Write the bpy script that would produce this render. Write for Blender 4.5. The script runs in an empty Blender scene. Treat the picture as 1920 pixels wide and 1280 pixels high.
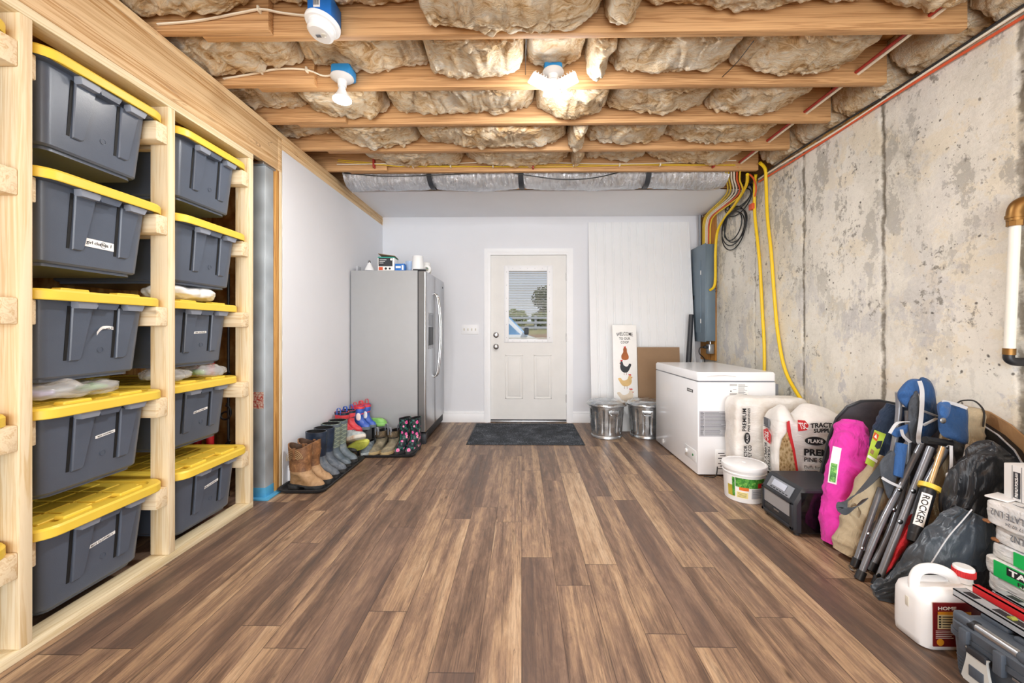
import bpy, bmesh, math, random
from mathutils import Vector, Matrix, noise as mnoise
import numpy as np

R = math.radians
S = bpy.context.scene
COL = S.collection
random.seed(7)

# ------------------------------------------------------------------ camera
cam_data = bpy.data.cameras.new('camera')
cam_data.sensor_width = 36.0
cam_data.lens = 747.0 / 1920.0 * 36.0
cam_data.shift_x = -6.5 / 1920.0
cam_data.shift_y = -21.0 / 1920.0
cam_data.clip_start = 0.02
cam = bpy.data.objects.new('camera', cam_data)
cam.location = (0, 0, 1.12)
cam.rotation_euler = (R(90), 0, 0.0154)
COL.objects.link(cam)
S.camera = cam

# ------------------------------------------------------------------ world, sun, added fill lights, exposure
world = bpy.data.worlds.new('sky')
S.world = world
world.use_nodes = True
_wn = world.node_tree.nodes
_wl = world.node_tree.links
_bg = _wn['Background']
_tc = _wn.new('ShaderNodeTexCoord')
_sep = _wn.new('ShaderNodeSeparateXYZ')
_rp = _wn.new('ShaderNodeValToRGB')
_wl.new(_tc.outputs['Generated'], _sep.inputs[0])
_wl.new(_sep.outputs['Z'], _rp.inputs[0])
_rp.color_ramp.elements[0].position = 0.0
_rp.color_ramp.elements[0].color = (0.86, 0.90, 0.97, 1)
_rp.color_ramp.elements[1].position = 0.6
_rp.color_ramp.elements[1].color = (0.50, 0.67, 0.95, 1)
_wl.new(_rp.outputs[0], _bg.inputs['Color'])
_bg.inputs['Strength'].default_value = 0.9

S.view_settings.view_transform = 'Standard'
S.view_settings.look = 'None'
S.view_settings.gamma = 1.0
S.view_settings.exposure = -0.08
S.view_settings.use_curve_mapping = False
S.cycles.max_bounces = 10
S.cycles.diffuse_bounces = 6
S.cycles.glossy_bounces = 4
S.cycles.transmission_bounces = 6
S.cycles.transparent_max_bounces = 12
S.cycles.caustics_reflective = False
S.cycles.caustics_refractive = False
S.cycles.sample_clamp_indirect = 6.0


def add_light(name, kind, loc, energy, color=(1, 1, 1), size=0.1, rot=(0, 0, 0), size_y=None, parent=None):
    d = bpy.data.lights.new(name, kind)
    d.energy = energy
    d.color = color
    if kind == 'AREA':
        d.size = size
        if size_y:
            d.shape = 'RECTANGLE'
            d.size_y = size_y
    elif kind == 'SUN':
        d.angle = size
    else:
        d.shadow_soft_size = size
    o = bpy.data.objects.new(name, d)
    o.location = loc
    o.rotation_euler = rot
    COL.objects.link(o)
    return o


# added fill light behind the camera, tilted up to brighten walls and ceiling
add_light('rear_fill_light', 'AREA', (0.2, -2.2, 1.1), 195, (0.96, 0.98, 1.0), 4.0, (R(106), 0, 0), 2.0)
# two more added fill lights, unseen, overhead behind the camera
add_light('overhead_fill_light', 'POINT', (-0.7, -1.1, 2.30), 34, (0.93, 0.965, 1.0), 0.16)
add_light('overhead_fill_light', 'POINT', (1.0, -1.3, 2.30), 34, (0.93, 0.965, 1.0), 0.16)
# sun over the yard
add_light('sun', 'SUN', (3, 8, 6), 2.6, (1.0, 0.95, 0.86), 0.02, (R(38), R(25), 0))


# ------------------------------------------------------------------ materials
def lin(h):
    if isinstance(h, str):
        h = h.lstrip('#')
        c = [int(h[i:i + 2], 16) / 255.0 for i in (0, 2, 4)]
    else:
        c = [x / 255.0 for x in h]
    return tuple((x / 12.92 if x <= 0.04045 else ((x + 0.055) / 1.055) ** 2.4) for x in c) + (1.0,)


class NT:
    """A small node-tree writer."""

    def __init__(self, name):
        self.m = bpy.data.materials.new(name)
        self.m.use_nodes = True
        self.t = self.m.node_tree
        self.b = self.t.nodes['Principled BSDF']
        self._obj = None

    def new(self, typ, **kw):
        n = self.t.nodes.new(typ)
        for k, v in kw.items():
            setattr(n, k, v)
        return n

    def put(self, sock, v):
        if v is None:
            return
        if hasattr(v, 'is_linked') or isinstance(v, bpy.types.NodeSocket):
            self.t.links.new(v, sock)
        else:
            if isinstance(v, (tuple, list)) and sock.type == 'RGBA' and len(v) == 3:
                v = tuple(v) + (1,)
            sock.default_value = v

    def math(self, op, a, b=None, c=None, clamp=False):
        n = self.new('ShaderNodeMath', operation=op, use_clamp=clamp)
        self.put(n.inputs[0], a)
        self.put(n.inputs[1], b)
        self.put(n.inputs[2], c)
        return n.outputs[0]

    def vmath(self, op, a, b=None):
        n = self.new('ShaderNodeVectorMath', operation=op)
        self.put(n.inputs[0], a)
        if b is not None:
            self.put(n.inputs[1], b)
        return n.outputs[0]

    def coord(self, rand=True):
        if self._obj is None:
            tc = self.new('ShaderNodeTexCoord')
            v = tc.outputs['Object']
            if rand:
                oi = self.new('ShaderNodeObjectInfo')
                k = self.math('MULTIPLY', oi.outputs['Random'], 23.0)
                cb = self.new('ShaderNodeCombineXYZ')
                self.put(cb.inputs[0], k)
                self.put(cb.inputs[1], self.math('MULTIPLY', k, 1.7))
                self.put(cb.inputs[2], self.math('MULTIPLY', k, 0.6))
                v = self.vmath('ADD', v, cb.outputs[0])
            self._obj = v
        return self._obj

    def scaled(self, s, v=None, rot=None):
        mp = self.new('ShaderNodeMapping')
        self.put(mp.inputs['Vector'], v if v is not None else self.coord())
        mp.inputs['Scale'].default_value = s if isinstance(s, tuple) else (s, s, s)
        if rot:
            mp.inputs['Rotation'].default_value = rot
        return mp.outputs[0]

    def noise(self, v, scale=5.0, detail=4.0, rough=0.55, dist=0.0):
        n = self.new('ShaderNodeTexNoise')
        self.put(n.inputs['Vector'], v)
        n.inputs['Scale'].default_value = scale
        n.inputs['Detail'].default_value = detail
        n.inputs['Roughness'].default_value = rough
        n.inputs['Distortion'].default_value = dist
        return n.outputs[0]

    def voronoi(self, v, scale=5.0, feature='F1', rnd=1.0):
        n = self.new('ShaderNodeTexVoronoi', feature=feature)
        self.put(n.inputs['Vector'], v)
        n.inputs['Scale'].default_value = scale
        n.inputs['Randomness'].default_value = rnd
        return n.outputs[0]

    def ramp(self, fac, stops):
        n = self.new('ShaderNodeValToRGB')
        self.put(n.inputs[0], fac)
        el = n.color_ramp.elements
        while len(el) > 1:
            el.remove(el[0])
        el[0].position = stops[0][0]
        el[0].color = stops[0][1]
        for p, c in stops[1:]:
            e = el.new(p)
            e.color = c
        return n.outputs[0]

    def mix(self, fac, a, b, mode='MIX'):
        n = self.new('ShaderNodeMix', data_type='RGBA', blend_type=mode)
        self.put(n.inputs[0], fac)
        self.put(n.inputs[6], a)
        self.put(n.inputs[7], b)
        return n.outputs[2]

    def maprange(self, v, a, b, c=0.0, d=1.0):
        n = self.new('ShaderNodeMapRange')
        n.clamp = True
        self.put(n.inputs[0], v)
        for i, x in enumerate((a, b, c, d)):
            n.inputs[i + 1].default_value = x
        return n.outputs[0]

    def bump(self, h, strength=0.3, dist=0.01):
        n = self.new('ShaderNodeBump')
        self.put(n.inputs['Height'], h)
        n.inputs['Strength'].default_value = strength
        n.inputs['Distance'].default_value = dist
        self.t.links.new(n.outputs[0], self.b.inputs['Normal'])

    def out(self, color=None, rough=0.5, metal=0.0, **kw):
        self.put(self.b.inputs['Base Color'], color)
        self.put(self.b.inputs['Roughness'], rough)
        self.put(self.b.inputs['Metallic'], metal)
        for k, v in kw.items():
            self.put(self.b.inputs[k.replace('_', ' ')], v)
        return self.m


def shade(c, k):
    return tuple(min(1.0, x * k) for x in c[:3]) + (1.0,)


M = {}


def plain(name, hexc, rough=0.5, metal=0.0, var=0.10, scale=9.0, bump=0.0, bscale=60.0, **kw):
    n = NT(name)
    c = lin(hexc)
    f = n.noise(n.coord(), scale, 4, 0.6)
    col = n.ramp(f, [(0.3, shade(c, 1 - var)), (0.7, shade(c, 1 + var))])
    if bump:
        n.bump(n.noise(n.coord(), bscale, 3, 0.6), bump, 0.004)
    M[name] = n.out(col, rough, metal, **kw)
    return M[name]


def wood(name, light, dark, axis='X', rings=26.0, along=0.9, rough=0.65, knots=True, contrast=1.0):
    n = NT(name)
    a, b = lin(light), lin(dark)
    sc = [rings, rings, rings]
    sc['XYZ'.index(axis)] = along
    v = n.scaled(tuple(sc))
    g = n.noise(v, 1.0, 5, 0.6, 0.6)
    sc2 = [rings * 8] * 3
    sc2['XYZ'.index(axis)] = along * 3
    fine = n.noise(n.scaled(tuple(sc2)), 1.0, 3, 0.6)
    sc3 = [3.0] * 3
    sc3['XYZ'.index(axis)] = 0.7
    broad = n.noise(n.scaled(tuple(sc3)), 1.0, 2, 0.5)
    s = n.math('SINE', n.math('MULTIPLY', g, 34.0 * contrast))
    f = n.math('ADD', n.math('MULTIPLY', s, 0.13), n.math('MULTIPLY', g, 0.50))
    f = n.math('ADD', f, n.math('MULTIPLY', fine, 0.40))
    f = n.math('ADD', f, n.math('MULTIPLY', broad, 0.25))
    mid = tuple(0.5 * (a[i] + b[i]) for i in range(3)) + (1,)
    col = n.ramp(f, [(0.25, a), (0.55, tuple(0.75 * a[i] + 0.25 * b[i] for i in range(3)) + (1,)), (0.85, b)])
    if knots:
        sk = [7.0] * 3
        sk['XYZ'.index(axis)] = 1.6
        kn = n.voronoi(n.scaled(tuple(sk)), 1.0)
        kf = n.maprange(kn, 0.03, 0.10, 1.0, 0.0)
        col = n.mix(n.math('MULTIPLY', kf, 0.75), col, shade(b, 0.45))
    n.bump(f, 0.12, 0.004)
    M[name] = n.out(col, rough)
    return M[name]


wood('pine_x', '#efdfbf', '#cfae7c', 'X')
wood('pine_y', '#f0d6a4', '#c99c5c', 'Y')
wood('pine_z', '#f0e1c2', '#d6b884', 'Z')
wood('pine_pale_y', '#efe3c3', '#d3bf92', 'Y')
wood('header_y', '#ecd0a4', '#b98a52', 'Y', 18.0, 0.45, contrast=1.3)
wood('joist_x', '#d3a673', '#8f6136', 'X', 30.0, 0.55, knots=False, contrast=1.5)
wood('stud_z', '#d8a760', '#9c6427', 'Z')
wood('plywood_z', '#d69b4c', '#94571c', 'Z', 20, 1.2)


def header_streaks():
    m = M['header_y']
    n = NT.__new__(NT)
    n.m, n.t, n._obj = m, m.node_tree, None
    n.b = n.t.nodes['Principled BSDF']
    old = n.b.inputs['Base Color'].links[0].from_socket
    v = n.coord()
    wv = n.noise(n.scaled((5, 0.8, 9), v), 1.0, 4, 0.6, 1.4)
    d = n.math('ABSOLUTE', n.math('SUBTRACT', wv, 0.56))
    st = n.math('MULTIPLY', n.maprange(d, 0.0, 0.012, 1.0, 0.0), n.maprange(n.noise(n.scaled((2, 1.3, 3), v), 1.0, 3), 0.48, 0.60))
    n.put(n.b.inputs['Base Color'], n.mix(n.math('MULTIPLY', st, 0.8), old, lin('#7a4a26')))


header_streaks()


def grain_end():
    n = NT('end_grain')
    v = n.scaled((1, 1, 1))
    w = n.new('ShaderNodeTexWave', wave_type='RINGS', rings_direction='X')
    n.put(w.inputs['Vector'], n.vmath('ADD', v, (0.0, 0.11, 0.03)))
    w.inputs['Scale'].default_value = 42.0
    w.inputs['Distortion'].default_value = 1.5
    c = n.ramp(w.outputs[1], [(0.0, lin('#f1e4cb')), (1.0, lin('#d8c3a0'))])
    M['end_grain'] = n.out(c, 0.8)


grain_end()


def osb():
    n = NT('osb_board')
    v = n.coord()
    a = n.voronoi(n.scaled((14, 30, 8)), 1.0)
    b = n.noise(v, 30, 4)
    c = n.ramp(n.math('ADD', n.math('MULTIPLY', a, 0.6), n.math('MULTIPLY', b, 0.4)),
               [(0.2, lin('#d9b274')), (0.5, lin('#b98848')), (0.85, lin('#7d5428'))])
    M['osb'] = n.out(c, 0.8)


osb()


def floor_mat():
    n = NT('plank_floor')
    tc = n.coord(False)
    sp = n.new('ShaderNodeSeparateXYZ')
    n.put(sp.inputs[0], tc)
    x, y = sp.outputs[0], sp.outputs[1]
    W, L = 0.152, 1.22
    xr = n.math('DIVIDE', x, W)
    row = n.math('FLOOR', xr)
    wn = n.new('ShaderNodeTexWhiteNoise', noise_dimensions='1D')
    n.put(wn.inputs['W'], n.math('ADD', row, 11.3))
    yy = n.math('DIVIDE', n.math('ADD', y, n.math('MULTIPLY', wn.outputs[0], L * 3)), L)
    idx = n.math('FLOOR', yy)
    cb = n.new('ShaderNodeCombineXYZ')
    n.put(cb.inputs[0], row)
    n.put(cb.inputs[1], idx)
    w2 = n.new('ShaderNodeTexWhiteNoise', noise_dimensions='2D')
    n.put(w2.inputs['Vector'], cb.outputs[0])
    r = w2.outputs[0]
    off = n.vmath('MULTIPLY', w2.outputs[1], (17.0, 31.0, 9.0))
    base = n.vmath('ADD', tc, off)
    # each plank is printed as a few narrower strips with wavering edges
    wv = n.math('MULTIPLY', n.math('SUBTRACT', n.noise(n.scaled((7.0, 1.3, 1.0), base), 1.0, 3, 0.6), 0.5), 0.055)
    srow = n.math('FLOOR', n.math('DIVIDE', n.math('ADD', x, wv), 0.0507))
    cs = n.new('ShaderNodeCombineXYZ')
    n.put(cs.inputs[0], srow)
    n.put(cs.inputs[1], n.math('ADD', idx, n.math('MULTIPLY', row, 7.0)))
    w3 = n.new('ShaderNodeTexWhiteNoise', noise_dimensions='2D')
    n.put(w3.inputs['Vector'], cs.outputs[0])
    broad = n.noise(n.scaled((13.0, 0.9, 1.0), base), 1.0, 3, 0.55, 0.6)
    grain = n.noise(n.scaled((48.0, 2.6, 1.0), base), 1.0, 6, 0.65, 0.8)
    fine = n.noise(n.scaled((190.0, 8.0, 1.0), base), 1.0, 4, 0.7)
    blot = n.noise(n.scaled((26.0, 6.0, 1.0), base), 1.0, 7, 0.75, 0.6)
    f = n.math('ADD', n.math('MULTIPLY', r, 0.24), n.math('MULTIPLY', broad, 0.66))
    f = n.math('ADD', f, n.math('MULTIPLY', n.math('SUBTRACT', w3.outputs[0], 0.14), 0.22))
    f = n.math('ADD', f, n.math('MULTIPLY', n.math('SUBTRACT', grain, 0.5), 0.45))
    f = n.math('ADD', f, n.math('MULTIPLY', n.math('SUBTRACT', blot, 0.5), 0.60))
    col = n.ramp(f, [(0.28, lin('#54463d')), (0.42, lin('#705949')), (0.54, lin('#8d735f')),
                     (0.67, lin('#af9172')), (0.84, lin('#c6ab8c'))])
    # dark streaks and knots
    st = n.maprange(grain, 0.56, 0.74, 0.0, 0.75)
    col = n.mix(st, col, lin('#4a3730'))
    fs = n.maprange(fine, 0.45, 0.75, 0.0, 0.6)
    col = n.mix(fs, col, lin('#59443a'))
    ln = n.noise(n.scaled((150.0, 3.2, 1.0), base), 1.0, 3, 0.6, 1.6)
    lm = n.math('MULTIPLY', n.maprange(ln, 0.50, 0.60, 0.0, 0.55), n.maprange(broad, 0.62, 0.40, 0.15, 1.0))
    col = n.mix(lm, col, lin('#43372f'))
    dk = n.noise(n.scaled((40.0, 7.0, 1.0), n.vmath('ADD', base, (5.0, 2.0, 0.0))), 1.0, 5, 0.75, 1.0)
    col = n.mix(n.maprange(dk, 0.62, 0.70, 0.0, 0.6), col, lin('#4a3c35'))
    kn = n.voronoi(n.scaled((6.0, 2.2, 1.0), base), 1.0)
    col = n.mix(n.maprange(kn, 0.02, 0.09, 0.8, 0.0), col, lin('#3d2c24'))
    # grey bloom on some planks
    col = n.mix(n.maprange(w2.outputs[0], 0.0, 0.35, 0.35, 0.0), col, lin('#6e5a52'))
    # seams
    fx = n.math('FRACT', xr)
    ex = n.math('MINIMUM', fx, n.math('SUBTRACT', 1.0, fx))
    fy = n.math('FRACT', yy)
    ey = n.math('MINIMUM', fy, n.math('SUBTRACT', 1.0, fy))
    sx = n.maprange(ex, 0.003, 0.014, 0.7, 0.0)
    sy = n.maprange(ey, 0.0006, 0.0022, 0.7, 0.0)
    seam = n.math('MAXIMUM', sx, sy)
    col = n.mix(seam, col, lin('#2f221c'))
    n.bump(n.math('SUBTRACT', n.math('MULTIPLY', grain, 0.4), seam), 0.18, 0.004)
    rough = n.maprange(grain, 0.2, 0.8, 0.34, 0.52)
    M['floor'] = n.out(col, rough, Specular_IOR_Level=0.4)


floor_mat()


def concrete_mat():
    n = NT('old_concrete')
    v = n.coord(False)
    sz = n.new('ShaderNodeSeparateXYZ')
    n.put(sz.inputs[0], v)
    low = n.maprange(sz.outputs[2], 0.7, 1.7, 1.0, 0.25)
    high = n.maprange(sz.outputs[2], 0.9, 1.9, 0.0, 1.0)
    big = n.noise(v, 1.6, 7, 0.66, 0.2)
    streak = n.noise(n.scaled((1, 3.4, 1.2), v), 1.3, 8, 0.70, 0.25)
    fine = n.noise(v, 26, 10, 0.76, 0.3)
    grit = n.noise(v, 95, 6, 0.75)
    f0 = n.math('ADD', n.math('MULTIPLY', big, 0.55), n.math('MULTIPLY', fine, 0.30))
    f0 = n.math('ADD', f0, n.math('MULTIPLY', grit, 0.15))
    col = n.ramp(f0, [(0.36, lin('#b3afa4')), (0.45, lin('#dad7cc')), (0.54, lin('#e9e6dc')), (0.68, lin('#f1eee2'))])
    # cream laitance patches
    cr = n.maprange(n.noise(n.vmath('ADD', v, (3.1, 0.7, 5.2)), 2.6, 9, 0.72, 0.2), 0.525, 0.555)
    col = n.mix(n.math('MULTIPLY', cr, 0.40), col, lin('#e6d9bb'))
    # grey scraped patches, ragged edges, mostly higher up
    gr = n.maprange(n.math('ADD', n.math('MULTIPLY', streak, 0.62), n.math('MULTIPLY', fine, 0.38)), 0.522, 0.545)
    gr = n.math('MULTIPLY', gr, n.math('ADD', 0.35, n.math('MULTIPLY', high, 0.65)))
    col = n.mix(n.math('MULTIPLY', gr, 0.58), col, lin('#96938a'))
    # bluish stains, mostly lower down
    bl = n.maprange(n.noise(n.scaled((1, 1.6, 1), n.vmath('ADD', v, (9.0, 4.2, 1.3))), 2.2, 9, 0.72, 0.2), 0.53, 0.56)
    col = n.mix(n.math('MULTIPLY', n.math('MULTIPLY', bl, low), 0.55), col, lin('#aeb0ba'))
    # dark scabs
    sc = n.maprange(n.math('ADD', n.math('MULTIPLY', n.noise(n.scaled((1, 2.0, 1.5), n.vmath('ADD', v, (1.0, 7.7, 2.2))), 2.0, 6, 0.7), 0.55), n.math('MULTIPLY', fine, 0.45)), 0.57, 0.60)
    col = n.mix(n.math('MULTIPLY', sc, 0.75), col, lin('#77736a'))
    # air holes
    pit = n.voronoi(n.vmath('ADD', v, n.vmath('MULTIPLY', n.new_noise_vec(v, 7.0), (0.05, 0.05, 0.05))), 13.0)
    pm = n.maprange(pit, 0.05, 0.11, 1.0, 0.0)
    clus = n.maprange(n.noise(v, 3.3, 3, 0.6), 0.40, 0.52)
    pm = n.math('MULTIPLY', pm, clus)
    pit2 = n.maprange(n.voronoi(v, 34.0), 0.06, 0.14, 1.0, 0.0)
    pm2 = n.math('MULTIPLY', pit2, n.maprange(n.noise(v, 2.2, 4, 0.6), 0.5, 0.62))
    pits = n.math('MAXIMUM', pm, n.math('MULTIPLY', pm2, 0.8))
    col = n.mix(n.math('MULTIPLY', pits, 0.88), col, lin('#55504a'))
    # dirty form seams
    sp = n.new('ShaderNodeSeparateXYZ')
    n.put(sp.inputs[0], v)
    wob = n.math('MULTIPLY', n.math('SUBTRACT', n.noise(v, 9.0, 4, 0.7), 0.5), 0.05)
    yy = n.math('ADD', sp.outputs[1], wob)
    seams = None
    for ys, ww in SEAMS:
        d = n.math('ABSOLUTE', n.math('SUBTRACT', yy, ys))
        m = n.maprange(d, ww * 0.35, ww, 1.0, 0.0)
        seams = m if seams is None else n.math('MAXIMUM', seams, m)
    brk = n.maprange(n.noise(n.scaled((1, 2, 3.0), v), 3.0, 4, 0.65), 0.34, 0.52, 0.25, 1.0)
    seams = n.math('MULTIPLY', seams, brk)
    col = n.mix(n.math('MULTIPLY', seams, 0.85), col, lin('#6a6253'))
    h = n.math('SUBTRACT', n.math('ADD', n.math('MULTIPLY', fine, 0.6), n.math('MULTIPLY', grit, 0.25)), n.math('MULTIPLY', pits, 0.7))
    h = n.math('ADD', h, n.math('MULTIPLY', gr, -0.25))
    n.bump(h, 0.55, 0.012)
    M['concrete'] = n.out(col, 0.92)


def _new_noise_vec(self, v, scale):
    nn = self.new('ShaderNodeTexNoise')
    self.put(nn.inputs['Vector'], v)
    nn.inputs['Scale'].default_value = scale
    return nn.outputs[1]


NT.new_noise_vec = _new_noise_vec
SEAMS = [(3.735, 0.007), (3.10, 0.016), (2.425, 0.018), (1.765, 0.018), (1.12, 0.018), (0.5, 0.018), (-0.12, 0.018)]
concrete_mat()


def insulation_mat():
    n = NT('fibreglass_wool')
    v = n.coord()
    warp = n.vmath('ADD', v, n.vmath('MULTIPLY', n.new_noise_vec(v, 5.0), (0.16, 0.16, 0.16)))
    a = n.noise(n.scaled((8, 24, 22), warp), 1.0, 9, 0.72, 1.4)
    b = n.noise(warp, 4.5, 4, 0.55, 0.8)
    fib = n.noise(n.scaled((14, 75, 60), warp), 1.0, 6, 0.7, 2.0)
    f = n.math('ADD', n.math('MULTIPLY', a, 0.6), n.math('MULTIPLY', b, 0.4))
    col = n.ramp(f, [(0.35, lin('#a06c36')), (0.43, lin('#e2b983')), (0.50, lin('#fae0b9')), (0.60, lin('#fff2dc')), (0.8, lin('#fff8ec'))])
    col = n.mix(n.maprange(fib, 0.52, 0.72, 0.0, 0.35), col, lin('#a87d4e'))
    n.bump(n.math('ADD', n.math('MULTIPLY', a, 0.7), n.math('MULTIPLY', fib, 0.6)), 1.0, 0.03)
    M['wool'] = n.out(col, 1.0, Specular_IOR_Level=0.05, Sheen_Weight=0.15)


insulation_mat()

plain('drywall', '#e5e7ec', 0.75, var=0.015, scale=2.5, bump=0.05, bscale=160)
plain('ceiling_paint', '#e9ebef', 0.8, var=0.015, scale=2.5)
plain('trim_white', '#f1f2f4', 0.45, var=0.015)
plain('door_white', '#e4e3e0', 0.5, var=0.03, scale=5)
plain('rubber', '#26282b', 0.6, var=0.2, bump=0.1)
plain('black_plastic', '#1d1f23', 0.42, var=0.15)
plain('charcoal', '#2c2f35', 0.45, var=0.15)
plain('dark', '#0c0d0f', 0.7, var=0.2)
plain('tote_grey', '#545d6c', 0.30, var=0.06, scale=6, bump=0.08, bscale=240)
plain('tote_clip', '#8c93a0', 0.4, var=0.05)
plain('tote_yellow', '#ebca4a', 0.42, var=0.05, scale=6)
plain('white_plastic', '#eef0f1', 0.35, var=0.02)
plain('appliance_white', '#eff1f4', 0.22, var=0.012)
plain('tape_white', '#f4f4f2', 0.5, var=0.02)
plain('ink', '#1b1b1d', 0.6, var=0.05)
plain('ink_grey', '#6d7076', 0.6, var=0.05)
plain('paper_grey', '#b6b8be', 0.6, var=0.03)
plain('red', '#c9262b', 0.5, var=0.08)
plain('blue_box', '#1f72c8', 0.45, var=0.06)
plain('blue_box_light', '#2f93d8', 0.45, var=0.06)
plain('steel', '#b9bcc0', 0.30, 1.0, var=0.06)
plain('chrome', '#d6d8da', 0.16, 1.0, var=0.03)
plain('brushed', '#c4c6c9', 0.30, 1.0, var=0.04)
plain('nickel', '#a7a7a8', 0.25, 1.0, var=0.05)
plain('brass', '#96703f', 0.45, 0.85, var=0.2)
plain('fridge_side', '#a4a6a8', 0.5, 0.0, var=0.02, bump=0.12, bscale=420)
plain('fridge_dark', '#6d6c6b', 0.4, 0.3, var=0.05)
plain('cardboard', '#977b5f', 0.85, var=0.05)
plain('cable_white', '#ece3cf', 0.5, var=0.04)
plain('cable_yellow', '#e3c12f', 0.45, var=0.05)
plain('gas_yellow', '#efc91f', 0.4, var=0.05)
plain('cable_orange', '#d4572c', 0.5, var=0.08)
plain('cable_black', '#17181a', 0.45, var=0.1)
plain('cable_red', '#a8332b', 0.5, var=0.1)
plain('panel_grey', '#71828f', 0.42, 0.2, var=0.04)
plain('beige_plastic', '#d8d5c8', 0.45, var=0.04)
plain('pvc', '#eceae0', 0.35, var=0.03)
plain('plastic_grey', '#8b9098', 0.4, var=0.05)
plain('clay', '#8a5a34', 0.7, var=0.1)


def metal_galv(name, hexc, rough, scale=7.0):
    n = NT(name)
    c = lin(hexc)
    v = n.voronoi(n.scaled((scale * 2, scale * 2, scale * 2)), 1.0, 'F1')
    f = n.math('ADD', n.math('MULTIPLY', v, 0.6), n.math('MULTIPLY', n.noise(n.coord(), scale, 5), 0.5))
    col = n.ramp(f, [(0.2, shade(c, 0.75)), (0.8, shade(c, 1.15))])
    M[name] = n.out(col, n.maprange(f, 0.2, 0.8, rough - 0.08, rough + 0.12), 0.9)


metal_galv('galv', '#c0c4c7', 0.22)
metal_galv('post_steel', '#b9c2c8', 0.5, 4.0)
M['post_steel'].node_tree.nodes['Principled BSDF'].inputs['Metallic'].default_value = 0.45
plain('level_alu', '#b4babf', 0.4, 0.35, var=0.06)


def emit(name, color, strength):
    n = NT(name)
    n.out((1, 1, 1, 1), 0.4)
    n.put(n.b.inputs['Emission Color'], color)
    n.b.inputs['Emission Strength'].default_value = strength
    M[name] = n.m


emit('lamp_cool', (0.93, 0.97, 1.0, 1), 7.0)
emit('lamp_warm', (1.0, 0.96, 0.88, 1), 5.0)


def glass(name, color=(1, 1, 1, 1), rough=0.0, alpha=0.12):
    n = NT(name)
    n.out(color, rough)
    n.b.inputs['Alpha'].default_value = alpha
    M[name] = n.m


glass('window_glass', (0.05, 0.06, 0.07, 1), 0.02, 0.07)
glass('clear_bag', (0.93, 0.95, 0.97, 1), 0.10, 0.30)


def fabric(name, hexc, scale=350.0, rough=0.85, var=0.12, fold=0.35, fscale=9.0):
    n = NT(name)
    c = lin(hexc)
    wv = n.noise(n.coord(), scale, 2, 0.5)
    f = n.noise(n.coord(), 6, 5, 0.6)
    col = n.ramp(f, [(0.25, shade(c, 1 - var)), (0.75, shade(c, 1 + var))])
    fo = n.noise(n.scaled((1, 1, 0.5)), fscale, 5, 0.6, 1.2)
    n.bump(n.math('ADD', fo, n.math('MULTIPLY', wv, 0.03)), min(1.0, fold * 1.5), 0.05)
    M[name] = n.out(col, rough, Sheen_Weight=0.1)


fabric('pink', '#e238ae', fold=0.45)
fabric('khaki', '#b5a588', fold=0.4)
fabric('navy', '#24364f', fold=0.45)
fabric('blue_cloth', '#2e5c97', fold=0.4)
fabric('grey_cloth', '#4a515a', fold=0.45)
fabric('black_cloth', '#20242a', rough=0.36, fold=0.22, fscale=5.0, var=0.05)
fabric('slate_cloth', '#3d464f', rough=0.34, fold=0.22, fscale=5.0, var=0.05)
fabric('red_cloth', '#c7242f', fold=0.4)
fabric('webbing', '#454b52', 500, fold=0.1)
fabric('piping', '#c3c6ca', 500, fold=0.1)


def mat_carpet():
    n = NT('mat_pile')
    a = n.noise(n.coord(), 75, 4, 0.8)
    b = n.noise(n.coord(), 9, 4, 0.6)
    col = n.ramp(n.math('ADD', n.math('MULTIPLY', a, 0.7), n.math('MULTIPLY', b, 0.3)),
                 [(0.40, lin('#171b21')), (0.52, lin('#343a42')), (0.62, lin('#7b828b'))])
    n.bump(a, 0.8, 0.006)
    M['mat_pile'] = n.out(col, 0.95)


mat_carpet()


# ------------------------------------------------------------------ mesh helpers
def chain_matrix(o):
    m = Matrix.Identity(4)
    while o is not None:
        m = o.matrix_basis @ m
        o = o.parent
    return m


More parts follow.
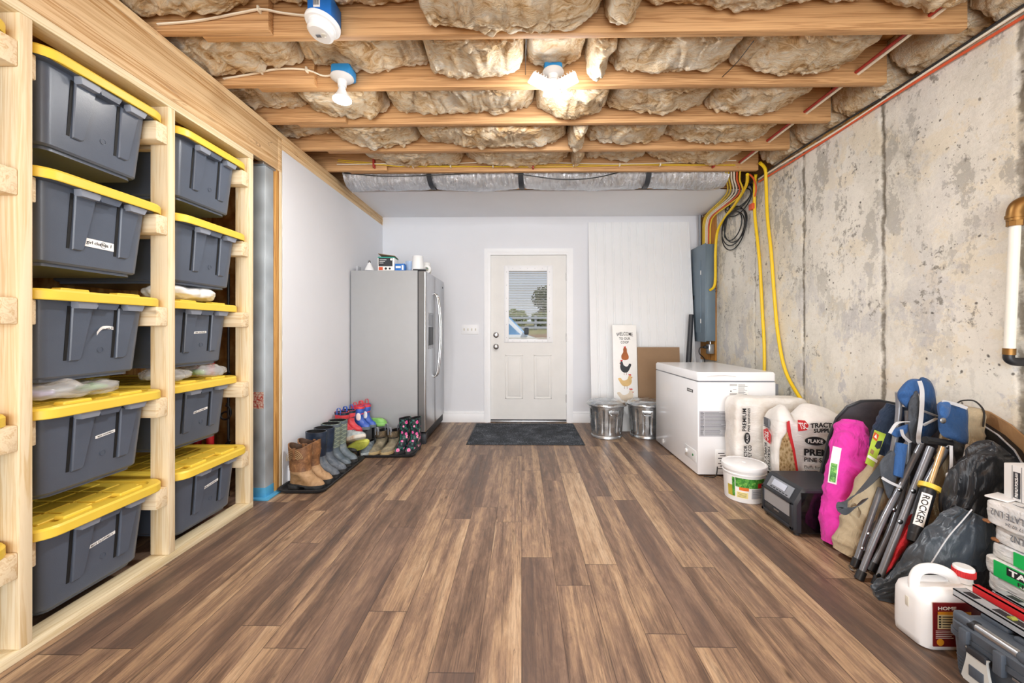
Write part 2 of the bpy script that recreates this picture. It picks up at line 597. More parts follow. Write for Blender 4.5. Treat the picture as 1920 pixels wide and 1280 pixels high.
class MB:
    """Collects shapes and links them as ONE mesh object."""

    def __init__(self, mat=None):
        self.v = []
        self.f = []
        self.M = mat

    def add(self, vs, fs):
        k = len(self.v)
        if self.M is not None:
            vs = [self.M @ Vector(p) for p in vs]
        self.v.extend([tuple(p) for p in vs])
        self.f.extend([tuple(i + k for i in f) for f in fs])
        return self

    def from_bm(self, bm):
        bm.verts.index_update()
        self.add([v.co.copy() for v in bm.verts], [[v.index for v in f.verts] for f in bm.faces])
        bm.free()
        return self

    def box(self, x0, x1, y0, y1, z0, z1, r=0.0, seg=2, rot=None):
        cx, cy, cz = (x0 + x1) / 2, (y0 + y1) / 2, (z0 + z1) / 2
        dx, dy, dz = abs(x1 - x0), abs(y1 - y0), abs(z1 - z0)
        return self.obox((cx, cy, cz), (dx, dy, dz), rot, r, seg)

    def obox(self, c, d, rot=None, r=0.0, seg=2):
        bm = bmesh.new()
        bmesh.ops.create_cube(bm, size=1.0)
        for v in bm.verts:
            v.co = Vector((v.co.x * d[0], v.co.y * d[1], v.co.z * d[2]))
        r = min(r, 0.49 * min(d))
        if r > 0:
            bmesh.ops.bevel(bm, geom=list(bm.edges), offset=r, segments=seg, profile=0.5, affect='EDGES')
        m = Matrix.Translation(c)
        if rot is not None:
            m = m @ rot
        for v in bm.verts:
            v.co = m @ v.co
        return self.from_bm(bm)

    def loft(self, rings, cap0=True, cap1=True, closed=True):
        n = len(rings[0])
        vs = [p for r in rings for p in r]
        fs = []
        m = n if closed else n - 1
        for i in range(len(rings) - 1):
            for j in range(m):
                a, b = i * n + j, i * n + (j + 1) % n
                fs.append((a, b, b + n, a + n))
        if cap0:
            fs.append(tuple(reversed(range(n))))
        if cap1:
            fs.append(tuple((len(rings) - 1) * n + j for j in range(n)))
        return self.add(vs, fs)

    def tube(self, pts, r, n=10, caps=True, closed=False, flat=1.0):
        pts = [Vector(p) for p in pts]
        N = len(pts)
        rs = r if isinstance(r, (list, tuple)) else [r] * N
        tang = []
        for i in range(N):
            if closed:
                t = pts[(i + 1) % N] - pts[i - 1]
            else:
                t = pts[min(i + 1, N - 1)] - pts[max(i - 1, 0)]
            tang.append(t.normalized() if t.length > 1e-9 else Vector((0, 0, 1)))
        up = Vector((0, 0, 1)) if abs(tang[0].z) < 0.9 else Vector((1, 0, 0))
        u = tang[0].cross(up).normalized()
        rings = []
        for i in range(N):
            t = tang[i]
            u = (u - t * u.dot(t))
            u = u.normalized() if u.length > 1e-6 else t.orthogonal().normalized()
            w = t.cross(u)
            rings.append([pts[i] + (u * math.cos(2 * math.pi * k / n) + w * flat * math.sin(2 * math.pi * k / n)) * rs[i]
                          for k in range(n)])
        if closed:
            rings.append(rings[0])
            return self.loft(rings, False, False)
        return self.loft(rings, caps, caps)

    def cyl(self, p0, p1, r0, r1=None, n=20):
        return self.tube([p0, p1], [r0, r0 if r1 is None else r1], n)

    def lathe(self, prof, c=(0, 0, 0), n=36, rot=None, cap0=True, cap1=True):
        m = Matrix.Translation(c)
        if rot is not None:
            m = m @ rot
        rings = [[m @ Vector((r * math.cos(2 * math.pi * k / n), r * math.sin(2 * math.pi * k / n), z)) for k in range(n)]
                 for r, z in prof]
        return self.loft(rings, cap0, cap1)

    def prism(self, pts, off):
        off = Vector(off)
        a = [Vector(p) for p in pts]
        return self.loft([a, [p + off for p in a]])

    def ribbon(self, pts, wdir, w, th):
        """A flat strap along pts; wdir is the direction of its width (one vector or one per point)."""
        pts = [Vector(p) for p in pts]
        rings = []
        for i, p in enumerate(pts):
            t = (pts[min(i + 1, len(pts) - 1)] - pts[max(i - 1, 0)]).normalized()
            d = Vector(wdir[i] if isinstance(wdir, list) else wdir)
            d = (d - t * d.dot(t)).normalized()
            nn = t.cross(d)
            rings.append([p + d * w / 2 + nn * th / 2, p - d * w / 2 + nn * th / 2, p - d * w / 2 - nn * th / 2, p + d * w / 2 - nn * th / 2])
        return self.loft(rings)

    def superbox(self, c, d, n=20, p=7.0, amp=0.0, scale=6.0, seed=0.0, rot=None, taper=None, oct=4):
        """A rounded box with a crumpled surface. taper(u) -> (sx, sy, dx, dy) for u in 0..1 up its height."""
        bm = bmesh.new()
        bmesh.ops.create_cube(bm, size=2.0)
        bmesh.ops.subdivide_edges(bm, edges=list(bm.edges), cuts=n, use_grid_fill=True)
        mt = Matrix.Translation(c)
        if rot is not None:
            mt = mt @ rot
        sd = Vector((seed * 3.7, seed * 1.3, seed * 7.1))
        for v in bm.verts:
            q = v.co
            k = (abs(q.x) ** p + abs(q.y) ** p + abs(q.z) ** p) ** (-1.0 / p)
            q = q * k
            nrm = Vector((math.copysign(abs(q.x) ** (p - 1), q.x), math.copysign(abs(q.y) ** (p - 1), q.y), math.copysign(abs(q.z) ** (p - 1), q.z)))
            nrm = nrm.normalized() if nrm.length > 1e-9 else q.normalized()
            w = Vector((q.x * d[0] / 2, q.y * d[1] / 2, q.z * d[2] / 2))
            if taper:
                sx, sy, dx, dy = taper((q.z + 1) / 2)
                w.x = w.x * sx + dx
                w.y = w.y * sy + dy
            if amp:
                w = w + nrm * amp * ridged(w * scale + sd, oct)
            v.co = mt @ w
        return self.from_bm(bm)

    def build(self, name, mat, parent=None, local=False, smooth=35, origin=None, kind=None):
        vs = np.array(self.v, dtype=float)
        if parent is not None:
            if not local:
                inv = np.array(chain_matrix(parent).inverted())
                vs = vs @ inv[:3, :3].T + inv[:3, 3]
            loc = None
        else:
            if origin is None:
                lo, hi = vs.min(0), vs.max(0)
                origin = ((lo[0] + hi[0]) / 2, (lo[1] + hi[1]) / 2, lo[2])
            loc = origin
            vs = vs - np.array(origin)
        me = bpy.data.meshes.new(name)
        me.from_pydata([tuple(p) for p in vs], [], self.f)
        me.update()
        bm = bmesh.new()
        bm.from_mesh(me)
        bmesh.ops.recalc_face_normals(bm, faces=bm.faces)
        bm.to_mesh(me)
        bm.free()
        if smooth:
            me.polygons.foreach_set('use_smooth', [True] * len(me.polygons))
            me.set_sharp_from_angle(angle=R(smooth))
        me.materials.append(M[mat] if isinstance(mat, str) else mat)
        o = bpy.data.objects.new(name, me)
        if loc is not None:
            o.location = loc
        COL.objects.link(o)
        if parent is not None:
            o.parent = parent
        if kind:
            o['kind'] = kind
        return o


def ridged(p, octaves=4):
    return mnoise.fractal(p, 1.0, 2.0, octaves, noise_basis='PERLIN_ORIGINAL')


def catmull(pts, k=8, closed=False):
    pts = [Vector(p) for p in pts]
    n = len(pts)
    out = []
    rng = n if closed else n - 1
    for i in range(rng):
        g = (lambda j: pts[j % n]) if closed else (lambda j: pts[max(0, min(n - 1, j))])
        p0, p1, p2, p3 = g(i - 1), g(i), g(i + 1), g(i + 2)
        for s in range(k):
            t = s / k
            out.append(0.5 * ((2 * p1) + (-p0 + p2) * t + (2 * p0 - 5 * p1 + 4 * p2 - p3) * t * t + (-p0 + 3 * p1 - 3 * p2 + p3) * t ** 3))
    if not closed:
        out.append(pts[-1])
    return out


def rrect(w, d, r, z, seg=6, cx=0.0, cy=0.0):
    """Ring of a rounded rectangle at height z."""
    pts = []
    r = min(r, w / 2 - 1e-4, d / 2 - 1e-4)
    for sx, sy, a0 in ((1, 1, 0), (-1, 1, 90), (-1, -1, 180), (1, -1, 270)):
        for k in range(seg + 1):
            a = R(a0 + 90.0 * k / seg)
            pts.append(Vector((cx + sx * (w / 2 - r) + r * math.cos(a), cy + sy * (d / 2 - r) + r * math.sin(a), z)))
    return pts


def thing(name, label, cat, loc=(0, 0, 0), rz=0.0, group=None):
    o = bpy.data.objects.new(name, None)
    o.empty_display_size = 0.05
    COL.objects.link(o)
    o.location = loc
    o.rotation_euler = (0, 0, rz)
    return tag(o, label, cat, group)


def tag(o, label=None, cat=None, group=None, kind=None):
    if label:
        o['label'] = label
    if cat:
        o['category'] = cat
    if group:
        o['group'] = group
    if kind:
        o['kind'] = kind
    return o


def dup(root, loc=None, rz=None, label=None):
    r = root.copy()
    COL.objects.link(r)
    if loc is not None:
        r.location = loc
    if rz is not None:
        r.rotation_euler = (0, 0, rz)
    if label:
        r['label'] = label
    for ch in list(root.children):
        c = ch.copy()
        COL.objects.link(c)
        c.parent = r
        for g in list(ch.children):
            d = g.copy()
            COL.objects.link(d)
            d.parent = c
    return r


def text(name, s, mat, parent, loc, xdir, ydir, width=None, height=None, local=False, depth=0.0006, bold=0.0, arc=0.0):
    """Lettering as a thin mesh. loc is its centre; xdir the reading direction, ydir the letters' up."""
    cu = bpy.data.curves.new('lettering', 'FONT')
    cu.body = s
    cu.size = 1.0
    cu.extrude = 0.01
    cu.offset = bold
    cu.resolution_u = 3
    cu.align_x = 'CENTER'
    ob = bpy.data.objects.new('lettering', cu)
    COL.objects.link(ob)
    bpy.context.view_layer.update()
    me = bpy.data.meshes.new_from_object(ob.evaluated_get(bpy.context.evaluated_depsgraph_get()))
    vs = np.array([tuple(v.co) for v in me.vertices])
    fs = [tuple(p.vertices) for p in me.polygons]
    bpy.data.objects.remove(ob)
    bpy.data.curves.remove(cu)
    bpy.data.meshes.remove(me)
    lo, hi = vs.min(0), vs.max(0)
    w, h = hi[0] - lo[0], hi[1] - lo[1]
    if height and not width:
        sy = height / h
        sx = sy
    elif width and not height:
        sx = width / w
        sy = sx
    else:
        sx, sy = width / w, height / h
    vs = (vs - (lo + hi) / 2) * np.array([sx, sy, depth / 0.02])
    if arc:
        vs[:, 1] -= arc * (vs[:, 0] / (w * sx / 2)) ** 2
    X = Vector(xdir).normalized()
    Y = Vector(ydir).normalized()
    Z = X.cross(Y)
    mb = MB()
    mb.add([Vector(loc) + X * p[0] + Y * p[1] + Z * p[2] for p in vs], fs)
    return mb.build(name, mat, parent, local, smooth=0)


def struct(mb, name, mat, label=None, smooth=35, origin=None):
    o = mb.build(name, mat, None, smooth=smooth, origin=origin)
    o['kind'] = 'structure'
    if label:
        o['label'] = label
    return o


LY = -0.026   # the left-hand things sit this much nearer (the camera looks 0.9 degrees off the room's axis)
RY = 0.028
ZJ = 2.515    # underside of the ceiling joists
YB = 4.85     # back wall
XL = -1.70    # plane of the left-hand wall and rack
XR = 2.17     # concrete wall

# ------------------------------------------------------------------ room shell
struct(MB().box(-2.9, 2.5, -2.6, 4.99, -0.12, 0.0), 'floor', 'floor', 'brown plank-patterned vinyl floor', origin=(0, 0, 0))
# back wall around the door opening
mb = MB()
mb.box(-1.85, -0.40, YB, YB + 0.13, 0, 2.76)
mb.box(0.568, 2.42, YB, YB + 0.13, 0, 2.76)
mb.box(-0.40, 0.568, YB, YB + 0.13, 2.06, 2.76)
struct(mb, 'wall_back', 'drywall', 'pale grey painted wall behind the door')
# left drywall with a ragged cut edge
mb = MB()
ed = []
zz = 0.0
rr = random.Random(3)
while zz < 2.40:
    ed.append((2.838 + LY + rr.uniform(-0.006, 0.006), zz))
    zz += rr.uniform(0.03, 0.08)
ed.append((2.838 + LY, 2.40))
poly = [(XL, y, z) for y, z in ed] + [(XL, YB, 2.40), (XL, YB, 0.0)]
mb.prism(poly, (-0.0127, 0, 0))
struct(mb, 'wall_left', 'drywall', 'pale grey drywall beside the fridge')
struct(MB().box(-1.812, -1.714, 2.88, YB, 0, 2.40), 'wall_partition', 'stud_z', 'stud partition behind the drywall')
struct(MB().box(-2.62, -2.55, -2.6, 4.98, 0, 2.76), 'wall_storage', 'osb', 'oriented strand board at the back of the storage rack')
struct(MB().box(-2.55, -1.83, 3.3, 3.34, 0, 2.40), 'wall_end', 'osb', 'oriented strand board end of the storage rack')

# concrete wall: a grid with real ridges along the form seams
ys = np.arange(-2.6, 4.475, 0.0125)
zs = np.arange(0, 2.4951, 0.0125)
ny, nz = len(ys), len(zs)
vs = []
for j in range(ny):
    for i in range(nz):
        y, z = ys[j], zs[i]
        x = XR + 0.004 * mnoise.noise((0, y * 1.3, z * 1.3)) + 0.0015 * mnoise.noise((4, y * 12, z * 12))
        for s, w in SEAMS:
            d = abs(y - s + 0.014 * mnoise.noise((s, 2.0, z * 7)))
            if d < 0.05:
                k = math.exp(-(d / (w * 0.8)) ** 2)
                x += k * (0.012 * (0.6 + 1.2 * mnoise.noise((s, y * 25, z * 11))))
                k2 = math.exp(-((d - 0.02) / 0.012) ** 2)
                x -= k2 * 0.006 * max(0, mnoise.noise((s + 3, y * 9, z * 9)))
        vs.append((x, y, z))
fs = [(j * nz + i, (j + 1) * nz + i, (j + 1) * nz + i + 1, j * nz + i + 1) for j in range(ny - 1) for i in range(nz - 1)]
mb = MB()
mb.add(vs, fs)
mb.box(XR + 0.02, XR + 0.25, -2.6, YB, 0, 2.49)
mb.box(XR + 0.0, XR + 0.03, -2.6, 4.47, 2.486, 2.4955)
mb.box(XR + 0.012, XR + 0.03, 4.45, YB, 0, 2.49)
struct(mb, 'wall_right', 'concrete', 'weathered poured concrete wall with vertical form seams', smooth=50, origin=(XR, 0, 0))
struct(MB().box(XR + 0.02, XR + 0.16, -2.6, YB, 2.496, 2.534), 'trim_1', 'stud_z', 'sill plate on the concrete wall')
struct(MB().box(XR + 0.12, XR + 0.16, -2.6, YB, 2.535, 2.76), 'trim_2', 'joist_x', 'rim board above the concrete wall')

# ceiling: painted soffit at the back, subfloor over the joists
struct(MB().box(-1.71, XR + 0.01, 3.965, YB, ZJ - 0.014, ZJ - 0.001), 'ceiling', 'ceiling_paint', 'white painted ceiling strip at the back of the room')
struct(MB().box(-2.62, 2.36, -2.6, YB + 0.1, 2.757, 2.78), 'ceiling_subfloor', 'osb', 'subfloor boards over the joists')

# plates and header along the left-hand side
mb = MB()
mb.box(XL - 0.14, XL, 2.80, YB, 2.402, 2.437, 0.002)
mb.box(XL - 0.14, XL + 0.002, 2.80, YB, 2.439, 2.475, 0.002)
mb.box(XL - 0.14, XL, -2.6, YB, 2.477, 2.514, 0.002)
struct(mb, 'trim_3', 'header_y', 'stacked timber plates over the left wall')
mb = MB()
mb.box(XL - 0.038, XL, -2.6, 2.755, 2.236, 2.475, 0.003)
mb.box(XL - 0.038, XL, 2.758, 2.80, 2.236, 2.475, 0.003)
struct(mb, 'trim_4', 'header_y', 'wide timber header over the storage rack')
mb = MB()
mb.box(XL - 0.09, XL - 0.001, 2.745 + LY, 2.795 + LY, 0.0, 2.235, 0.003)
struct(mb, 'trim_5', 'stud_z', 'recessed stud beside the steel column')
mb = MB()
mb.box(XL - 0.09, XL - 0.002, 2.80 + LY, 2.832 + LY, 0.0, 2.40, 0.003)
struct(mb, 'trim_6', 'pine_z', 'pale stud at the cut edge of the drywall')

# baseboards
def baseboard(n, label, a, b, axis):
    mb = MB()
    for z0, z1, t in ((0, 0.105, 0.016), (0.105, 0.122, 0.012), (0.122, 0.135, 0.007)):
        if axis == 'x':
            mb.box(a, b, YB - t, YB, z0, z1, 0.002)
        else:
            mb.box(XL, XL + t, a, b, z0, z1, 0.002)
    return struct(mb, n, 'trim_white', label)


baseboard('baseboard_back', 'white baseboard between fridge and door', XL, -0.455, 'x')
baseboard('baseboard_corner', 'white baseboard right of the door', 0.623, 1.9, 'x')
baseboard('baseboard_left', 'white baseboard behind the boots', 2.87, 3.85, 'y')

# ------------------------------------------------------------------ door
door = thing('door_1', 'white half-glass entry door in a white casing', 'door', (0.084, YB, 0))
door['kind'] = 'structure'
DX0, DX1, DZ1 = -0.377, 0.545, 2.035
mb = MB()
yf = YB + 0.012
GX0, GX1, GZ0, GZ1 = -0.158, 0.310, 1.010, 1.840
t0, t1 = yf, yf + 0.044
mb.box(DX0, GX0 - 0.03, t0, t1, 0.03, DZ1)
mb.box(GX1 + 0.03, DX1, t0, t1, 0.03, DZ1)
mb.box(GX0 - 0.03, GX1 + 0.03, t0, t1, 0.03, GZ0 - 0.03)
mb.box(GX0 - 0.03, GX1 + 0.03, t0, t1, GZ1 + 0.03, DZ1)
# two embossed lower panels
for a, b in ((-0.200, 0.016), (0.150, 0.367)):
    z0, z1 = 0.285, 0.822
    for k, (ins, dep) in enumerate(((0.0, 0.006), (0.012, 0.010))):
        pass
    w = 0.014
    mb.box(a, b, t0 - 0.005, t0 + 0.002, z1 - w, z1, 0.004)
    mb.box(a, b, t0 - 0.005, t0 + 0.002, z0, z0 + w, 0.004)
    mb.box(a, a + w, t0 - 0.005, t0 + 0.002, z0, z1, 0.004)
    mb.box(b - w, b, t0 - 0.005, t0 + 0.002, z0, z1, 0.004)
    mb.box(a + 0.032, b - 0.032, t0 - 0.005, t0 + 0.002, z0 + 0.032, z1 - 0.032, 0.0045, 3)
mb.build('door_leaf', 'door_white', door)
mb = MB()
for d0, d1, w, z in ((-0.455, 0.623, 0, 0),):
    prof = ((0.0, 0.078, 0.016), (0.010, 0.060, 0.022), (0.020, 0.045, 0.027))
    for i0, i1, th in prof:
        mb.prism([(d0 + i0, YB - th, 0), (d0 + i1, YB - th, 0), (d0 + i1, YB - th, 2.113 - i1), (d0 + i0, YB - th, 2.113 - i0)], (0, th, 0))
        mb.prism([(d1 - i0, YB - th, 0), (d1 - i1, YB - th, 0), (d1 - i1, YB - th, 2.113 - i1), (d1 - i0, YB - th, 2.113 - i0)], (0, th, 0))
        mb.prism([(d0 + i0, YB - th, 2.113 - i0), (d0 + i1, YB - th, 2.113 - i1), (d1 - i1, YB - th, 2.113 - i1), (d1 - i0, YB - th, 2.113 - i0)], (0, th, 0))
mb.build('casing', 'trim_white', door)
mb = MB()
mb.box(-0.399, -0.381, YB - 0.005, YB + 0.12, 0, 2.058)
mb.box(0.549, 0.567, YB - 0.005, YB + 0.12, 0, 2.058)
mb.box(-0.399, 0.567, YB - 0.005, YB + 0.12, 2.040, 2.058)
mb.build('jamb', 'trim_white', door)
mb = MB()
mb.box(-0.381, 0.549, YB - 0.012, YB + 0.12, 0.001, 0.022, 0.003)
mb.build('threshold', 'brushed', door)
mb = MB()
mb.box(-0.375, 0.543, YB + 0.006, YB + 0.05, 0.022, 0.034, 0.002)
mb.build('weather_strip', 'black_plastic', door)
mb = MB()
for o0, i, th in ((0.056, 0.020, 0.010), (0.046, 0.004, 0.016), (0.020, -0.002, 0.009)):
    a0, a1, b0, b1 = GX0 - o0, GX1 + o0 * 1.25, GZ0 - o0 * 0.75, GZ1 + o0 * 1.2
    c0, c1, e0, e1 = GX0 - i, GX1 + i, GZ0 - i, GZ1 + i
    mb.box(a0, c0, t0 - th, t0 + 0.01, b0, b1, 0.003)
    mb.box(c1, a1, t0 - th, t0 + 0.01, b0, b1, 0.003)
    mb.box(c0, c1, t0 - th, t0 + 0.01, b0, e0, 0.003)
    mb.box(c0, c1, t0 - th, t0 + 0.01, e1, b1, 0.003)
wf = mb.build('window_frame', 'trim_white', door)
mb = MB()
for k in range(5):
    for zz in (GZ0 - 0.02, GZ1 + 0.033):
        mb.cyl((GX0 + 0.09 * k + 0.05, t0 - 0.0165, zz), (GX0 + 0.09 * k + 0.05, t0 - 0.012, zz), 0.004, n=8)
for k in range(6):
    for xx in (GX0 - 0.025, GX1 + 0.03):
        mb.cyl((xx, t0 - 0.0165, GZ0 + 0.02 + 0.16 * k), (xx, t0 - 0.012, GZ0 + 0.02 + 0.16 * k), 0.004, n=8)
mb.build('screw_plug', 'paper_grey', wf)
MB().box(GX0 - 0.02, GX1 + 0.02, t0 + 0.008, t0 + 0.012, GZ0 - 0.02, GZ1 + 0.02).build('window_pane', 'window_glass', door)
mb = MB()
z = GZ1 - 0.004
while z > 1.30:
    mb.box(GX0, GX1, t0 + 0.018, t0 + 0.030, z - 0.0016, z + 0.0016, rot=Matrix.Rotation(R(32), 4, 'X'))
    z -= 0.0205
mb.box(GX0, GX1, t0 + 0.018, t0 + 0.030, 1.018, 1.03, 0.002)
mb.build('blind_slats', 'beige_plastic', door)
for zz, nm in ((0.92, 'door_knob'), (1.062, 'deadbolt')):
    mb = MB()
    rot = Matrix.Rotation(R(90), 4, 'X')
    mb.lathe([(0.034, 0.0), (0.034, 0.004), (0.028, 0.009), (0.013, 0.011), (0.013, 0.028)] +
             ([(0.024, 0.034), (0.029, 0.046), (0.027, 0.058), (0.016, 0.064)] if nm == 'door_knob' else [(0.012, 0.03)]),
             (-0.312, t0, zz), 24, rot)
    if nm == 'deadbolt':
        mb.box(-0.330, -0.294, t0 - 0.038, t0 - 0.026, zz - 0.006, zz + 0.006, 0.004)
    mb.build(nm, 'nickel', door)
for zz in (1.77, 1.03, 0.29):
    mb = MB()
    mb.cyl((0.548, t0 - 0.008, zz - 0.05), (0.548, t0 - 0.008, zz + 0.05), 0.007, n=10)
    mb.box(0.540, 0.558, t0 - 0.004, t0 + 0.002, zz - 0.05, zz + 0.05)
    mb.build('hinge', 'nickel', door)
mb = MB()
mb.box(-0.387, -0.379, t0 - 0.002, t0 + 0.02, 0.89, 0.95)
mb.build('strike_plate', 'nickel', door)

# light switch plate
sw = thing('light_switch', 'white four-gang light switch plate between fridge and door', 'light switch', (-0.63, YB, 1.13))
mb = MB().box(-0.734, -0.526, YB - 0.007, YB, 1.072, 1.188, 0.003)
mb.build('cover_plate', 'trim_white', sw)
for k in range(4):
    x = -0.699 + 0.046 * k
    mb = MB().box(x - 0.005, x + 0.005, YB - 0.017, YB - 0.006, 1.120, 1.142, 0.002, rot=Matrix.Rotation(R(20), 4, 'X'))
    mb.box(x - 0.007, x + 0.007, YB - 0.0085, YB - 0.006, 1.116, 1.144, 0.001)
    mb.build('switch_lever', 'beige_plastic', sw)

# ------------------------------------------------------------------ yard seen through the door's window
def yard_mat(name, a, b, scale):
    n = NT(name)
    f = n.noise(n.coord(False), scale, 6, 0.7)
    M[name] = n.out(n.ramp(f, [(0.35, lin(a)), (0.65, lin(b))]), 0.95)


yard_mat('yard_grass', '#8d8a55', '#b09d72', 3.0)
yard_mat('yard_earth', '#8a6a4c', '#b39478', 5.0)
yard_mat('bush_leaf', '#5d6b35', '#93975a', 6.0)
yard_mat('tree_leaf', '#3e4630', '#6d7350', 6.0)
plain('fence_grey', '#a9abb0', 0.8, var=0.1)
plain('car_paint', '#f4f5f6', 0.18, var=0.01)
plain('car_glass', '#6f9cc4', 0.08, var=0.05)
mb = MB()
mb.add([(-14, 5.0, -0.15), (14, 5.0, -0.15), (14, 11, -0.05), (-14, 11, -0.15)], [(0, 1, 2, 3)])
mb.add([(-14, 11, -0.15), (14, 11, -0.05), (14, 24, 1.9), (-14, 24, 1.1)], [(0, 1, 2, 3)])
mb.add([(-14, 24, 1.1), (14, 24, 1.9), (30, 60, 2.0), (-30, 60, 1.8)], [(0, 1, 2, 3)])
struct(mb, 'ground', 'yard_grass', 'sloping grassy yard outside the door', origin=(0, 8, 0))
mb = MB()
mb.add([(0.25, 11.5, 0.12), (6, 11.5, 0.12), (6, 17, 1.22), (0.25, 16, 0.94)], [(0, 1, 2, 3)])
tag(mb.build('soil_bank', 'yard_earth'), 'bare brown soil on the slope outside the door', 'soil', kind='stuff')

car = thing('car', 'white car parked outside, seen through the door window', 'car', (-1.3, 9.2, -0.12))
prof = [(-3.4, 0.25), (-3.45, 0.85), (-3.2, 1.02), (-1.3, 1.10), (-0.3, 1.13), (0.12, 1.11), (0.32, 1.05), (0.46, 0.94), (0.52, 0.7), (0.50, 0.28)]
mb = MB()
mb.loft([[Vector((x, y, z - 0.10)) for x, z in prof] for y in (8.35, 8.45, 9.95, 10.05)])
mb.build('car_body', 'car_paint', car)
cab = [(-3.3, 1.0), (-3.0, 1.50), (-2.6, 1.60), (-0.55, 1.58), (-0.30, 1.52), (0.12, 1.08)]
mb = MB()
mb.loft([[Vector((x, 9.2 + k * s, z - 0.10)) for x, z in cab] for s, k in ((-0.80, 1), (-0.78, 1), (0.78, 1), (0.80, 1))])
mb.build('car_cabin', 'car_paint', car)
mb = MB()
win = [(-2.0, 1.15), (-2.0, 1.49), (-0.56, 1.49), (-0.36, 1.45), (-0.02, 1.13)]
mb.prism([(x, 8.392, z - 0.10) for x, z in win], (0, 0.012, 0))
mb.build('side_window', 'car_glass', car)
mb = MB()
mb.loft([[Vector((-0.29, 8.5, 1.40)), Vector((-0.29, 9.9, 1.40)), Vector((0.10, 9.9, 1.0)), Vector((0.10, 8.5, 1.0))],
         [Vector((-0.265, 8.5, 1.42)), Vector((-0.265, 9.9, 1.42)), Vector((0.13, 9.9, 1.02)), Vector((0.13, 8.5, 1.02))]])
mb.build('windscreen', 'car_glass', car)
mb = MB()
mb.superbox((0.10, 8.26, 1.10), (0.10, 0.20, 0.15), 5, 4)
mb.build('wing_mirror', 'black_plastic', car)
for x in (-2.6, -0.2):
    for y in (8.42, 9.98):
        mb = MB().cyl((x, y - 0.1, 0.20), (x, y + 0.1, 0.20), 0.33, n=24)
        mb.build('wheel', 'rubber', car)

fen = thing('fence', 'grey post and rail fence across the yard outside', 'fence', (2, 20, 1.0))
for k in range(7):
    x = -5 + 1.9 * k
    MB().box(x - 0.06, x + 0.06, 19.95, 20.05, 0.8, 1.85, 0.01).build('post', 'fence_grey', fen)
for z in (1.25, 1.5, 1.74):
    MB().box(-6, 7.5, 19.9, 19.95, z - 0.06, z + 0.06, 0.01).build('rail', 'fence_grey', fen)


def leafy(mb, c, rad, n, seed, size):
    r = random.Random(seed)
    for _ in range(n):
        d = Vector((r.gauss(0, 1), r.gauss(0, 1), r.gauss(0, 1))).normalized() * (r.random() ** 0.4)
        p = Vector((c[0] + d.x * rad[0], c[1] + d.y * rad[1], c[2] + d.z * rad[2]))
        u = Vector((r.gauss(0, 1), r.gauss(0, 1), r.gauss(0, 1))).normalized() * size
        w = u.orthogonal().normalized() * size * 0.6
        mb.add([p - u, p + w, p + u, p - w], [(0, 1, 2, 3)])
    return mb


tr = thing('tree', 'dark tree beyond the fence, seen through the door window', 'tree', (1.55, 24, 1.2))
mb = MB()
mb.tube([(1.6, 24, 1.0), (1.6, 24, 2.4), (1.5, 24, 3.8)], [0.12, 0.09, 0.03], 8)
for a in range(7):
    mb.tube([(1.6, 24, 1.9 + 0.2 * a), (1.6 + 0.9 * math.cos(a * 2.1), 24, 2.6 + 0.25 * a)], [0.04, 0.012], 6)
mb.build('trunk', 'tree_leaf', tr)
mb = leafy(MB(), (1.55, 24, 3.05), (0.95, 0.9, 0.75), 1000, 4, 0.10)
leafy(mb, (1.7, 24, 2.1), (0.75, 0.7, 0.5), 500, 14, 0.10)
mb.build('crown', 'tree_leaf', tr, smooth=0)
for k, (x, z, rx, rz_, lab) in enumerate(((-0.35, 1.75, 0.75, 0.55, 'rounded green bush beside the car outside'),
                                          (1.05, 1.75, 0.55, 0.40, 'low bush between green bush and dark tree outside'))):
    tag(leafy(MB(), (x, 22, z), (rx, 0.5, rz_), 700, 20 + k, 0.09).build('bush', 'bush_leaf', smooth=0), lab, 'bush')

# ------------------------------------------------------------------ storage rack of timber along the left
rack = thing('storage_rack', 'pale timber storage rack built along the left wall, full of totes', 'storage rack', (XL - 0.4, 1.2, 0))
POSTS = [0.778 + LY, 1.348 + LY, 1.918 + LY, 2.488 + LY]     # near faces
LEVELS = [2.10, 1.665, 1.23, 0.80, 0.37]                     # runner tops
for y in POSTS:
    mb = MB().box(XL - 0.089, XL, y, y + 0.038, 0.038, 2.198, 0.003)
    mb.build('post', 'pine_z', rack)
    MB().box(-2.50, -2.411, y, y + 0.038, 0.0, 2.198, 0.003).build('post', 'stud_z', rack)
    for z in LEVELS:
        if y > POSTS[0]:
            MB().box(-2.50, XL - 0.002, y - 0.062, y - 0.0005, z - 0.09, z, 0.006).build('runner', 'pine_x', rack)
        if y < POSTS[-1]:
            MB().box(-2.50, XL - 0.032, y + 0.0385, y + 0.074, z - 0.09, z, 0.004).build('runner', 'pine_x', rack)
MB().box(XL - 0.089, XL, 0.2, 2.526 + LY, 0.0, 0.038, 0.003).build('bottom_plate', 'pine_pale_y', rack)
MB().box(XL - 0.089, XL + 0.001, 0.2, 2.526 + LY, 2.198, 2.235, 0.003).build('top_plate', 'pine_pale_y', rack)


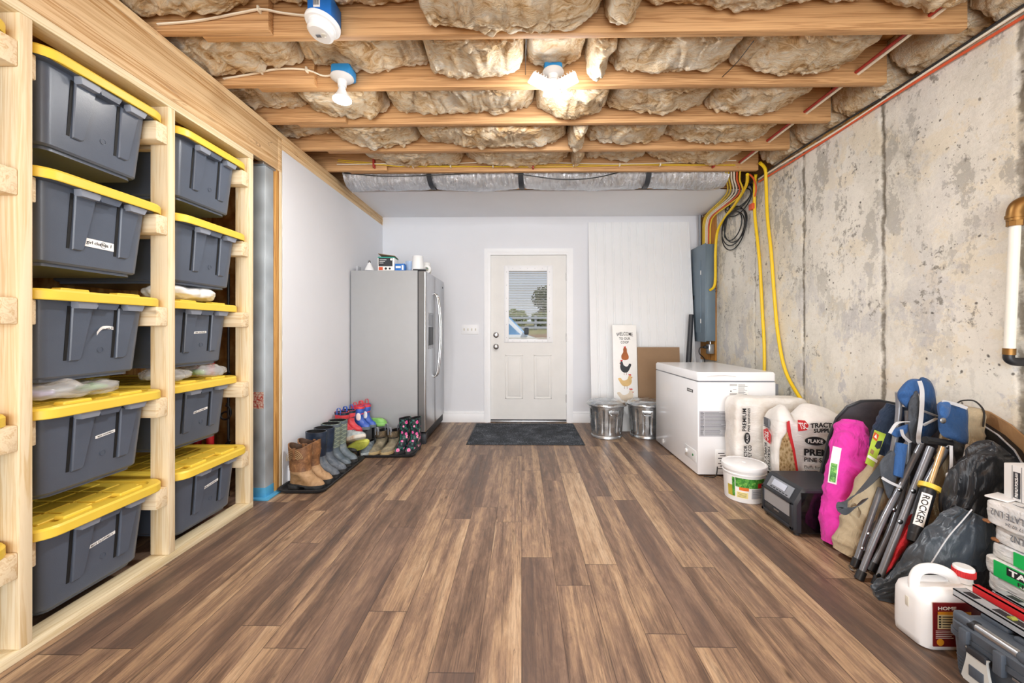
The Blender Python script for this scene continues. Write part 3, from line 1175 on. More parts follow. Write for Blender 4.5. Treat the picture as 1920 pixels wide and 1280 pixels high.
# ------------------------------------------------------------------ totes (built once, copied)
# local: front faces -y, z from the tote's underside
def make_tote(label):
    t = thing('storage_tote', label, 'storage tote')
    H = 0.322
    mb = MB()
    D0, D1, W0, W1 = 0.655, 0.70, 0.378, 0.414
    rings = []

    def ring(z, w, d, r=0.035):
        return rrect(w, d, r, z, 5, -0.008, 0.40)

    def lerp(a, b, t):
        return a + (b - a) * t
    rings.append(ring(0.0, W0 - 0.05, D0 - 0.05))
    rings.append(ring(0.0, W0 - 0.03, D0 - 0.03))
    rings.append(ring(0.012, W0 - 0.03, D0 - 0.03))
    rings.append(ring(0.012, W0 - 0.012, D0 - 0.012))
    rings.append(ring(0.020, W0, D0))
    for k in range(1, 6):
        u = k / 5
        rings.append(ring(lerp(0.02, 0.3062, u), lerp(W0, W1, u), lerp(D0, D1, u)))
    rings.append(ring(0.3064, W1 + 0.05, D1 + 0.05))
    rings.append(ring(H, W1 + 0.05, D1 + 0.05))
    mb.loft(rings)
    mb.build('body', 'tote_grey', t, True, smooth=28)

    # the two raised pilasters on the front, each with one upright and one slanting side
    def front(z):
        return 0.40 - lerp(D0, D1, (z - 0.02) / 0.265) / 2

    for a, b, c in ((-0.108, -0.030, -0.062), (0.070, 0.150, 0.118)):
        z1, z0 = 0.292, 0.075
        e = 0.009
        q = [(a, z1), (b, z1), (c, z0 + 0.006), (c - 0.008, z0), (a + 0.006, z0)]
        mb = MB()
        inner = [Vector((x, front(z) + 0.01, z)) for x, z in q]
        outer0 = [Vector((x, front(z) - e * 0.55, z)) for x, z in q]
        cx = sum(p[0] for p in q) / 5
        cz = sum(p[1] for p in q) / 5
        outer = [Vector((x + (cx - x) * 0.10, front(z) - e, z + (cz - z) * 0.04)) for x, z in q]
        mb.loft([inner, outer0, outer], False, True)
        mb.build('front_rib', 'tote_grey', t, True, smooth=20)
    # dark strip beside each rib, painting in the shade of its upright side
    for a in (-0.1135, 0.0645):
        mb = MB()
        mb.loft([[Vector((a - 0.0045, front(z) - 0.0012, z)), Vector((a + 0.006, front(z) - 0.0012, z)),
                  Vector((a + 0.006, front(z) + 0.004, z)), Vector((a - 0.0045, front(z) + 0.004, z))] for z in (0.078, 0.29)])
        mb.build('rib_shade_strip', 'dark', t, True)
    for x in (-0.075, 0.0, 0.118):
        mb = MB()
        w = 0.040 if x else 0.045
        mb.loft([[Vector((x - w, 0.012, 0.306)), Vector((x + w, 0.012, 0.306)), Vector((x + w, 0.04, 0.306)), Vector((x - w, 0.04, 0.306))],
                 [Vector((x - w * 0.78, 0.016, 0.281)), Vector((x + w * 0.78, 0.016, 0.281)), Vector((x + w * 0.78, 0.05, 0.281)), Vector((x - w * 0.78, 0.05, 0.281))]])
        mb.build('rim_clip', 'tote_clip' if x else 'tote_grey', t, True, smooth=20)
    # small round mould mark
    mb = MB()
    zc = 0.115
    mb.lathe([(0.012, 0.0), (0.012, 0.0016), (0.010, 0.0016), (0.010, 0.0)], (0.015, front(zc), zc), 20, Matrix.Rotation(R(90), 4, 'X'), False, False)
    mb.build('mould_mark', 'tote_grey', t, True)

    mb = MB()
    lw, ld = 0.520, 0.80
    rl = [rrect(lw - 0.02, ld - 0.02, 0.07, 0.312, 7, 0, 0.40), rrect(lw - 0.004, ld - 0.004, 0.075, 0.306, 7, 0, 0.40),
          rrect(lw, ld, 0.077, 0.309, 7, 0, 0.40), rrect(lw, ld, 0.077, 0.338, 7, 0, 0.40), rrect(lw - 0.012, ld - 0.012, 0.072, 0.346, 7, 0, 0.40),
          rrect(lw - 0.075, ld - 0.075, 0.05, 0.347, 7, 0, 0.40), rrect(lw - 0.085, ld - 0.085, 0.045, 0.338, 7, 0, 0.40)]
    mb.loft(rl)
    # raised squares across the sunk panel, and stacking blocks at the ends
    nx, ny = 4, 7
    cw, cd = (lw - 0.12) / nx, (ld - 0.16) / ny
    for i in range(nx):
        for j in range(ny):
            x = -lw / 2 + 0.06 + cw * (i + 0.5)
            y = 0.08 + cd * (j + 0.5)
            mb.box(x - cw / 2 + 0.005, x + cw / 2 - 0.005, y - cd / 2 + 0.005, y + cd / 2 - 0.005, 0.336, 0.344, 0.003, 1)
    for y in (0.052, 0.748):
        mb.box(-0.155, -0.055, y - 0.022, y + 0.022, 0.340, 0.356, 0.004, 1)
        mb.box(0.055, 0.155, y - 0.022, y + 0.022, 0.340, 0.356, 0.004, 1)
    mb.build('lid', 'tote_yellow', t, True, smooth=30)
    return t


# bays between the posts (their middles) and which levels are filled
def bay_mid(k):
    return (POSTS[k] + 0.038 + POSTS[k + 1]) / 2


NAMES = ['top', 'second', 'middle', 'fourth', 'bottom']
proto = None
TOTES = {}
plan = [(0, 0, 0.0), (0, 3, 0.0), (0, 4, 0.0)] + [(1, k, (0, 0, .012, 0, 0)[k]) for k in range(5)] + [(2, k, (0, 0, .05, .05, -.005)[k]) for k in range(5)]
colname = {0: 'cut off at the left edge, beyond the first post', 1: 'between the first two posts of the rack', 2: 'between the second and third posts of the rack'}
extra = {(1, 0): 'grey tote with yellow lid and scuffed front', (1, 1): 'grey tote with handwritten tape reading girl clothes', (1, 2): 'grey tote with a curling tape label',
         (1, 3): 'grey tote under a clear bag', (1, 4): 'grey tote with tape reading BOY CLOTHES, lid exposed',
         (2, 0): 'grey tote with plain clean front', (2, 1): 'grey tote under a crumpled white bag', (2, 2): 'grey tote with short white tape',
         (2, 3): 'grey tote with long white tape', (2, 4): 'grey tote with slanted white tape, lid exposed'}
rt = random.Random(5)
for bay, lev, rec in plan:
    lab = extra.get((bay, lev), 'yellow lid of a grey tote') + ', ' + NAMES[lev] + ' row, ' + ('left edge of rack' if bay == 0 else ('nearer column' if bay == 1 else 'farther column'))
    z = LEVELS[lev] - 0.3055
    loc = (XL + 0.012 - rec, bay_mid(bay) + rt.uniform(-0.001, 0.001), z)
    if proto is None:
        proto = make_tote(lab)
        o = proto
        o.location = loc
        o.rotation_euler = (0, 0, R(90))
        o['group'] = 'grey totes with yellow lids in the rack'
    else:
        o = dup(proto, loc, R(90), lab)
    TOTES[(bay, lev)] = o
bpy.context.view_layer.update()


# tape labels on the totes' fronts (local tote coordinates: x along the front, z up)
def tape(key, x0, x1, z0, z1, zc_tilt, words_, h, curl=False, mat='ink'):
    t = TOTES[key]
    fy = lambda z: 0.40 - (0.655 + 0.045 * (z - 0.02) / 0.265) / 2
    mb = MB()
    n = 14
    ra, rb = [], []
    for k in range(n + 1):
        u = k / n
        x = x0 + (x1 - x0) * u
        dz = zc_tilt * (u - 0.5)
        lift = 0.0
        bend = 0.0
        if curl:
            lift = 0.022 * max(0, 0.45 - u) ** 1.2 * 2
            bend = -0.03 * max(0, 0.40 - u) ** 1.3 + 0.010 * math.sin(u * 3.0)
        za, zb = z0 + dz + bend, z1 + dz + bend
        ra.append((x, fy((za + zb) / 2) - 0.0012 - lift, za, zb))
    rings = [[Vector((x, y, za)), Vector((x, y, zb)), Vector((x, y + 0.0008, zb)), Vector((x, y + 0.0008, za))] for x, y, za, zb in ra]
    mb.loft(rings)
    tp = mb.build('label_tape', 'tape_white', t, True, smooth=50)
    zc = (z0 + z1) / 2
    xd = Vector((x1 - x0, 0, zc_tilt)).normalized()
    o = text('lettering', words_, mat, tp, ((x0 + x1) / 2 + (0.02 if curl else 0), fy(zc) - 0.0022, zc + (0.006 if curl else 0)), xd, Vector((-xd.z, -0.09, xd.x)), width=(x1 - x0) * (0.62 if curl else 0.8), height=h, local=True)


tape((1, 1), -0.062, 0.058, 0.098, 0.132, -0.002, 'girl clothes 1', 0.017)
tape((1, 2), -0.02, 0.06, 0.190, 0.203, 0.012, 'SUPPLIES', 0.007, True)
tape((1, 3), -0.02, 0.058, 0.185, 0.197, 0.010, 'BOY CLOTHES 4', 0.006)
tape((1, 4), -0.048, 0.058, 0.178, 0.191, 0.012, 'BOY CLOTHES 2', 0.007)
tape((2, 2), -0.042, 0.045, 0.178, 0.190, 0.004, 'GIRL CLOTHES', 0.006)
tape((2, 3), -0.050, 0.055, 0.172, 0.184, 0.012, 'GIRL CLOTHES 4', 0.006)
tape((2, 4), -0.050, 0.060, 0.190, 0.203, 0.014, 'GIRL CLOTHES 6', 0.006)


# ------------------------------------------------------------------ plastic bags lying on the lids
def flat_bag(name, label, c, d, seed, mat, rz=0.0, inner=None):
    mb = MB()
    mb.superbox((c[0], c[1], c[2] + d[2] / 2), d, 22, 2.6, 0.028, 9.0, seed, Matrix.Rotation(rz, 4, 'Z'), oct=5)
    lo = min(p[2] for p in mb.v)
    mb.v = [(p[0], p[1], max(p[2], c[2]) if p[2] < c[2] else p[2]) for p in mb.v]
    o = tag(mb.build(name, mat, smooth=60), label, 'plastic bag')
    if inner:
        m2 = MB()
        for k, (mt) in enumerate(inner):
            a = c[1] - d[1] * 0.28 + d[1] * 0.28 * k
            m3 = MB().superbox((c[0] - 0.04 * (k % 2), a, c[2] + 0.012 + d[2] * 0.22), (d[0] * 0.45, d[1] * 0.24, d[2] * 0.42), 8, 3, 0.008, 20, seed + k)
            m3.build('folded_cloth', mt, o)
    return o


fabric('toy_green', '#6d9b57')
fabric('toy_violet', '#8d84b5')
fabric('cloth_grey', '#9aa0a2')
flat_bag('plastic_bag', 'clear plastic bag of small clothes on fourth tote lid, nearer column', (XL - 0.13, bay_mid(1) - 0.06, LEVELS[3] + 0.055), (0.22, 0.36, 0.065), 2.0, 'clear_bag', 0, ['toy_violet', 'cloth_grey', 'toy_green'])
flat_bag('plastic_bag', 'crumpled white plastic bag on the middle tote, farther column', (XL - 0.17, bay_mid(2) - 0.04, LEVELS[2] + 0.055), (0.22, 0.34, 0.075), 5.0, 'tape_white')
flat_bag('plastic_bag', 'clear bag of grey cloth on fourth tote, farther column', (XL - 0.19, bay_mid(2) - 0.10, LEVELS[3] + 0.055), (0.20, 0.22, 0.065), 7.0, 'clear_bag', 0, ['cloth_grey', 'cloth_grey'])
flat_bag('plastic_bag', 'clear bag beside grey cloth bag on fourth tote, farther column', (XL - 0.17, bay_mid(2) + 0.12, LEVELS[3] + 0.055), (0.20, 0.20, 0.060), 9.0, 'clear_bag', 0, ['toy_green', 'cloth_grey'])

# odds and ends standing behind the rack's far post
st = thing('garden_stake', 'black wrought iron scroll stake behind the far post of the rack', 'garden stake', (-1.98, 2.66, 0))
MB().cyl((-1.98, 2.66, 0), (-1.98, 2.66, 1.5), 0.008).build('rod', 'cable_black', st)
for z0, sgn in ((0.28, 1), (0.52, -1), (0.74, 1)):
    pts = [(-1.98 + sgn * 0.005 + sgn * 0.055 * (1 - t) * math.sin(t * 9.5) * 0.9, 2.655 + 0.001 * t, z0 + 0.11 * t + 0.05 * (1 - t) * math.cos(t * 9.5)) for t in np.linspace(0, 1, 40)]
    MB().tube(pts, 0.006, 8).build('scroll', 'cable_black', st)
for k, (x, y, z, lab) in enumerate(((-2.06, 2.60, 1.16, 'orange-red pole behind the totes, nearer the aisle'), (-2.16, 2.62, 1.10, 'orange-red pole behind the totes, deeper in the rack'))):
    mb = MB().cyl((x, y, 0.0), (x, y + 0.01, z), 0.022)
    mb.lathe([(0.022, 0), (0.026, 0.01), (0.026, 0.04), (0.012, 0.05)], (x, y + 0.01, z), 16)
    tag(mb.build('pole', 'red'), lab, 'pole')

# ------------------------------------------------------------------ steel column
pc = thing('steel_column', 'galvanized square steel column with a blue painted foot beside the rack', 'column', (XL - 0.046, 2.688 + LY, 0))
y0 = 2.644 + LY
MB().box(XL - 0.092, XL - 0.002, y0, y0 + 0.09, 0.045, 2.215, 0.004).build('shaft', 'post_steel', pc)
plain('foot_blue', '#4f9fca', 0.6, var=0.15)
mb = MB().box(XL - 0.115, XL + 0.035, y0 - 0.03, y0 + 0.125, 0, 0.012, 0.002)
mb.box(XL - 0.0935, XL - 0.0005, y0 - 0.0015, y0 + 0.0915, 0.010, 0.075, 0.003)
mb.build('base_plate', 'foot_blue', pc)
MB().box(XL - 0.13, XL + 0.001, y0 - 0.02, y0 + 0.11, 2.215, 2.234, 0.002).build('cap_plate', 'steel', pc)
n = NT('torn_sticker')
f = n.noise(n.coord(), 70, 4, 0.7)
M['torn_sticker'] = n.out(n.ramp(f, [(0.45, lin('#a3342c')), (0.55, lin('#c9b6a5'))]), 0.7)
MB().box(XL - 0.080, XL - 0.012, y0 - 0.0015, y0 + 0.002, 0.60, 0.71, 0).build('torn_sticker', 'torn_sticker', pc)

# ------------------------------------------------------------------ ceiling joists (turned a hair, like the rest of the far room)
JY = [1.477, 1.884, 2.290, 2.697, 3.103, 3.510, 3.925]
ORD = ['nearest', 'second', 'third', 'fourth', 'fifth', 'sixth', 'farthest']
for k, y in enumerate(JY):
    y -= 0.012
    o = struct(MB().box(-1.52, 2.06, y, y + 0.038, ZJ, ZJ + 0.238, 0.002), 'ceiling_joist', 'joist_x', ORD[k] + ' timber ceiling joist from the camera')
    o2 = struct(MB().box(-2.5, -1.177, y - 0.0385, y - 0.0005, ZJ + 0.0005, ZJ + 0.238, 0.002), 'ceiling_joist', 'joist_x', 'lapped end piece on the ' + ORD[k] + ' ceiling joist')

# ------------------------------------------------------------------ fibreglass batts between the joists
def batt(x0, x1, y0, y1, drop, seed, label, ends=True, lump=1.0):
    """A hanging pillow of wool: y0..y1 across the bay, its belly reaching down to drop below the subfloor."""
    L = x1 - x0
    nx = max(18, int(L / 0.0075))
    nt = 84
    top = 2.752
    sd = seed * 5.31
    rings = []
    for i in range(nx + 1):
        u = i / nx
        x = x0 + L * u
        e = 1.0
        if ends:
            e = 0.55 + 0.45 * (1 - abs(2 * u - 1) ** 12) ** 0.5
        sag = (drop + 0.022) * (0.84 + 0.22 * math.sin(math.pi * u)) * e
        sag += 0.030 * mnoise.noise((x * 2.6, sd, 1.0)) * e
        yl = y1 - (0.041 if x < -1.165 else 0.003)
        ym, wy = (y0 + yl) / 2, (yl - y0)
        ring = []
        for j in range(nt + 1):
            a = math.pi * j / nt
            c, s = math.cos(a), math.sin(a)
            yy = ym - wy / 2 * math.copysign(abs(c) ** 0.30, c)
            zz = top - sag * (s ** 0.52)
            k = s ** 0.5
            p = Vector((x * 1.0, yy, zz))
            q = Vector((x * 4.2 + sd, yy * 6.0, zz * 6.0))
            d1 = mnoise.fractal(q, 1.0, 2.1, 3) * 0.026
            wp = Vector((x * 6 + sd, yy * 7, zz * 7))
            wx, wy2 = mnoise.noise(wp) * 0.9, mnoise.noise(wp + Vector((5, 9, 2))) * 0.9
            # tufts and torn creases
            q2 = Vector((x * 13 + sd + wx, yy * 17 + wy2, zz * 15))
            r1 = 1 - 2.2 * abs(mnoise.noise(q2))
            q3 = Vector((x * 27 + sd + wx * 2.4, yy * 44 + wy2 * 2.4, zz * 38))
            r2 = 1 - 2.2 * abs(mnoise.noise(q3))
            q4 = Vector((x * 60 + sd + wx * 5, yy * 105 + wy2 * 5, zz * 90))
            r3 = mnoise.noise(q4)
            d2 = r1 * 0.016 + r2 * 0.009 + r3 * 0.0045
            dz = (d1 - d2) * k * lump
            dx = (mnoise.noise(q2 + Vector((7, 3, 1))) * 0.020 + mnoise.noise(q3 + Vector((2, 8, 4))) * 0.008) * k
            zz = min(zz - dz, top)
            yy = min(max(yy + (d2 * 0.5 - d1 * 0.3) * c, y0), yl)
            ring.append(Vector((x + dx * e, yy, zz)))
        rings.append(ring)
    mb = MB()
    mb.loft(rings, True, True, closed=True)
    o = mb.build('insulation_batt', 'wool', smooth=75)
    tag(o, label, 'insulation', 'fibreglass insulation batts between the ceiling joists')
    return o


bays = [
    # nearest bay first: list of (x0, x1, drop)
    [(-2.1, -1.22, 0.17), (-1.20, -0.46, 0.115), (-0.46, 0.36, 0.255), (0.38, 0.52, 0.215), (0.54, 1.60, 0.165), (1.60, 2.04, 0.17)],
    [(-2.1, -1.22, 0.185), (-1.20, -0.52, 0.145), (-0.52, 0.015, 0.195), (0.03, 0.34, 0.16), (0.36, 0.47, 0.225), (0.49, 1.13, 0.172), (1.145, 1.83, 0.19)],
    [(-2.1, -1.42, 0.15), (-1.40, -0.88, 0.205), (-0.87, 0.08, 0.185), (0.10, 0.54, 0.215), (0.56, 1.20, 0.18), (1.21, 1.78, 0.195)],
    [(-2.1, -1.42, 0.16), (-1.40, -0.78, 0.215), (-0.77, 0.34, 0.215), (0.35, 0.47, 0.24), (0.48, 1.06, 0.20), (1.07, 1.83, 0.20)],
    [(-1.34, -0.50, 0.19), (-0.49, 0.40, 0.185), (0.42, 0.52, 0.20), (0.54, 1.05, 0.16), (1.06, 1.85, 0.18)],
]
BN = ['nearest joist bay', 'second joist bay', 'third joist bay', 'fourth joist bay', 'fifth joist bay']
ON = ['first', 'second', 'third', 'fourth', 'fifth', 'sixth', 'seventh']
for b, segs in enumerate(bays):
    ya, yb = JY[b] - 0.012 + 0.039, JY[b + 1] - 0.012
    for k, (x0, x1, dr) in enumerate(segs):
        kind = 'narrow hanging flap of tan insulation' if x1 - x0 < 0.2 else ('sagging tan fibreglass batt' if dr > 0.2 else 'tan fibreglass batt')
        batt(x0, x1, ya, yb, dr, b * 9 + k + 1, '%s, %s from the left in the %s' % (kind, ON[k], BN[b]))
    # pieces tucked over the concrete wall
    batt(2.07, 2.285, ya - 0.03, yb + 0.02, 0.205, b * 9 + 8.5, 'loose wad of insulation over the concrete wall, %s' % BN[b], True, 1.2)

# wire hangers under the batts
hang = [((-0.355, 1.80, 2.63), (-0.335, 1.855, 2.548)), ((1.155, 2.00, 2.56), (1.135, 2.27, 2.552)), ((0.022, 1.93, 2.57), (0.022, 2.27, 2.575))]
hl = ['black wire pin across the nearest joist right of the smoke alarm', 'black wire hanger at a batt seam, right half of second bay', 'black wire hanger at a batt seam above the lamp']
for (a, b), l in zip(hang, hl):
    m = [a, ((a[0] + b[0]) / 2, (a[1] + b[1]) / 2, (a[2] + b[2]) / 2 - 0.012), b]
    tag(MB().tube(catmull(m, 6), 0.0022, 6).build('wire_hanger', 'cable_black'), l, 'wire hanger')

# ------------------------------------------------------------------ silver flexible duct across the far bay
def foil():
    n = NT('foil')
    v = n.coord()
    a = n.noise(n.scaled((26, 8, 8)), 1.0, 6, 0.65, 1.5)
    b = n.noise(v, 3, 3)
    col = n.ramp(n.math('ADD', n.math('MULTIPLY', a, 0.6), n.math('MULTIPLY', b, 0.4)), [(0.3, lin('#b9bcc2')), (0.6, lin('#e6e8ec'))])
    n.bump(a, 0.9, 0.03)
    M['foil'] = n.out(col, 0.24, 0.85)


foil()
duct = thing('flexible_duct', 'silver foil flexible duct hung across the far joist bay', 'duct', (0.2, 3.72, 2.5))
rings = []
XS = np.arange(-1.62, 1.86, 0.012)
STR = [-0.83, 0.0, 1.15]
for x in XS:
    d = min(abs(x - s) for s in STR)
    nxt = [s for s in STR if s >= x]
    prv = [s for s in STR if s < x]
    if nxt and prv:
        u = (x - prv[-1]) / (nxt[0] - prv[-1])
        sg = math.sin(math.pi * u)
    else:
        sg = min(1, d / 0.5) ** 0.7 * 0.7
    zc = 2.575 - 0.020 * sg
    r = 0.125 + 0.010 * (1 - math.exp(-(d / 0.06) ** 2)) - 0.010
    ring = []
    for k in range(40):
        a = 2 * math.pi * k / 40
        w = 0.008 * mnoise.noise((x * 32, math.sin(a) * 2.5, math.cos(a) * 2.5)) + 0.010 * mnoise.noise((x * 5 + 3, math.sin(a) * 2, math.cos(a) * 2))
        ring.append(Vector((x, 3.722 + (r + 0.02 + w) * math.cos(a), zc + (r + w) * math.sin(a))))
    rings.append(ring)
MB().loft(rings).build('sleeve', 'foil', duct, smooth=80)
for s in STR:
    mb = MB()
    pts = []
    for k in range(25):
        a = math.pi * k / 24
        pts.append((s + 0.05 * math.cos(a) * 0.2, 3.722 + 0.146 * math.cos(a), 2.575 - 0.128 * math.sin(a)))
    pts = [(pts[0][0], pts[0][1], 2.74)] + pts + [(pts[-1][0], pts[-1][1], 2.74)]
    mb.ribbon(pts, (1, 0, 0), 0.045, 0.003)
    mb.build('hanger_strap', 'charcoal', duct)
text('lettering', 'R-8.0   6"', 'ink_grey', duct, (1.45, 3.645, 2.464), (-1, 0, 0), (0, 0.75, -0.66), width=0.34, height=0.028)
cable = catmull([(-1.60, 3.56, 2.535), (-1.2, 3.553, 2.50), (-0.6, 3.553, 2.515), (-0.25, 3.55, 2.545), (0.05, 3.55, 2.50), (0.35, 3.55, 2.462), (0.65, 3.55, 2.475), (0.95, 3.553, 2.545)], 8)
tag(MB().tube(cable, 0.0045, 8).build('cable', 'cable_black'), 'thin black cable sagging in front of the silver duct', 'cable')

# ------------------------------------------------------------------ cables clipped along the joist in front of the duct
yj = JY[5] - 0.012 - 0.009
for k, (mt, z, amp, lab) in enumerate((('cable_yellow', 2.560, 0.006, 'upper yellow cable clipped along the joist before the duct'),
                                       ('cable_yellow', 2.550, -0.007, 'lower yellow cable clipped along the joist before the duct'),
                                       ('cable_white', 2.572, 0.012, 'cream cable clipped along the joist before the duct'))):
    pts = []
    for i in range(60):
        u = i / 59
        x = -1.60 + 3.45 * u
        lap = -0.039 * max(0.0, min(1.0, (-1.10 - x) / 0.07))
        pts.append((x, yj + lap - 0.0115 * k, z + amp * math.sin(x * 3.1 + k) + (0.05 * max(0, -1.2 - x) * (2 if k < 2 else -0.7))))
    tag(MB().tube(pts, 0.0055, 8, flat=0.7).build('cable', mt), lab, 'cable')
for k, x in enumerate((-1.28, 0.10, 1.66)):
    lap = -0.039 if x < -1.15 else 0
    tag(MB().box(x - 0.007, x + 0.007, yj + lap - 0.034, yj + lap + 0.008, 2.528, 2.60, 0.003).build('cable_clamp', 'cable_red'),
        'dark red cable clamp on the joist before the duct, ' + ('at its left end', 'in the middle', 'at its right end')[k], 'cable clamp')
for k, x in enumerate((-0.95, -0.62, -0.25, 0.45, 0.85, 1.20)):
    tag(MB().box(x - 0.005, x + 0.005, yj - 0.032, yj + 0.008, 2.542, 2.568, 0.002).build('cable_staple', 'cable_white'),
        'small white cable staple, %s from the left on the joist before the duct' % ON[k], 'staple')

# ------------------------------------------------------------------ smoke alarm
sx, sy, sz = -0.905, 1.795, 2.497
al = thing('smoke_alarm', 'white smoke alarm on a blue box against the nearest joist', 'smoke alarm', (sx, sy, sz))
MB().box(sx - 0.055, sx + 0.055, sy - 0.03, sy + 0.075, sz + 0.02, sz + 0.125, 0.008).build('ceiling_box', 'blue_box', al)
MB().box(sx - 0.025, sx + 0.005, sy - 0.0325, sy - 0.028, sz + 0.065, sz + 0.112, 0.001).build('box_sticker', 'tape_white', al)
mb = MB()
for k in range(7):
    xx = sx - 0.022 + 0.0034 * k
    mb.box(xx, xx + (0.0011 if k % 2 else 0.002), sy - 0.0335, sy - 0.032, sz + 0.074, sz + 0.100)
mb.build('barcode', 'ink', al)
til = Matrix.Rotation(R(-8), 4, 'X') @ Matrix.Rotation(R(10), 4, 'Y')
MB().lathe([(0.02, 0.022), (0.070, 0.022), (0.076, 0.017), (0.076, 0.007), (0.070, 0.0), (0.05, -0.002)], (sx, sy, sz), 40, til).build('base_ring', 'white_plastic', al)
MB().lathe([(0.058, 0.0), (0.059, -0.010), (0.054, -0.012), (0.053, -0.016), (0.058, -0.018), (0.056, -0.034), (0.046, -0.043), (0.02, -0.046), (0.0, -0.046)], (sx, sy, sz), 40, til, True, False).build('housing', 'white_plastic', al)
mb = MB()
for i in range(5):
    for j in range(3):
        mb.cyl((sx - 0.022 + 0.0045 * i, sy - 0.012 + 0.0055 * j, sz - 0.049), (sx - 0.022 + 0.0045 * i, sy - 0.012 + 0.0055 * j, sz - 0.044), 0.0016, n=6)
mb.build('speaker_holes', 'ink_grey', al)
MB().lathe([(0.013, 0), (0.013, -0.003), (0.010, -0.005), (0, -0.005)], (sx + 0.014, sy - 0.01, sz - 0.045), 20).build('test_button', 'beige_plastic', al)
pts = catmull([(-1.69, 1.824, 2.54), (-1.50, 1.822, 2.553), (-1.30, 1.820, 2.585), (-1.20, 1.820, 2.60), (-1.12, 1.850, 2.606), (-1.0, 1.860, 2.600), (-0.955, 1.83, 2.598)], 8)
tag(MB().tube(pts, 0.007, 8, flat=0.6).build('cable', 'cable_white'), 'white cable running along the nearest joist to the smoke alarm', 'cable')
tag(MB().box(-1.217, -1.207, 1.808, 1.834, 2.588, 2.612, 0.002).build('cable_staple', 'cable_white'), 'white cable staple left of the smoke alarm', 'staple')

# ------------------------------------------------------------------ bare bulb in a white holder
bx, by, bz = -1.0, 2.205, 2.520
lh = thing('bulb_holder', 'white lampholder under a blue box with a lit flood bulb', 'ceiling lamp', (bx, by, bz))
MB().box(bx - 0.055, bx + 0.055, by - 0.028, by + 0.07, bz + 0.010, bz + 0.075, 0.014).build('ceiling_box', 'blue_box_light', lh)
MB().lathe([(0.02, 0.012), (0.060, 0.010), (0.062, 0.004), (0.052, -0.004), (0.026, -0.012), (0.022, -0.045), (0.0, -0.045)], (bx, by, bz), 36, None, True, False).build('holder', 'white_plastic', lh)
MB().lathe([(0.016, -0.044), (0.019, -0.058), (0.030, -0.085), (0.046, -0.105), (0.050, -0.114)], (bx, by, bz), 36, None, True, True).build('bulb_neck', 'white_plastic', lh)
MB().lathe([(0.050, -0.114), (0.049, -0.121), (0.038, -0.127), (0.015, -0.130), (0.0, -0.130)], (bx, by, bz), 36, None, True, False).build('bulb_face', 'lamp_warm', lh)
add_light('bulb_light', 'AREA', (bx, by, bz - 0.134), 9, (1.0, 0.96, 0.90), 0.08)
add_light('bulb_glow', 'POINT', (bx, by, bz - 0.19), 4, (1.0, 0.96, 0.90), 0.04)
lh_l = S.objects['bulb_light']
lh_l.data.shape = 'DISK'
pts = catmull([(-1.69, 2.232, 2.545), (-1.52, 2.228, 2.568), (-1.38, 2.226, 2.592), (-1.22, 2.226, 2.588), (-1.13, 2.262, 2.574), (-1.055, 2.24, 2.572)], 8)
tag(MB().tube(pts, 0.007, 8, flat=0.6).build('cable', 'cable_white'), 'white cable running along the second joist to the bulb holder', 'cable')
for x, w in ((-1.47, 'farther from'), (-1.21, 'nearer')):
    tag(MB().box(x - 0.005, x + 0.005, 2.214, 2.240, 2.568 if x < -1.3 else 2.574, 2.594 if x < -1.3 else 2.60, 0.002).build('cable_staple', 'cable_white'), 'white cable staple %s the bulb holder' % w, 'staple')

# ------------------------------------------------------------------ three-leaf LED lamp
fx, fy, fz = 0.175, 2.215, 2.545
lf = thing('ceiling_lamp', 'three-leaf LED ceiling lamp with bright square panels', 'ceiling lamp', (fx, fy, fz))
MB().box(fx - 0.05, fx + 0.05, fy - 0.02, fy + 0.06, fz + 0.01, fz + 0.085, 0.012).build('ceiling_box', 'blue_box_light', lf)
MB().lathe([(0.02, 0.012), (0.058, 0.010), (0.060, 0.003), (0.050, -0.004), (0.028, -0.010), (0.024, -0.035), (0.0, -0.035)], (fx, fy, fz), 36, None, True, False).build('holder', 'white_plastic', lf)
MB().lathe([(0.016, -0.034), (0.034, -0.045), (0.040, -0.07), (0.034, -0.095), (0.0, -0.10)], (fx, fy, fz), 30, None, True, False).build('hub', 'white_plastic', lf)
for k, (ang, tilt) in enumerate(((200, 30), (-20, 30), (92, 30))):
    rot = Matrix.Rotation(R(ang), 4, 'Z') @ Matrix.Rotation(R(-tilt + 14), 4, 'Y')
    c = Vector((fx, fy, fz - 0.085)) + rot.to_3x3() @ Vector((0.088, 0, 0))
    mb = MB().obox(c, (0.105, 0.095, 0.014), rot, 0.006)
    for q in range(6):
        off = rot.to_3x3() @ Vector((-0.04 + 0.016 * q, 0, 0.010))
        mb.obox(c + off, (0.004, 0.085, 0.012), rot)
    leaf = mb.build('lamp_leaf', 'white_plastic', lf)
    MB().obox(c + rot.to_3x3() @ Vector((0.004, 0, -0.0072)), (0.075, 0.072, 0.003), rot, 0.001).build('led_panel', 'lamp_cool', leaf)
    p = c + rot.to_3x3() @ Vector((0.004, 0, -0.011))
    add_light('led_light', 'AREA', p, 14, (0.96, 0.98, 1.0), 0.075, rot.to_euler())
    add_light('led_glow', 'POINT', c + rot.to_3x3() @ Vector((0.02, 0, -0.075)), 3.8, (0.96, 0.98, 1.0), 0.04)

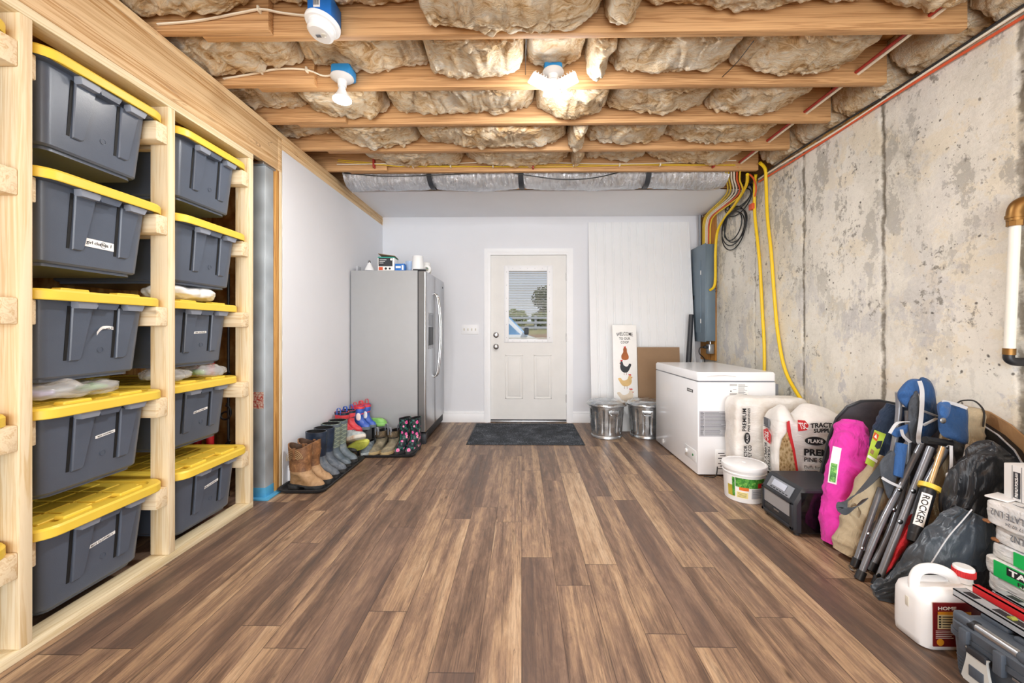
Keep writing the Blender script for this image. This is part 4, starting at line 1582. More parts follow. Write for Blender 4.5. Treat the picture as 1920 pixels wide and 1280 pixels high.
# ------------------------------------------------------------------ cables along the concrete wall's top and through the joists
for k, (mt, x, z, lab) in enumerate((('cable_orange', 2.155, 2.470, 'orange cable run along the top edge of the concrete wall'),
                                     ('cable_white', 2.150, 2.487, 'cream cable run along the top edge of the concrete wall'),
                                     ('cable_black', 2.135, 2.502, 'black cable run along the top edge of the concrete wall'))):
    pts = catmull([(x + 0.004 * math.sin(y * 5 + k), y, z + 0.006 * math.sin(y * 3.3 + 2 * k)) for y in np.arange(0.4, 3.75, 0.25)], 4)
    tag(MB().tube(pts, 0.0075 if k < 2 else 0.006, 8).build('cable', mt), lab, 'cable')
for k, (mt, x, z, lab) in enumerate((('cable_red', 1.885, 2.575, 'red cable threaded through the joists near the concrete wall'),
                                     ('cable_white', 1.900, 2.566, 'cream cable threaded through the joists near the concrete wall'))):
    tag(MB().cyl((x, 1.42, z), (x, 3.48, z), 0.008, n=8).build('cable', mt), lab, 'cable')

# ------------------------------------------------------------------ fridge against the left wall
fr = thing('fridge', 'stainless steel side-by-side fridge with grey side against the left wall', 'fridge', (-1.3, 4.35, 0))
FX0, FXB, FXD, FY0, FY1, FZ = -1.685, -1.022, -0.940, 3.90, 4.81, 1.71
MB().box(FX0, FXB, FY0, FY1, 0.03, FZ, 0.006).build('cabinet', 'fridge_side', fr)
FYS = 4.315
for a, b, nm in ((FY0 + 0.002, FYS - 0.003, 'freezer_door'), (FYS + 0.003, FY1 - 0.002, 'fridge_door')):
    d = MB().box(FXB + 0.008, FXD, a, b, 0.115, FZ - 0.004, 0.014, 3).build(nm, 'brushed', fr)
    if nm == 'freezer_door':
        MB().box(FXD - 0.004, FXD + 0.002, 3.985, 4.225, 0.93, 1.30, 0.004).build('dispenser_surround', 'nickel', d)
        MB().box(FXD - 0.002, FXD + 0.004, 4.00, 4.21, 0.965, 1.155, 0.003).build('dispenser_recess', 'charcoal', d)
        MB().box(FXD - 0.002, FXD + 0.005, 4.00, 4.21, 1.165, 1.285, 0.003).build('dispenser_panel', 'plastic_grey', d)
    hy = FYS - 0.035 if nm == 'freezer_door' else FYS + 0.035
    pts = catmull([(FXD - 0.005, hy, 0.62), (FXD + 0.028, hy, 0.66), (FXD + 0.050, hy, 0.85), (FXD + 0.060, hy, 1.10), (FXD + 0.050, hy, 1.32), (FXD + 0.028, hy, 1.48), (FXD - 0.005, hy, 1.52)], 7)
    MB().tube(pts, 0.0125, 12).build('handle', 'chrome', d)
MB().box(FXB - 0.002, FXB + 0.010, FY0 + 0.004, FY1 - 0.004, 0.11, FZ - 0.006).build('door_gasket', 'black_plastic', fr)
MB().box(FXB + 0.010, FXD - 0.0145, FY0 + 0.0015, FY0 + 0.004, 0.12, FZ - 0.01).build('door_edge', 'fridge_dark', fr)
mb = MB().box(FXB - 0.02, FXD - 0.012, FY0 + 0.008, FY1 - 0.01, 0.035, 0.105, 0.004)
for k in range(5):
    mb.box(FXD - 0.014, FXD - 0.006, FY0 + 0.05, FY1 - 0.05, 0.043 + 0.012 * k, 0.049 + 0.012 * k)
mb.build('kick_grille', 'black_plastic', fr)
MB().box(FXB - 0.03, FXD - 0.002, FY0 + 0.002, FY0 + 0.07, 0.0, 0.10, 0.006).build('foot_cover', 'charcoal', fr)
MB().box(FX0 + 0.05, FXB - 0.05, FY0 + 0.05, FY1 - 0.05, 0.0, 0.032).build('base', 'dark', fr)
MB().box(FXD - 0.0015, FXD + 0.0012, 4.70, 4.745, 1.615, 1.635, 0.0005).build('badge', 'charcoal', fr)
MB().box(FXB - 0.05, FXD - 0.01, FY0 + 0.01, FY0 + 0.06, FZ, FZ + 0.014, 0.004).build('hinge_cover', 'charcoal', fr)

# things on top of the fridge
zt = FZ + 0.0005
b = thing('light_bulb', 'white flood light bulb standing upside down on the fridge', 'light bulb', (-1.525, 3.97, zt))
MB().lathe([(0.044, 0.0), (0.046, 0.006), (0.044, 0.020), (0.034, 0.040), (0.022, 0.064), (0.016, 0.082)], (-1.525, 3.97, zt), 28).build('bulb_shell', 'white_plastic', b)
MB().lathe([(0.013, 0.081), (0.0135, 0.088), (0.012, 0.090), (0.0135, 0.094), (0.012, 0.097), (0.0135, 0.101), (0.008, 0.108), (0.003, 0.112)], (-1.525, 3.97, zt), 20).build('screw_cap', 'nickel', b)
MB().lathe([(0.0, -0.0003), (0.0455, 0.0), (0.0465, 0.007)], (-1.525, 3.97, zt), 28, None, False, False).build('lens', 'plastic_grey', b)
tag(MB().box(-1.655, -1.640, 3.96, 4.05, zt, zt + 0.055, 0.002).build('remote', 'paper_grey'), 'small pale tag standing at the back corner on the fridge top', 'tag')

b = thing('product_box', 'black and white product box with an open brown flap on the fridge', 'box', (-1.350, 4.02, zt))
plain('teal', '#2a9a88', 0.5)
MB().box(-1.435, -1.270, 3.955, 4.09, zt, zt + 0.142, 0.002).build('carton', 'tape_white', b)
MB().box(-1.428, -1.288, 3.9535, 3.957, zt + 0.048, zt + 0.130).build('black_panel', 'charcoal', b)
MB().box(-1.4355, -1.2695, 3.9545, 4.0905, zt + 0.130, zt + 0.1425).build('teal_band', 'teal', b)
mb = MB()
for k, w in enumerate((0.07, 0.055, 0.04)):
    mb.box(-1.418, -1.418 + w, 3.9525, 3.954, zt + 0.110 - 0.016 * k, zt + 0.115 - 0.016 * k)
mb.build('printed_lines', 'tape_white', b)
MB().box(-1.425, -1.385, 3.9528, 3.957, zt + 0.010, zt + 0.040).build('red_patch', 'cable_orange', b)
mb = MB()
mb.lathe([(0.012, 0), (0.012, 0.002), (0.006, 0.002)], (-1.355, 3.955, zt + 0.025), 16, Matrix.Rotation(R(90), 4, 'X'))
mb.lathe([(0.010, 0), (0.010, 0.002), (0.005, 0.002)], (-1.315, 3.955, zt + 0.025), 16, Matrix.Rotation(R(90), 4, 'X'))
mb.build('printed_icons', 'ink', b)
MB().lathe([(0.011, 0), (0.011, 0.002), (0.0, 0.002)], (-1.300, 3.954, zt + 0.116), 18, Matrix.Rotation(R(90), 4, 'X')).build('round_sticker', 'tape_white', b)
MB().obox((-1.345, 4.00, zt + 0.154), (0.17, 0.12, 0.004), Matrix.Rotation(R(8), 4, 'Y') @ Matrix.Rotation(R(-6), 4, 'X')).build('flap', 'cardboard', b)

b = thing('small_box', 'small blue and white box on the fridge beside the product box', 'box', (-1.215, 3.99, zt))
MB().box(-1.262, -1.168, 3.955, 4.02, zt, zt + 0.073, 0.002).build('carton', 'blue_box', b)
mb = MB().box(-1.255, -1.205, 3.953, 3.956, zt + 0.03, zt + 0.05)
mb.box(-1.195, -1.178, 3.953, 3.956, zt + 0.012, zt + 0.058)
mb.build('white_print', 'tape_white', b)
b = thing('plastic_jug', 'clear blue-tinted plastic measuring jug on the fridge', 'jug', (-1.15, 4.09, zt))
glass('blue_clear', (0.55, 0.72, 0.95, 1), 0.08, 0.45)
MB().lathe([(0.0, 0.002), (0.036, 0.0), (0.046, 0.115), (0.048, 0.118), (0.044, 0.115), (0.034, 0.004), (0.0, 0.005)], (-1.15, 4.09, zt), 28, None, False, False).build('cup', 'blue_clear', b)
MB().tube(catmull([(-1.188, 4.07, zt + 0.10), (-1.215, 4.055, zt + 0.085), (-1.21, 4.058, zt + 0.04), (-1.183, 4.07, zt + 0.025)], 6), 0.005, 8).build('grip', 'blue_clear', b)
b = thing('plastic_tub', 'white plastic tub turned upside down on the fridge', 'tub', (-1.055, 4.035, zt))
MB().lathe([(0.066, 0.0), (0.067, 0.014), (0.063, 0.016), (0.052, 0.158), (0.050, 0.162), (0.0, 0.162)], (-1.055, 4.035, zt), 36, None, True, False).build('shell', 'white_plastic', b)
b = thing('tape_roll', 'white tape roll standing beside the upturned tub on the fridge', 'tape roll', (-0.99, 4.12, zt))
rotx = Matrix.Rotation(R(90), 4, 'X')
MB().lathe([(0.022, 0.0), (0.045, 0.0), (0.045, 0.05), (0.022, 0.05), (0.022, 0.0)], (-0.992, 4.19, zt + 0.0455), 28, rotx, False, False).build('roll', 'tape_white', b)
b = thing('jar', 'small pale jar with a white lid behind the tape roll on the fridge', 'jar', (-1.0, 4.25, zt))
MB().lathe([(0.045, 0), (0.048, 0.01), (0.048, 0.095), (0.04, 0.105)], (-1.03, 4.29, zt), 28).build('glass', 'beige_plastic', b)
MB().lathe([(0.044, 0.104), (0.045, 0.106), (0.045, 0.135), (0.04, 0.138)], (-1.03, 4.29, zt), 28).build('lid', 'tape_white', b)
MB().lathe([(0.0484, 0.07), (0.0484, 0.09)], (-1.03, 4.29, zt), 28, None, False, False).build('teal_stripe', 'teal', b)

# ------------------------------------------------------------------ doormat
dm = thing('doormat', 'charcoal ribbed doormat on the floor before the door', 'doormat', (0.04, 4.34, 0))
MB().box(-0.545, 0.620, 3.885, 4.78, 0.0005, 0.004, 0.0015).build('backing', 'rubber', dm)
mb = MB()
nx, ny = 150, 110
vs, fs = [], []
for j in range(ny + 1):
    for i in range(nx + 1):
        x, y = -0.537 + 1.149 * i / nx, 3.893 + 0.879 * j / ny
        e = 0 if i in (0, nx) or j in (0, ny) else 1
        vs.append((x, y, 0.0035 + e * (0.0045 + 0.0025 * mnoise.noise((x * 60, y * 60, 0)))))
fs = [(j * (nx + 1) + i, j * (nx + 1) + i + 1, (j + 1) * (nx + 1) + i + 1, (j + 1) * (nx + 1) + i) for j in range(ny) for i in range(nx)]
mb.add(vs, fs)
mb.build('pile', 'mat_pile', dm)

# ------------------------------------------------------------------ beadboard sheet leaning on the back wall
bb = thing('beadboard_sheet', 'tall white beadboard sheet leaning against the back wall', 'wall panel', (1.42, 4.6, 0))
BL = math.asin((4.835 - 4.575) / 2.438)
rotb = Matrix.Rotation(-BL, 4, 'X')
mb = MB()
mb.M = Matrix.Translation((0.805, 4.575, 0)) @ rotb
W = 1.215
y = []
grooves = [0.1 * k + 0.09 for k in range(12)]
xs = [0.0]
sec = [(0.0, 0.0)]
for g in grooves:
    if g < W - 0.02:
        for dx, dy in ((-0.014, 0), (-0.010, 0.005), (-0.006, 0.0), (0.006, 0.0), (0.010, 0.005), (0.014, 0)):
            sec.append((g + dx, dy))
sec += [(W, 0.0), (W, 0.012), (0.0, 0.012)]
mb.loft([[Vector((x, yy, z)) for x, yy in sec] for z in (0.0, 2.438)])
plain('beadboard', '#eceef0', 0.5, var=0.01)
mb.build('sheet', 'beadboard', bb, smooth=20)

# welcome sign
sg = thing('welcome_sign', 'tall white sign with stacked hens reading welcome to our coop', 'sign', (1.165, 4.45, 0))
SLx = math.asin((4.545 - 4.44) / 1.19)
Ms = Matrix.Translation((1.165, 4.435, 0)) @ Matrix.Rotation(-SLx, 4, 'X')
mb = MB()
mb.M = Ms
mb.box(-0.135, 0.135, 0.0, 0.016, 0, 1.185, 0.002)
mb.build('board', 'tape_white', sg)
fy = Ms.to_3x3() @ Vector((0, 0, 1))
for s, z, w, h, ar in (('WELCOME', 1.085, 0.185, 0.040, 0.010), ('TO OUR', 1.030, 0.125, 0.027, 0), ('COOP', 0.988, 0.090, 0.027, 0)):
    text('lettering', s, 'ink', sg, Ms @ Vector((0, -0.0012, z)), (1, 0, 0), fy, width=w, height=h, bold=0.012, arc=ar)
plain('hen_brown', '#a8602f', 0.7, var=0.2)
plain('hen_black', '#33373c', 0.7, var=0.25)
plain('hen_cream', '#dcbb80', 0.7, var=0.12)
plain('hen_white', '#e0d2bd', 0.7, var=0.12)


def hen(name, mat, z, w, h, face):
    body = [(-0.5, 0.30), (-0.42, 0.05), (-0.2, -0.34), (0.10, -0.40), (0.34, -0.22), (0.42, 0.06), (0.40, 0.34), (0.50, 0.40),
            (0.40, 0.46), (0.33, 0.58), (0.22, 0.52), (0.14, 0.26), (-0.05, 0.12), (-0.22, 0.16), (-0.34, 0.36)]
    pts = catmull([(face * x * w, z + y_ * h, 0) for x, y_ in body], 4, True)
    mb = MB()
    mb.M = Ms
    mb.prism([(p.x, -0.0002, p.y) for p in pts], (0, -0.0012, 0))
    o = mb.build(name, mat, sg)
    mb = MB()
    mb.M = Ms
    cx, cz = face * 0.30 * w, z + 0.60 * h
    mb.prism([(cx - face * 0.10 * w, -0.0004, cz - 0.02 * h), (cx + face * 0.10 * w, -0.0004, cz - 0.04 * h), (cx + face * 0.06 * w, -0.0004, cz + 0.10 * h), (cx - face * 0.02 * w, -0.0004, cz + 0.06 * h), (cx - face * 0.08 * w, -0.0004, cz + 0.12 * h)], (0, -0.0014, 0))
    mb.prism([(cx + face * 0.10 * w, -0.0004, cz - 0.18 * h), (cx + face * 0.15 * w, -0.0004, cz - 0.26 * h), (cx + face * 0.08 * w, -0.0004, cz - 0.30 * h)], (0, -0.0014, 0))
    mb.build('comb', 'red', o)
    mb = MB()
    mb.M = Ms
    for sx_ in (-0.08, 0.10):
        mb.box(face * sx_ * w - 0.002, face * sx_ * w + 0.002, -0.0014, 0.0, z - 0.62 * h, z - 0.36 * h)
    mb.build('legs', 'clay', o)


pear = catmull([(0.0, 0.07), (0.022, 0.055), (0.026, 0.02), (0.040, -0.02), (0.036, -0.055), (0.0, -0.068), (-0.036, -0.055), (-0.040, -0.02), (-0.018, 0.02), (-0.018, 0.055)], 4, True) if False else None
body = catmull([(0.0, 0.075, 0), (0.020, 0.062, 0), (0.024, 0.02, 0), (0.040, -0.02, 0), (0.036, -0.055, 0), (0.0, -0.068, 0), (-0.036, -0.055, 0), (-0.040, -0.015, 0), (-0.020, 0.02, 0), (-0.018, 0.060, 0)], 4, True)
mb = MB()
mb.M = Ms
mb.prism([(p.x, -0.0002, 0.855 + p.y) for p in body], (0, -0.0012, 0))
o = mb.build('painted_hen', 'hen_brown', sg)
mb = MB()
mb.M = Ms
mb.prism([(-0.012, -0.0004, 0.925), (0.012, -0.0004, 0.925), (0.009, -0.0004, 0.948), (0.0, -0.0004, 0.936), (-0.008, -0.0004, 0.946)], (0, -0.0014, 0))
mb.build('comb', 'red', o)
hen('painted_hen', 'hen_black', 0.700, 0.135, 0.130, -1)
hen('painted_hen', 'hen_cream', 0.545, 0.165, 0.125, 1)
hen('painted_hen', 'hen_white', 0.385, 0.195, 0.125, 1)

# cardboard sheet and dark pole
tag(MB().obox((1.548, 4.508, 0.465), (0.475, 0.010, 0.93), Matrix.Rotation(R(-4.0), 4, 'X')).build('cardboard_sheet', 'cardboard'),
    'flat brown cardboard sheet leaning beside the welcome sign', 'cardboard')
tag(MB().tube([(1.825, 4.50, 0.0), (1.885, 4.55, 0.60), (1.952, 4.615, 1.30)], [0.032, 0.031, 0.026], 14).build('pole', 'charcoal'),
    'dark pole leaning behind the freezer beside the breaker box', 'pole')

# ------------------------------------------------------------------ metal trash cans


def make_can(label):
    t = thing('trash_can', label, 'trash can', (0, 0, 0), 0, 'galvanized trash cans')
    n = 120
    rings = []
    for z, r, fl in ((0.0, 0.155, 0), (0.004, 0.163, 0), (0.02, 0.163, 0), (0.03, 0.158, 0), (0.05, 0.160, 0), (0.075, 0.163, 1), (0.18, 0.171, 1), (0.285, 0.178, 1), (0.305, 0.181, 0), (0.325, 0.182, 0), (0.330, 0.187, 0), (0.338, 0.187, 0), (0.342, 0.182, 0)):
        ring = []
        for k in range(n):
            a = 2 * math.pi * k / n
            q = r - fl * 0.010 * max(0, math.sin(a * 15)) ** 0.6
            ring.append(Vector((q * math.cos(a), q * math.sin(a), z)))
        rings.append(ring)
    MB().loft(rings).build('body', 'galv', t, True, smooth=30)
    MB().lathe([(0.190, 0.332), (0.207, 0.336), (0.209, 0.342), (0.207, 0.350), (0.196, 0.362), (0.190, 0.370), (0.176, 0.374), (0.168, 0.371), (0.150, 0.380), (0.142, 0.377), (0.122, 0.386), (0.114, 0.383), (0.090, 0.391), (0.05, 0.395), (0.0, 0.396)], (0, 0, 0), 60, None, False, False).build('lid', 'galv', t, True, smooth=40)
    for s in (0, 1):
        q = Matrix.Rotation(R(-90 + 180 * s + 12), 4, 'Z')
        mb = MB()
        mb.M = q
        mb.box(0.176, 0.186, -0.055, 0.055, 0.262, 0.300, 0.003)
        mb.tube(catmull([(0.184, -0.040, 0.285), (0.205, -0.040, 0.262), (0.208, 0, 0.255), (0.205, 0.040, 0.262), (0.184, 0.040, 0.285)], 5), 0.0045, 8)
        mb.build('side_handle', 'galv', t, True)
    return t


can = make_can('galvanized metal trash can standing clear beside the welcome sign')
can.location = (0.900, 4.245, 0)
dup(can, (1.322, 4.255, 0), R(-25), 'galvanized metal trash can partly hidden behind the freezer')

# ------------------------------------------------------------------ breaker panel on its board
bd = tag(MB().box(XR - 0.012, XR + 0.0115, 4.475, 4.84, 0.78, 2.47).build('backing_board', 'plywood_z'), 'plywood board on the wall behind the breaker box', 'board')
bp = thing('breaker_panel', 'grey steel breaker box on the concrete wall corner', 'breaker box', (XR - 0.06, 4.65, 1.0))
px0, px1, py0, py1, pz0, pz1 = XR - 0.128, XR - 0.013, 4.462, 4.822, 0.995, 2.085
MB().box(px0 + 0.01, px1, py0 + 0.004, py1 - 0.004, pz0 + 0.004, pz1 - 0.004, 0.003).build('box', 'panel_grey', bp)
cov = MB().box(px0 - 0.002, px0 + 0.011, py0 - 0.004, py1 + 0.004, pz0 - 0.004, pz1 + 0.004, 0.004).build('cover', 'panel_grey', bp)
dd = MB().box(px0 - 0.008, px0 - 0.001, py0 + 0.10, py1 - 0.05, pz0 + 0.10, pz1 - 0.17, 0.003).build('door', 'panel_grey', bp)
MB().box(px0 - 0.012, px0 - 0.006, py1 - 0.10, py1 - 0.07, 1.48, 1.53, 0.002).build('latch', 'black_plastic', dd)
for z in (1.20, 1.75):
    MB().box(px0 - 0.010, px0 - 0.003, py0 + 0.094, py0 + 0.104, z, z + 0.05, 0.001).build('hinge', 'tape_white', dd)
mb = MB()
for k in range(11):
    mb.cyl((XR - 0.010, 4.474, 1.55 + 0.034 * k), (XR - 0.010, 4.469, 1.55 + 0.034 * k), 0.006, n=10)
mb.build('knockouts', 'black_plastic', bp)
ob = thing('outlet_box', 'small grey outlet box with a black plug under the breaker box', 'outlet', (XR - 0.05, 4.52, 0.88))
MB().box(XR - 0.075, XR - 0.013, 4.485, 4.565, 0.855, 0.965, 0.006).build('box', 'steel', ob)
MB().box(XR - 0.115, XR - 0.0755, 4.505, 4.545, 0.915, 0.945, 0.005).build('plug', 'black_plastic', ob)
MB().tube(catmull([(XR - 0.112, 4.525, 0.93), (XR - 0.16, 4.525, 0.92), (XR - 0.165, 4.525, 0.86), (XR - 0.11, 4.53, 0.80), (XR - 0.10, 4.54, 0.72), (XR - 0.10, 4.55, 0.60)], 6), 0.006, 8).build('cord', 'cable_black', ob)
MB().cyl((XR - 0.044, 4.525, 0.965), (XR - 0.044, 4.525, 0.993), 0.011).build('conduit', 'steel', ob)

# cables dropping into the breaker panel: from the ceiling end of the clipped bundle
drop = [('cable_yellow', (1.78, 3.50, 2.590), 4.695, 'yellow cable dropping into the breaker box, nearest the corner'),
        ('cable_yellow', (1.805, 3.50, 2.578), 4.660, 'yellow cable dropping into the breaker box, second from the corner'),
        ('cable_white', (1.83, 3.50, 2.566), 4.625, 'cream cable dropping into the breaker box, nearest the corner'),
        ('cable_white', (1.855, 3.50, 2.554), 4.590, 'cream cable dropping into the breaker box, beside a yellow one'),
        ('cable_orange', (1.88, 3.50, 2.542), 4.555, 'orange cable dropping into the breaker box'),
        ('cable_yellow', (1.905, 3.50, 2.530), 4.520, 'yellow cable dropping into the breaker box, outermost')]
for k, (mt, a, y, lab) in enumerate(drop):
    pts = catmull([a, (a[0] + 0.07, a[1] + 0.14, 2.515 - 0.006 * k), (2.04 + 0.012 * k, 4.00 - 0.03 * k, 2.478 - 0.012 * k), (XR - 0.05, y - 0.12, 2.452 - 0.014 * k), (XR - 0.046, y - 0.01, 2.38 - 0.014 * k), (XR - 0.046, y, 2.22), (XR - 0.047, y, 2.092)], 7)
    tag(MB().tube(pts, 0.0075, 8).build('cable', mt), lab, 'cable')
tag(MB().tube(catmull([(XR - 0.05, 4.77, 2.092), (XR - 0.05, 4.77, 2.30), (XR - 0.055, 4.765, 2.42), (XR - 0.06, 4.75, 2.485)], 5), 0.016, 12).build('conduit', 'plastic_grey'), 'grey conduit rising from the breaker box', 'conduit')
tag(MB().tube(catmull([(XR - 0.03, 4.80, 2.095), (XR - 0.03, 4.80, 2.40), (XR - 0.035, 4.78, 2.49)], 5), 0.013, 12).build('conduit', 'cable_black'), 'black conduit rising behind the breaker box', 'conduit')
pts = catmull([(2.00, 3.56, 2.50), (2.075, 3.72, 2.455), (2.125, 4.0, 2.375), (2.135, 4.22, 2.30), (2.13, 4.36, 2.20), (2.125, 4.40, 2.0), (2.125, 4.405, 1.70), (2.115, 4.415, 1.60), (2.09, 4.455, 1.565)], 8)
tag(MB().tube(pts, 0.014, 10).build('cable', 'gas_yellow'), 'thick yellow cable bent into the breaker box side', 'cable')
# black cable coil hanging on the wall
rc = random.Random(11)
for nm, cy, cz, rx, rz_, turns, lab in (('cable_coil', 4.06, 2.16, 0.235, 0.195, 4, 'lower loops of black cable hanging on the concrete wall'),
                                        ('cable_coil', 3.97, 2.42, 0.25, 0.125, 3, 'upper loops of black cable hanging on the concrete wall')):
    pts = []
    for t in range(turns * 28):
        a = 2 * math.pi * t / 28
        w = t // 28
        pts.append((XR - 0.020 - 0.006 * w - 0.004 * math.sin(a * 2), cy + (rx - 0.016 * w) * math.cos(a) + 0.03 * math.sin(t * 0.09), cz + (rz_ - 0.02 * w) * math.sin(a) + 0.025 * math.cos(t * 0.13)))
    if cz < 2.3:
        pts += [(XR - 0.03, 4.15, 2.36), (XR - 0.03, 4.10, 2.44), (XR - 0.04, 4.0, 2.47)]
    else:
        pts += [(XR - 0.03, 3.85, 2.47), (XR - 0.05, 3.70, 2.49)]
    tag(MB().tube(catmull(pts, 2), 0.0055, 8).build(nm, 'cable_black'), lab, 'cable coil')
op = thing('cable_end', 'orange cable ending in a small plug beside the black coils', 'cable', (XR - 0.03, 3.66, 2.4))
MB().tube(catmull([(2.02, 3.56, 2.50), (2.08, 3.60, 2.47), (2.135, 3.66, 2.40), (2.14, 3.72, 2.30)], 6), 0.007, 8).build('sheath', 'cable_orange', op)
MB().box(2.115, 2.155, 3.69, 3.75, 2.235, 2.29, 0.006).build('plug', 'cable_orange', op)

# yellow gas lines
gl = [((2.12, 3.64, 2.53), (2.14, 3.69, 2.45), (2.145, 3.70, 2.2), (2.145, 3.66, 1.95), (2.145, 3.62, 1.70), (2.145, 3.585, 1.30), (2.145, 3.555, 0.95), (2.14, 3.55, 0.55), (2.14, 3.55, 0.30)),
      ((2.05, 3.46, 2.56), (2.12, 3.50, 2.52), (2.145, 3.53, 2.40), (2.145, 3.51, 2.10), (2.145, 3.46, 1.80), (2.145, 3.42, 1.45), (2.145, 3.37, 1.10), (2.14, 3.27, 0.80), (2.13, 3.09, 0.61), (2.125, 2.93, 0.50), (2.12, 2.90, 0.30))]
for pts, lab in zip(gl, ('yellow gas line going straight down behind the freezer', 'yellow gas line curving down past the freezer to the bags')):
    tag(MB().tube(catmull(pts, 8), 0.0135, 12).build('gas_line', 'gas_yellow'), lab, 'gas line')

# ------------------------------------------------------------------ chest freezer
cf = thing('chest_freezer', 'white chest freezer standing along the concrete wall', 'chest freezer', (1.65, 3.56, 0))
cx0, cx1, cy0, cy1 = 1.352, 1.945, 3.08, 4.035
body = MB().box(cx0, cx1, cy0, cy1, 0.012, 0.722, 0.006, 2).build('cabinet', 'appliance_white', cf)
MB().box(cx0 + 0.03, cx1 - 0.03, cy0 + 0.03, cy1 - 0.03, 0.0, 0.014).build('feet', 'dark', cf)
MB().box(cx0 + 0.006, cx1 - 0.006, cy0 + 0.006, cy1 - 0.006, 0.720, 0.735).build('seal', 'plastic_grey', cf)
mb = MB().loft([rrect(cx1 - cx0 + 0.006, cy1 - cy0 + 0.006, 0.02, z, 4, (cx0 + cx1) / 2, (cy0 + cy1) / 2) for z in (0.733, 0.785)] +
               [rrect(cx1 - cx0 - 0.012, cy1 - cy0 - 0.012, 0.02, 0.799, 4, (cx0 + cx1) / 2, (cy0 + cy1) / 2)])
lid = mb.build('lid', 'appliance_white', cf, smooth=35)
mb = MB()
pts = [(x, cy0 - 0.0035, 0.768 + 0.010 * math.sin(math.pi * (x - 1.42) / 0.22)) for x in np.linspace(1.42, 1.64, 10)]
mb.tube(catmull(pts, 3), 0.006, 8, flat=0.6)
mb.build('lid_grip', 'appliance_white', lid)
MB().box(cx0 - 0.0015, cx0 + 0.001, 3.165, 3.275, 0.628, 0.652).build('badge', 'charcoal', cf)
text('lettering', 'HISENSE', 'tape_white', cf, (cx0 - 0.0022, 3.22, 0.640), (0, -1, 0), (0, 0, 1), width=0.085, height=0.012)
MB().box(cx0 - 0.003, cx0 + 0.001, 3.105, 3.315, 0.095, 0.185, 0.001).build('control_panel', 'white_plastic', cf)
MB().lathe([(0.018, 0), (0.016, 0.012), (0, 0.012)], (cx0 - 0.003, 3.28, 0.14), 20, Matrix.Rotation(R(-90), 4, 'Y')).build('dial', 'white_plastic', cf)
plain('led_green', '#1f8a3c', 0.4)
MB().lathe([(0.009, 0), (0.009, 0.003), (0, 0.003)], (cx0 - 0.003, 3.16, 0.14), 14, Matrix.Rotation(R(-90), 4, 'Y')).build('indicator', 'led_green', cf)
MB().lathe([(0.022, 0), (0.022, 0.004), (0, 0.005)], (cx0, 3.83, 0.06), 20, Matrix.Rotation(R(-90), 4, 'Y')).build('drain_plug', 'white_plastic', cf)
for x, z in ((1.86, 0.255), (1.86, 0.145)):
    MB().lathe([(0.038, 0), (0.038, 0.003), (0.034, 0.005), (0, 0.005)], (x, cy0, z), 28, Matrix.Rotation(R(90), 4, 'X')).build('cap', 'white_plastic', cf)
MB().box(1.485, 1.935, cy0 - 0.004, cy0 + 0.001, 0.035, 0.205, 0.002).build('vent_plate', 'white_plastic', cf)
mb = MB()
for r_ in range(7):
    for c_ in range(5):
        x = 1.505 + 0.064 * c_ + (0.014 if r_ % 2 else 0)
        z = 0.058 + 0.0195 * r_
        mb.box(x, x + 0.050, cy0 - 0.0048, cy0 - 0.002, z, z + 0.0065, 0.002)
mb.build('vent_slots', 'dark', cf)
MB().box(1.362, 1.608, cy0 - 0.0015, cy0 + 0.001, 0.305, 0.500).build('warning_label', 'paper_grey', cf)
mb = MB()
rl = random.Random(2)
for k in range(20):
    z = 0.492 - 0.0092 * k
    mb.box(1.372, 1.372 + rl.choice((0.02, 0.028, 0.025)), cy0 - 0.0022, cy0 - 0.001, z - 0.0016, z + 0.0016)
    mb.box(1.405, 1.405 + rl.uniform(0.10, 0.195), cy0 - 0.0022, cy0 - 0.001, z - 0.0010, z + 0.0010)
mb.build('printed_lines', 'ink', cf)
MB().box(1.610, 1.638, cy0 - 0.0018, cy0 + 0.001, 0.302, 0.345).build('yellow_sticker', 'tote_yellow', cf)
MB().lathe([(0.008, 0), (0.008, 0.001), (0, 0.001)], (1.624, cy0 - 0.0018, 0.323), 14, Matrix.Rotation(R(90), 4, 'X')).build('sticker_flame', 'ink', cf)
MB().box(1.590, 1.735, cy0 - 0.0015, cy0 + 0.001, 0.620, 0.712).build('rating_label', 'tape_white', cf)
mb = MB()
for k in range(11):
    z = 0.704 - 0.0075 * k
    mb.box(1.66, 1.66 + rl.uniform(0.03, 0.07), cy0 - 0.0022, cy0 - 0.001, z - 0.0012, z + 0.0012)
    if k in (0, 1, 9, 10):
        mb.box(1.595, 1.65, cy0 - 0.0022, cy0 - 0.001, z - 0.0015, z + 0.0015)
mb.box(1.598, 1.61, cy0 - 0.0022, cy0 - 0.001, 0.648, 0.658)
mb.box(1.62, 1.645, cy0 - 0.0022, cy0 - 0.001, 0.666, 0.669)
mb.build('printed_lines', 'ink_grey', cf)
MB().tube(catmull([(1.50, 3.076, 0.075), (1.49, 3.06, 0.05), (1.475, 3.05, 0.012), (1.44, 3.05, 0.006), (1.39, 3.065, 0.006)], 6), 0.004, 8).build('power_cord', 'cable_black', cf)
MB().box(cx1 + 0.001, cx1 + 0.06, cy0 + 0.06, cy0 + 0.14, 0.60, 0.70, 0.004).build('hinge', 'plastic_grey', cf)

# ------------------------------------------------------------------ boots and shoes
def boot_mat(name, a, b, scale=6.0, rough=0.6, c=None, bump=0.2):
    n = NT(name)
    f = n.noise(n.coord(), scale, 6, 0.68, 0.6)
    stops = [(0.36, lin(a)), (0.58, lin(b))]
    if c:
        stops.append((0.72, lin(c)))
    n.bump(f, bump, 0.01)
    M[name] = n.out(n.ramp(f, stops), rough)


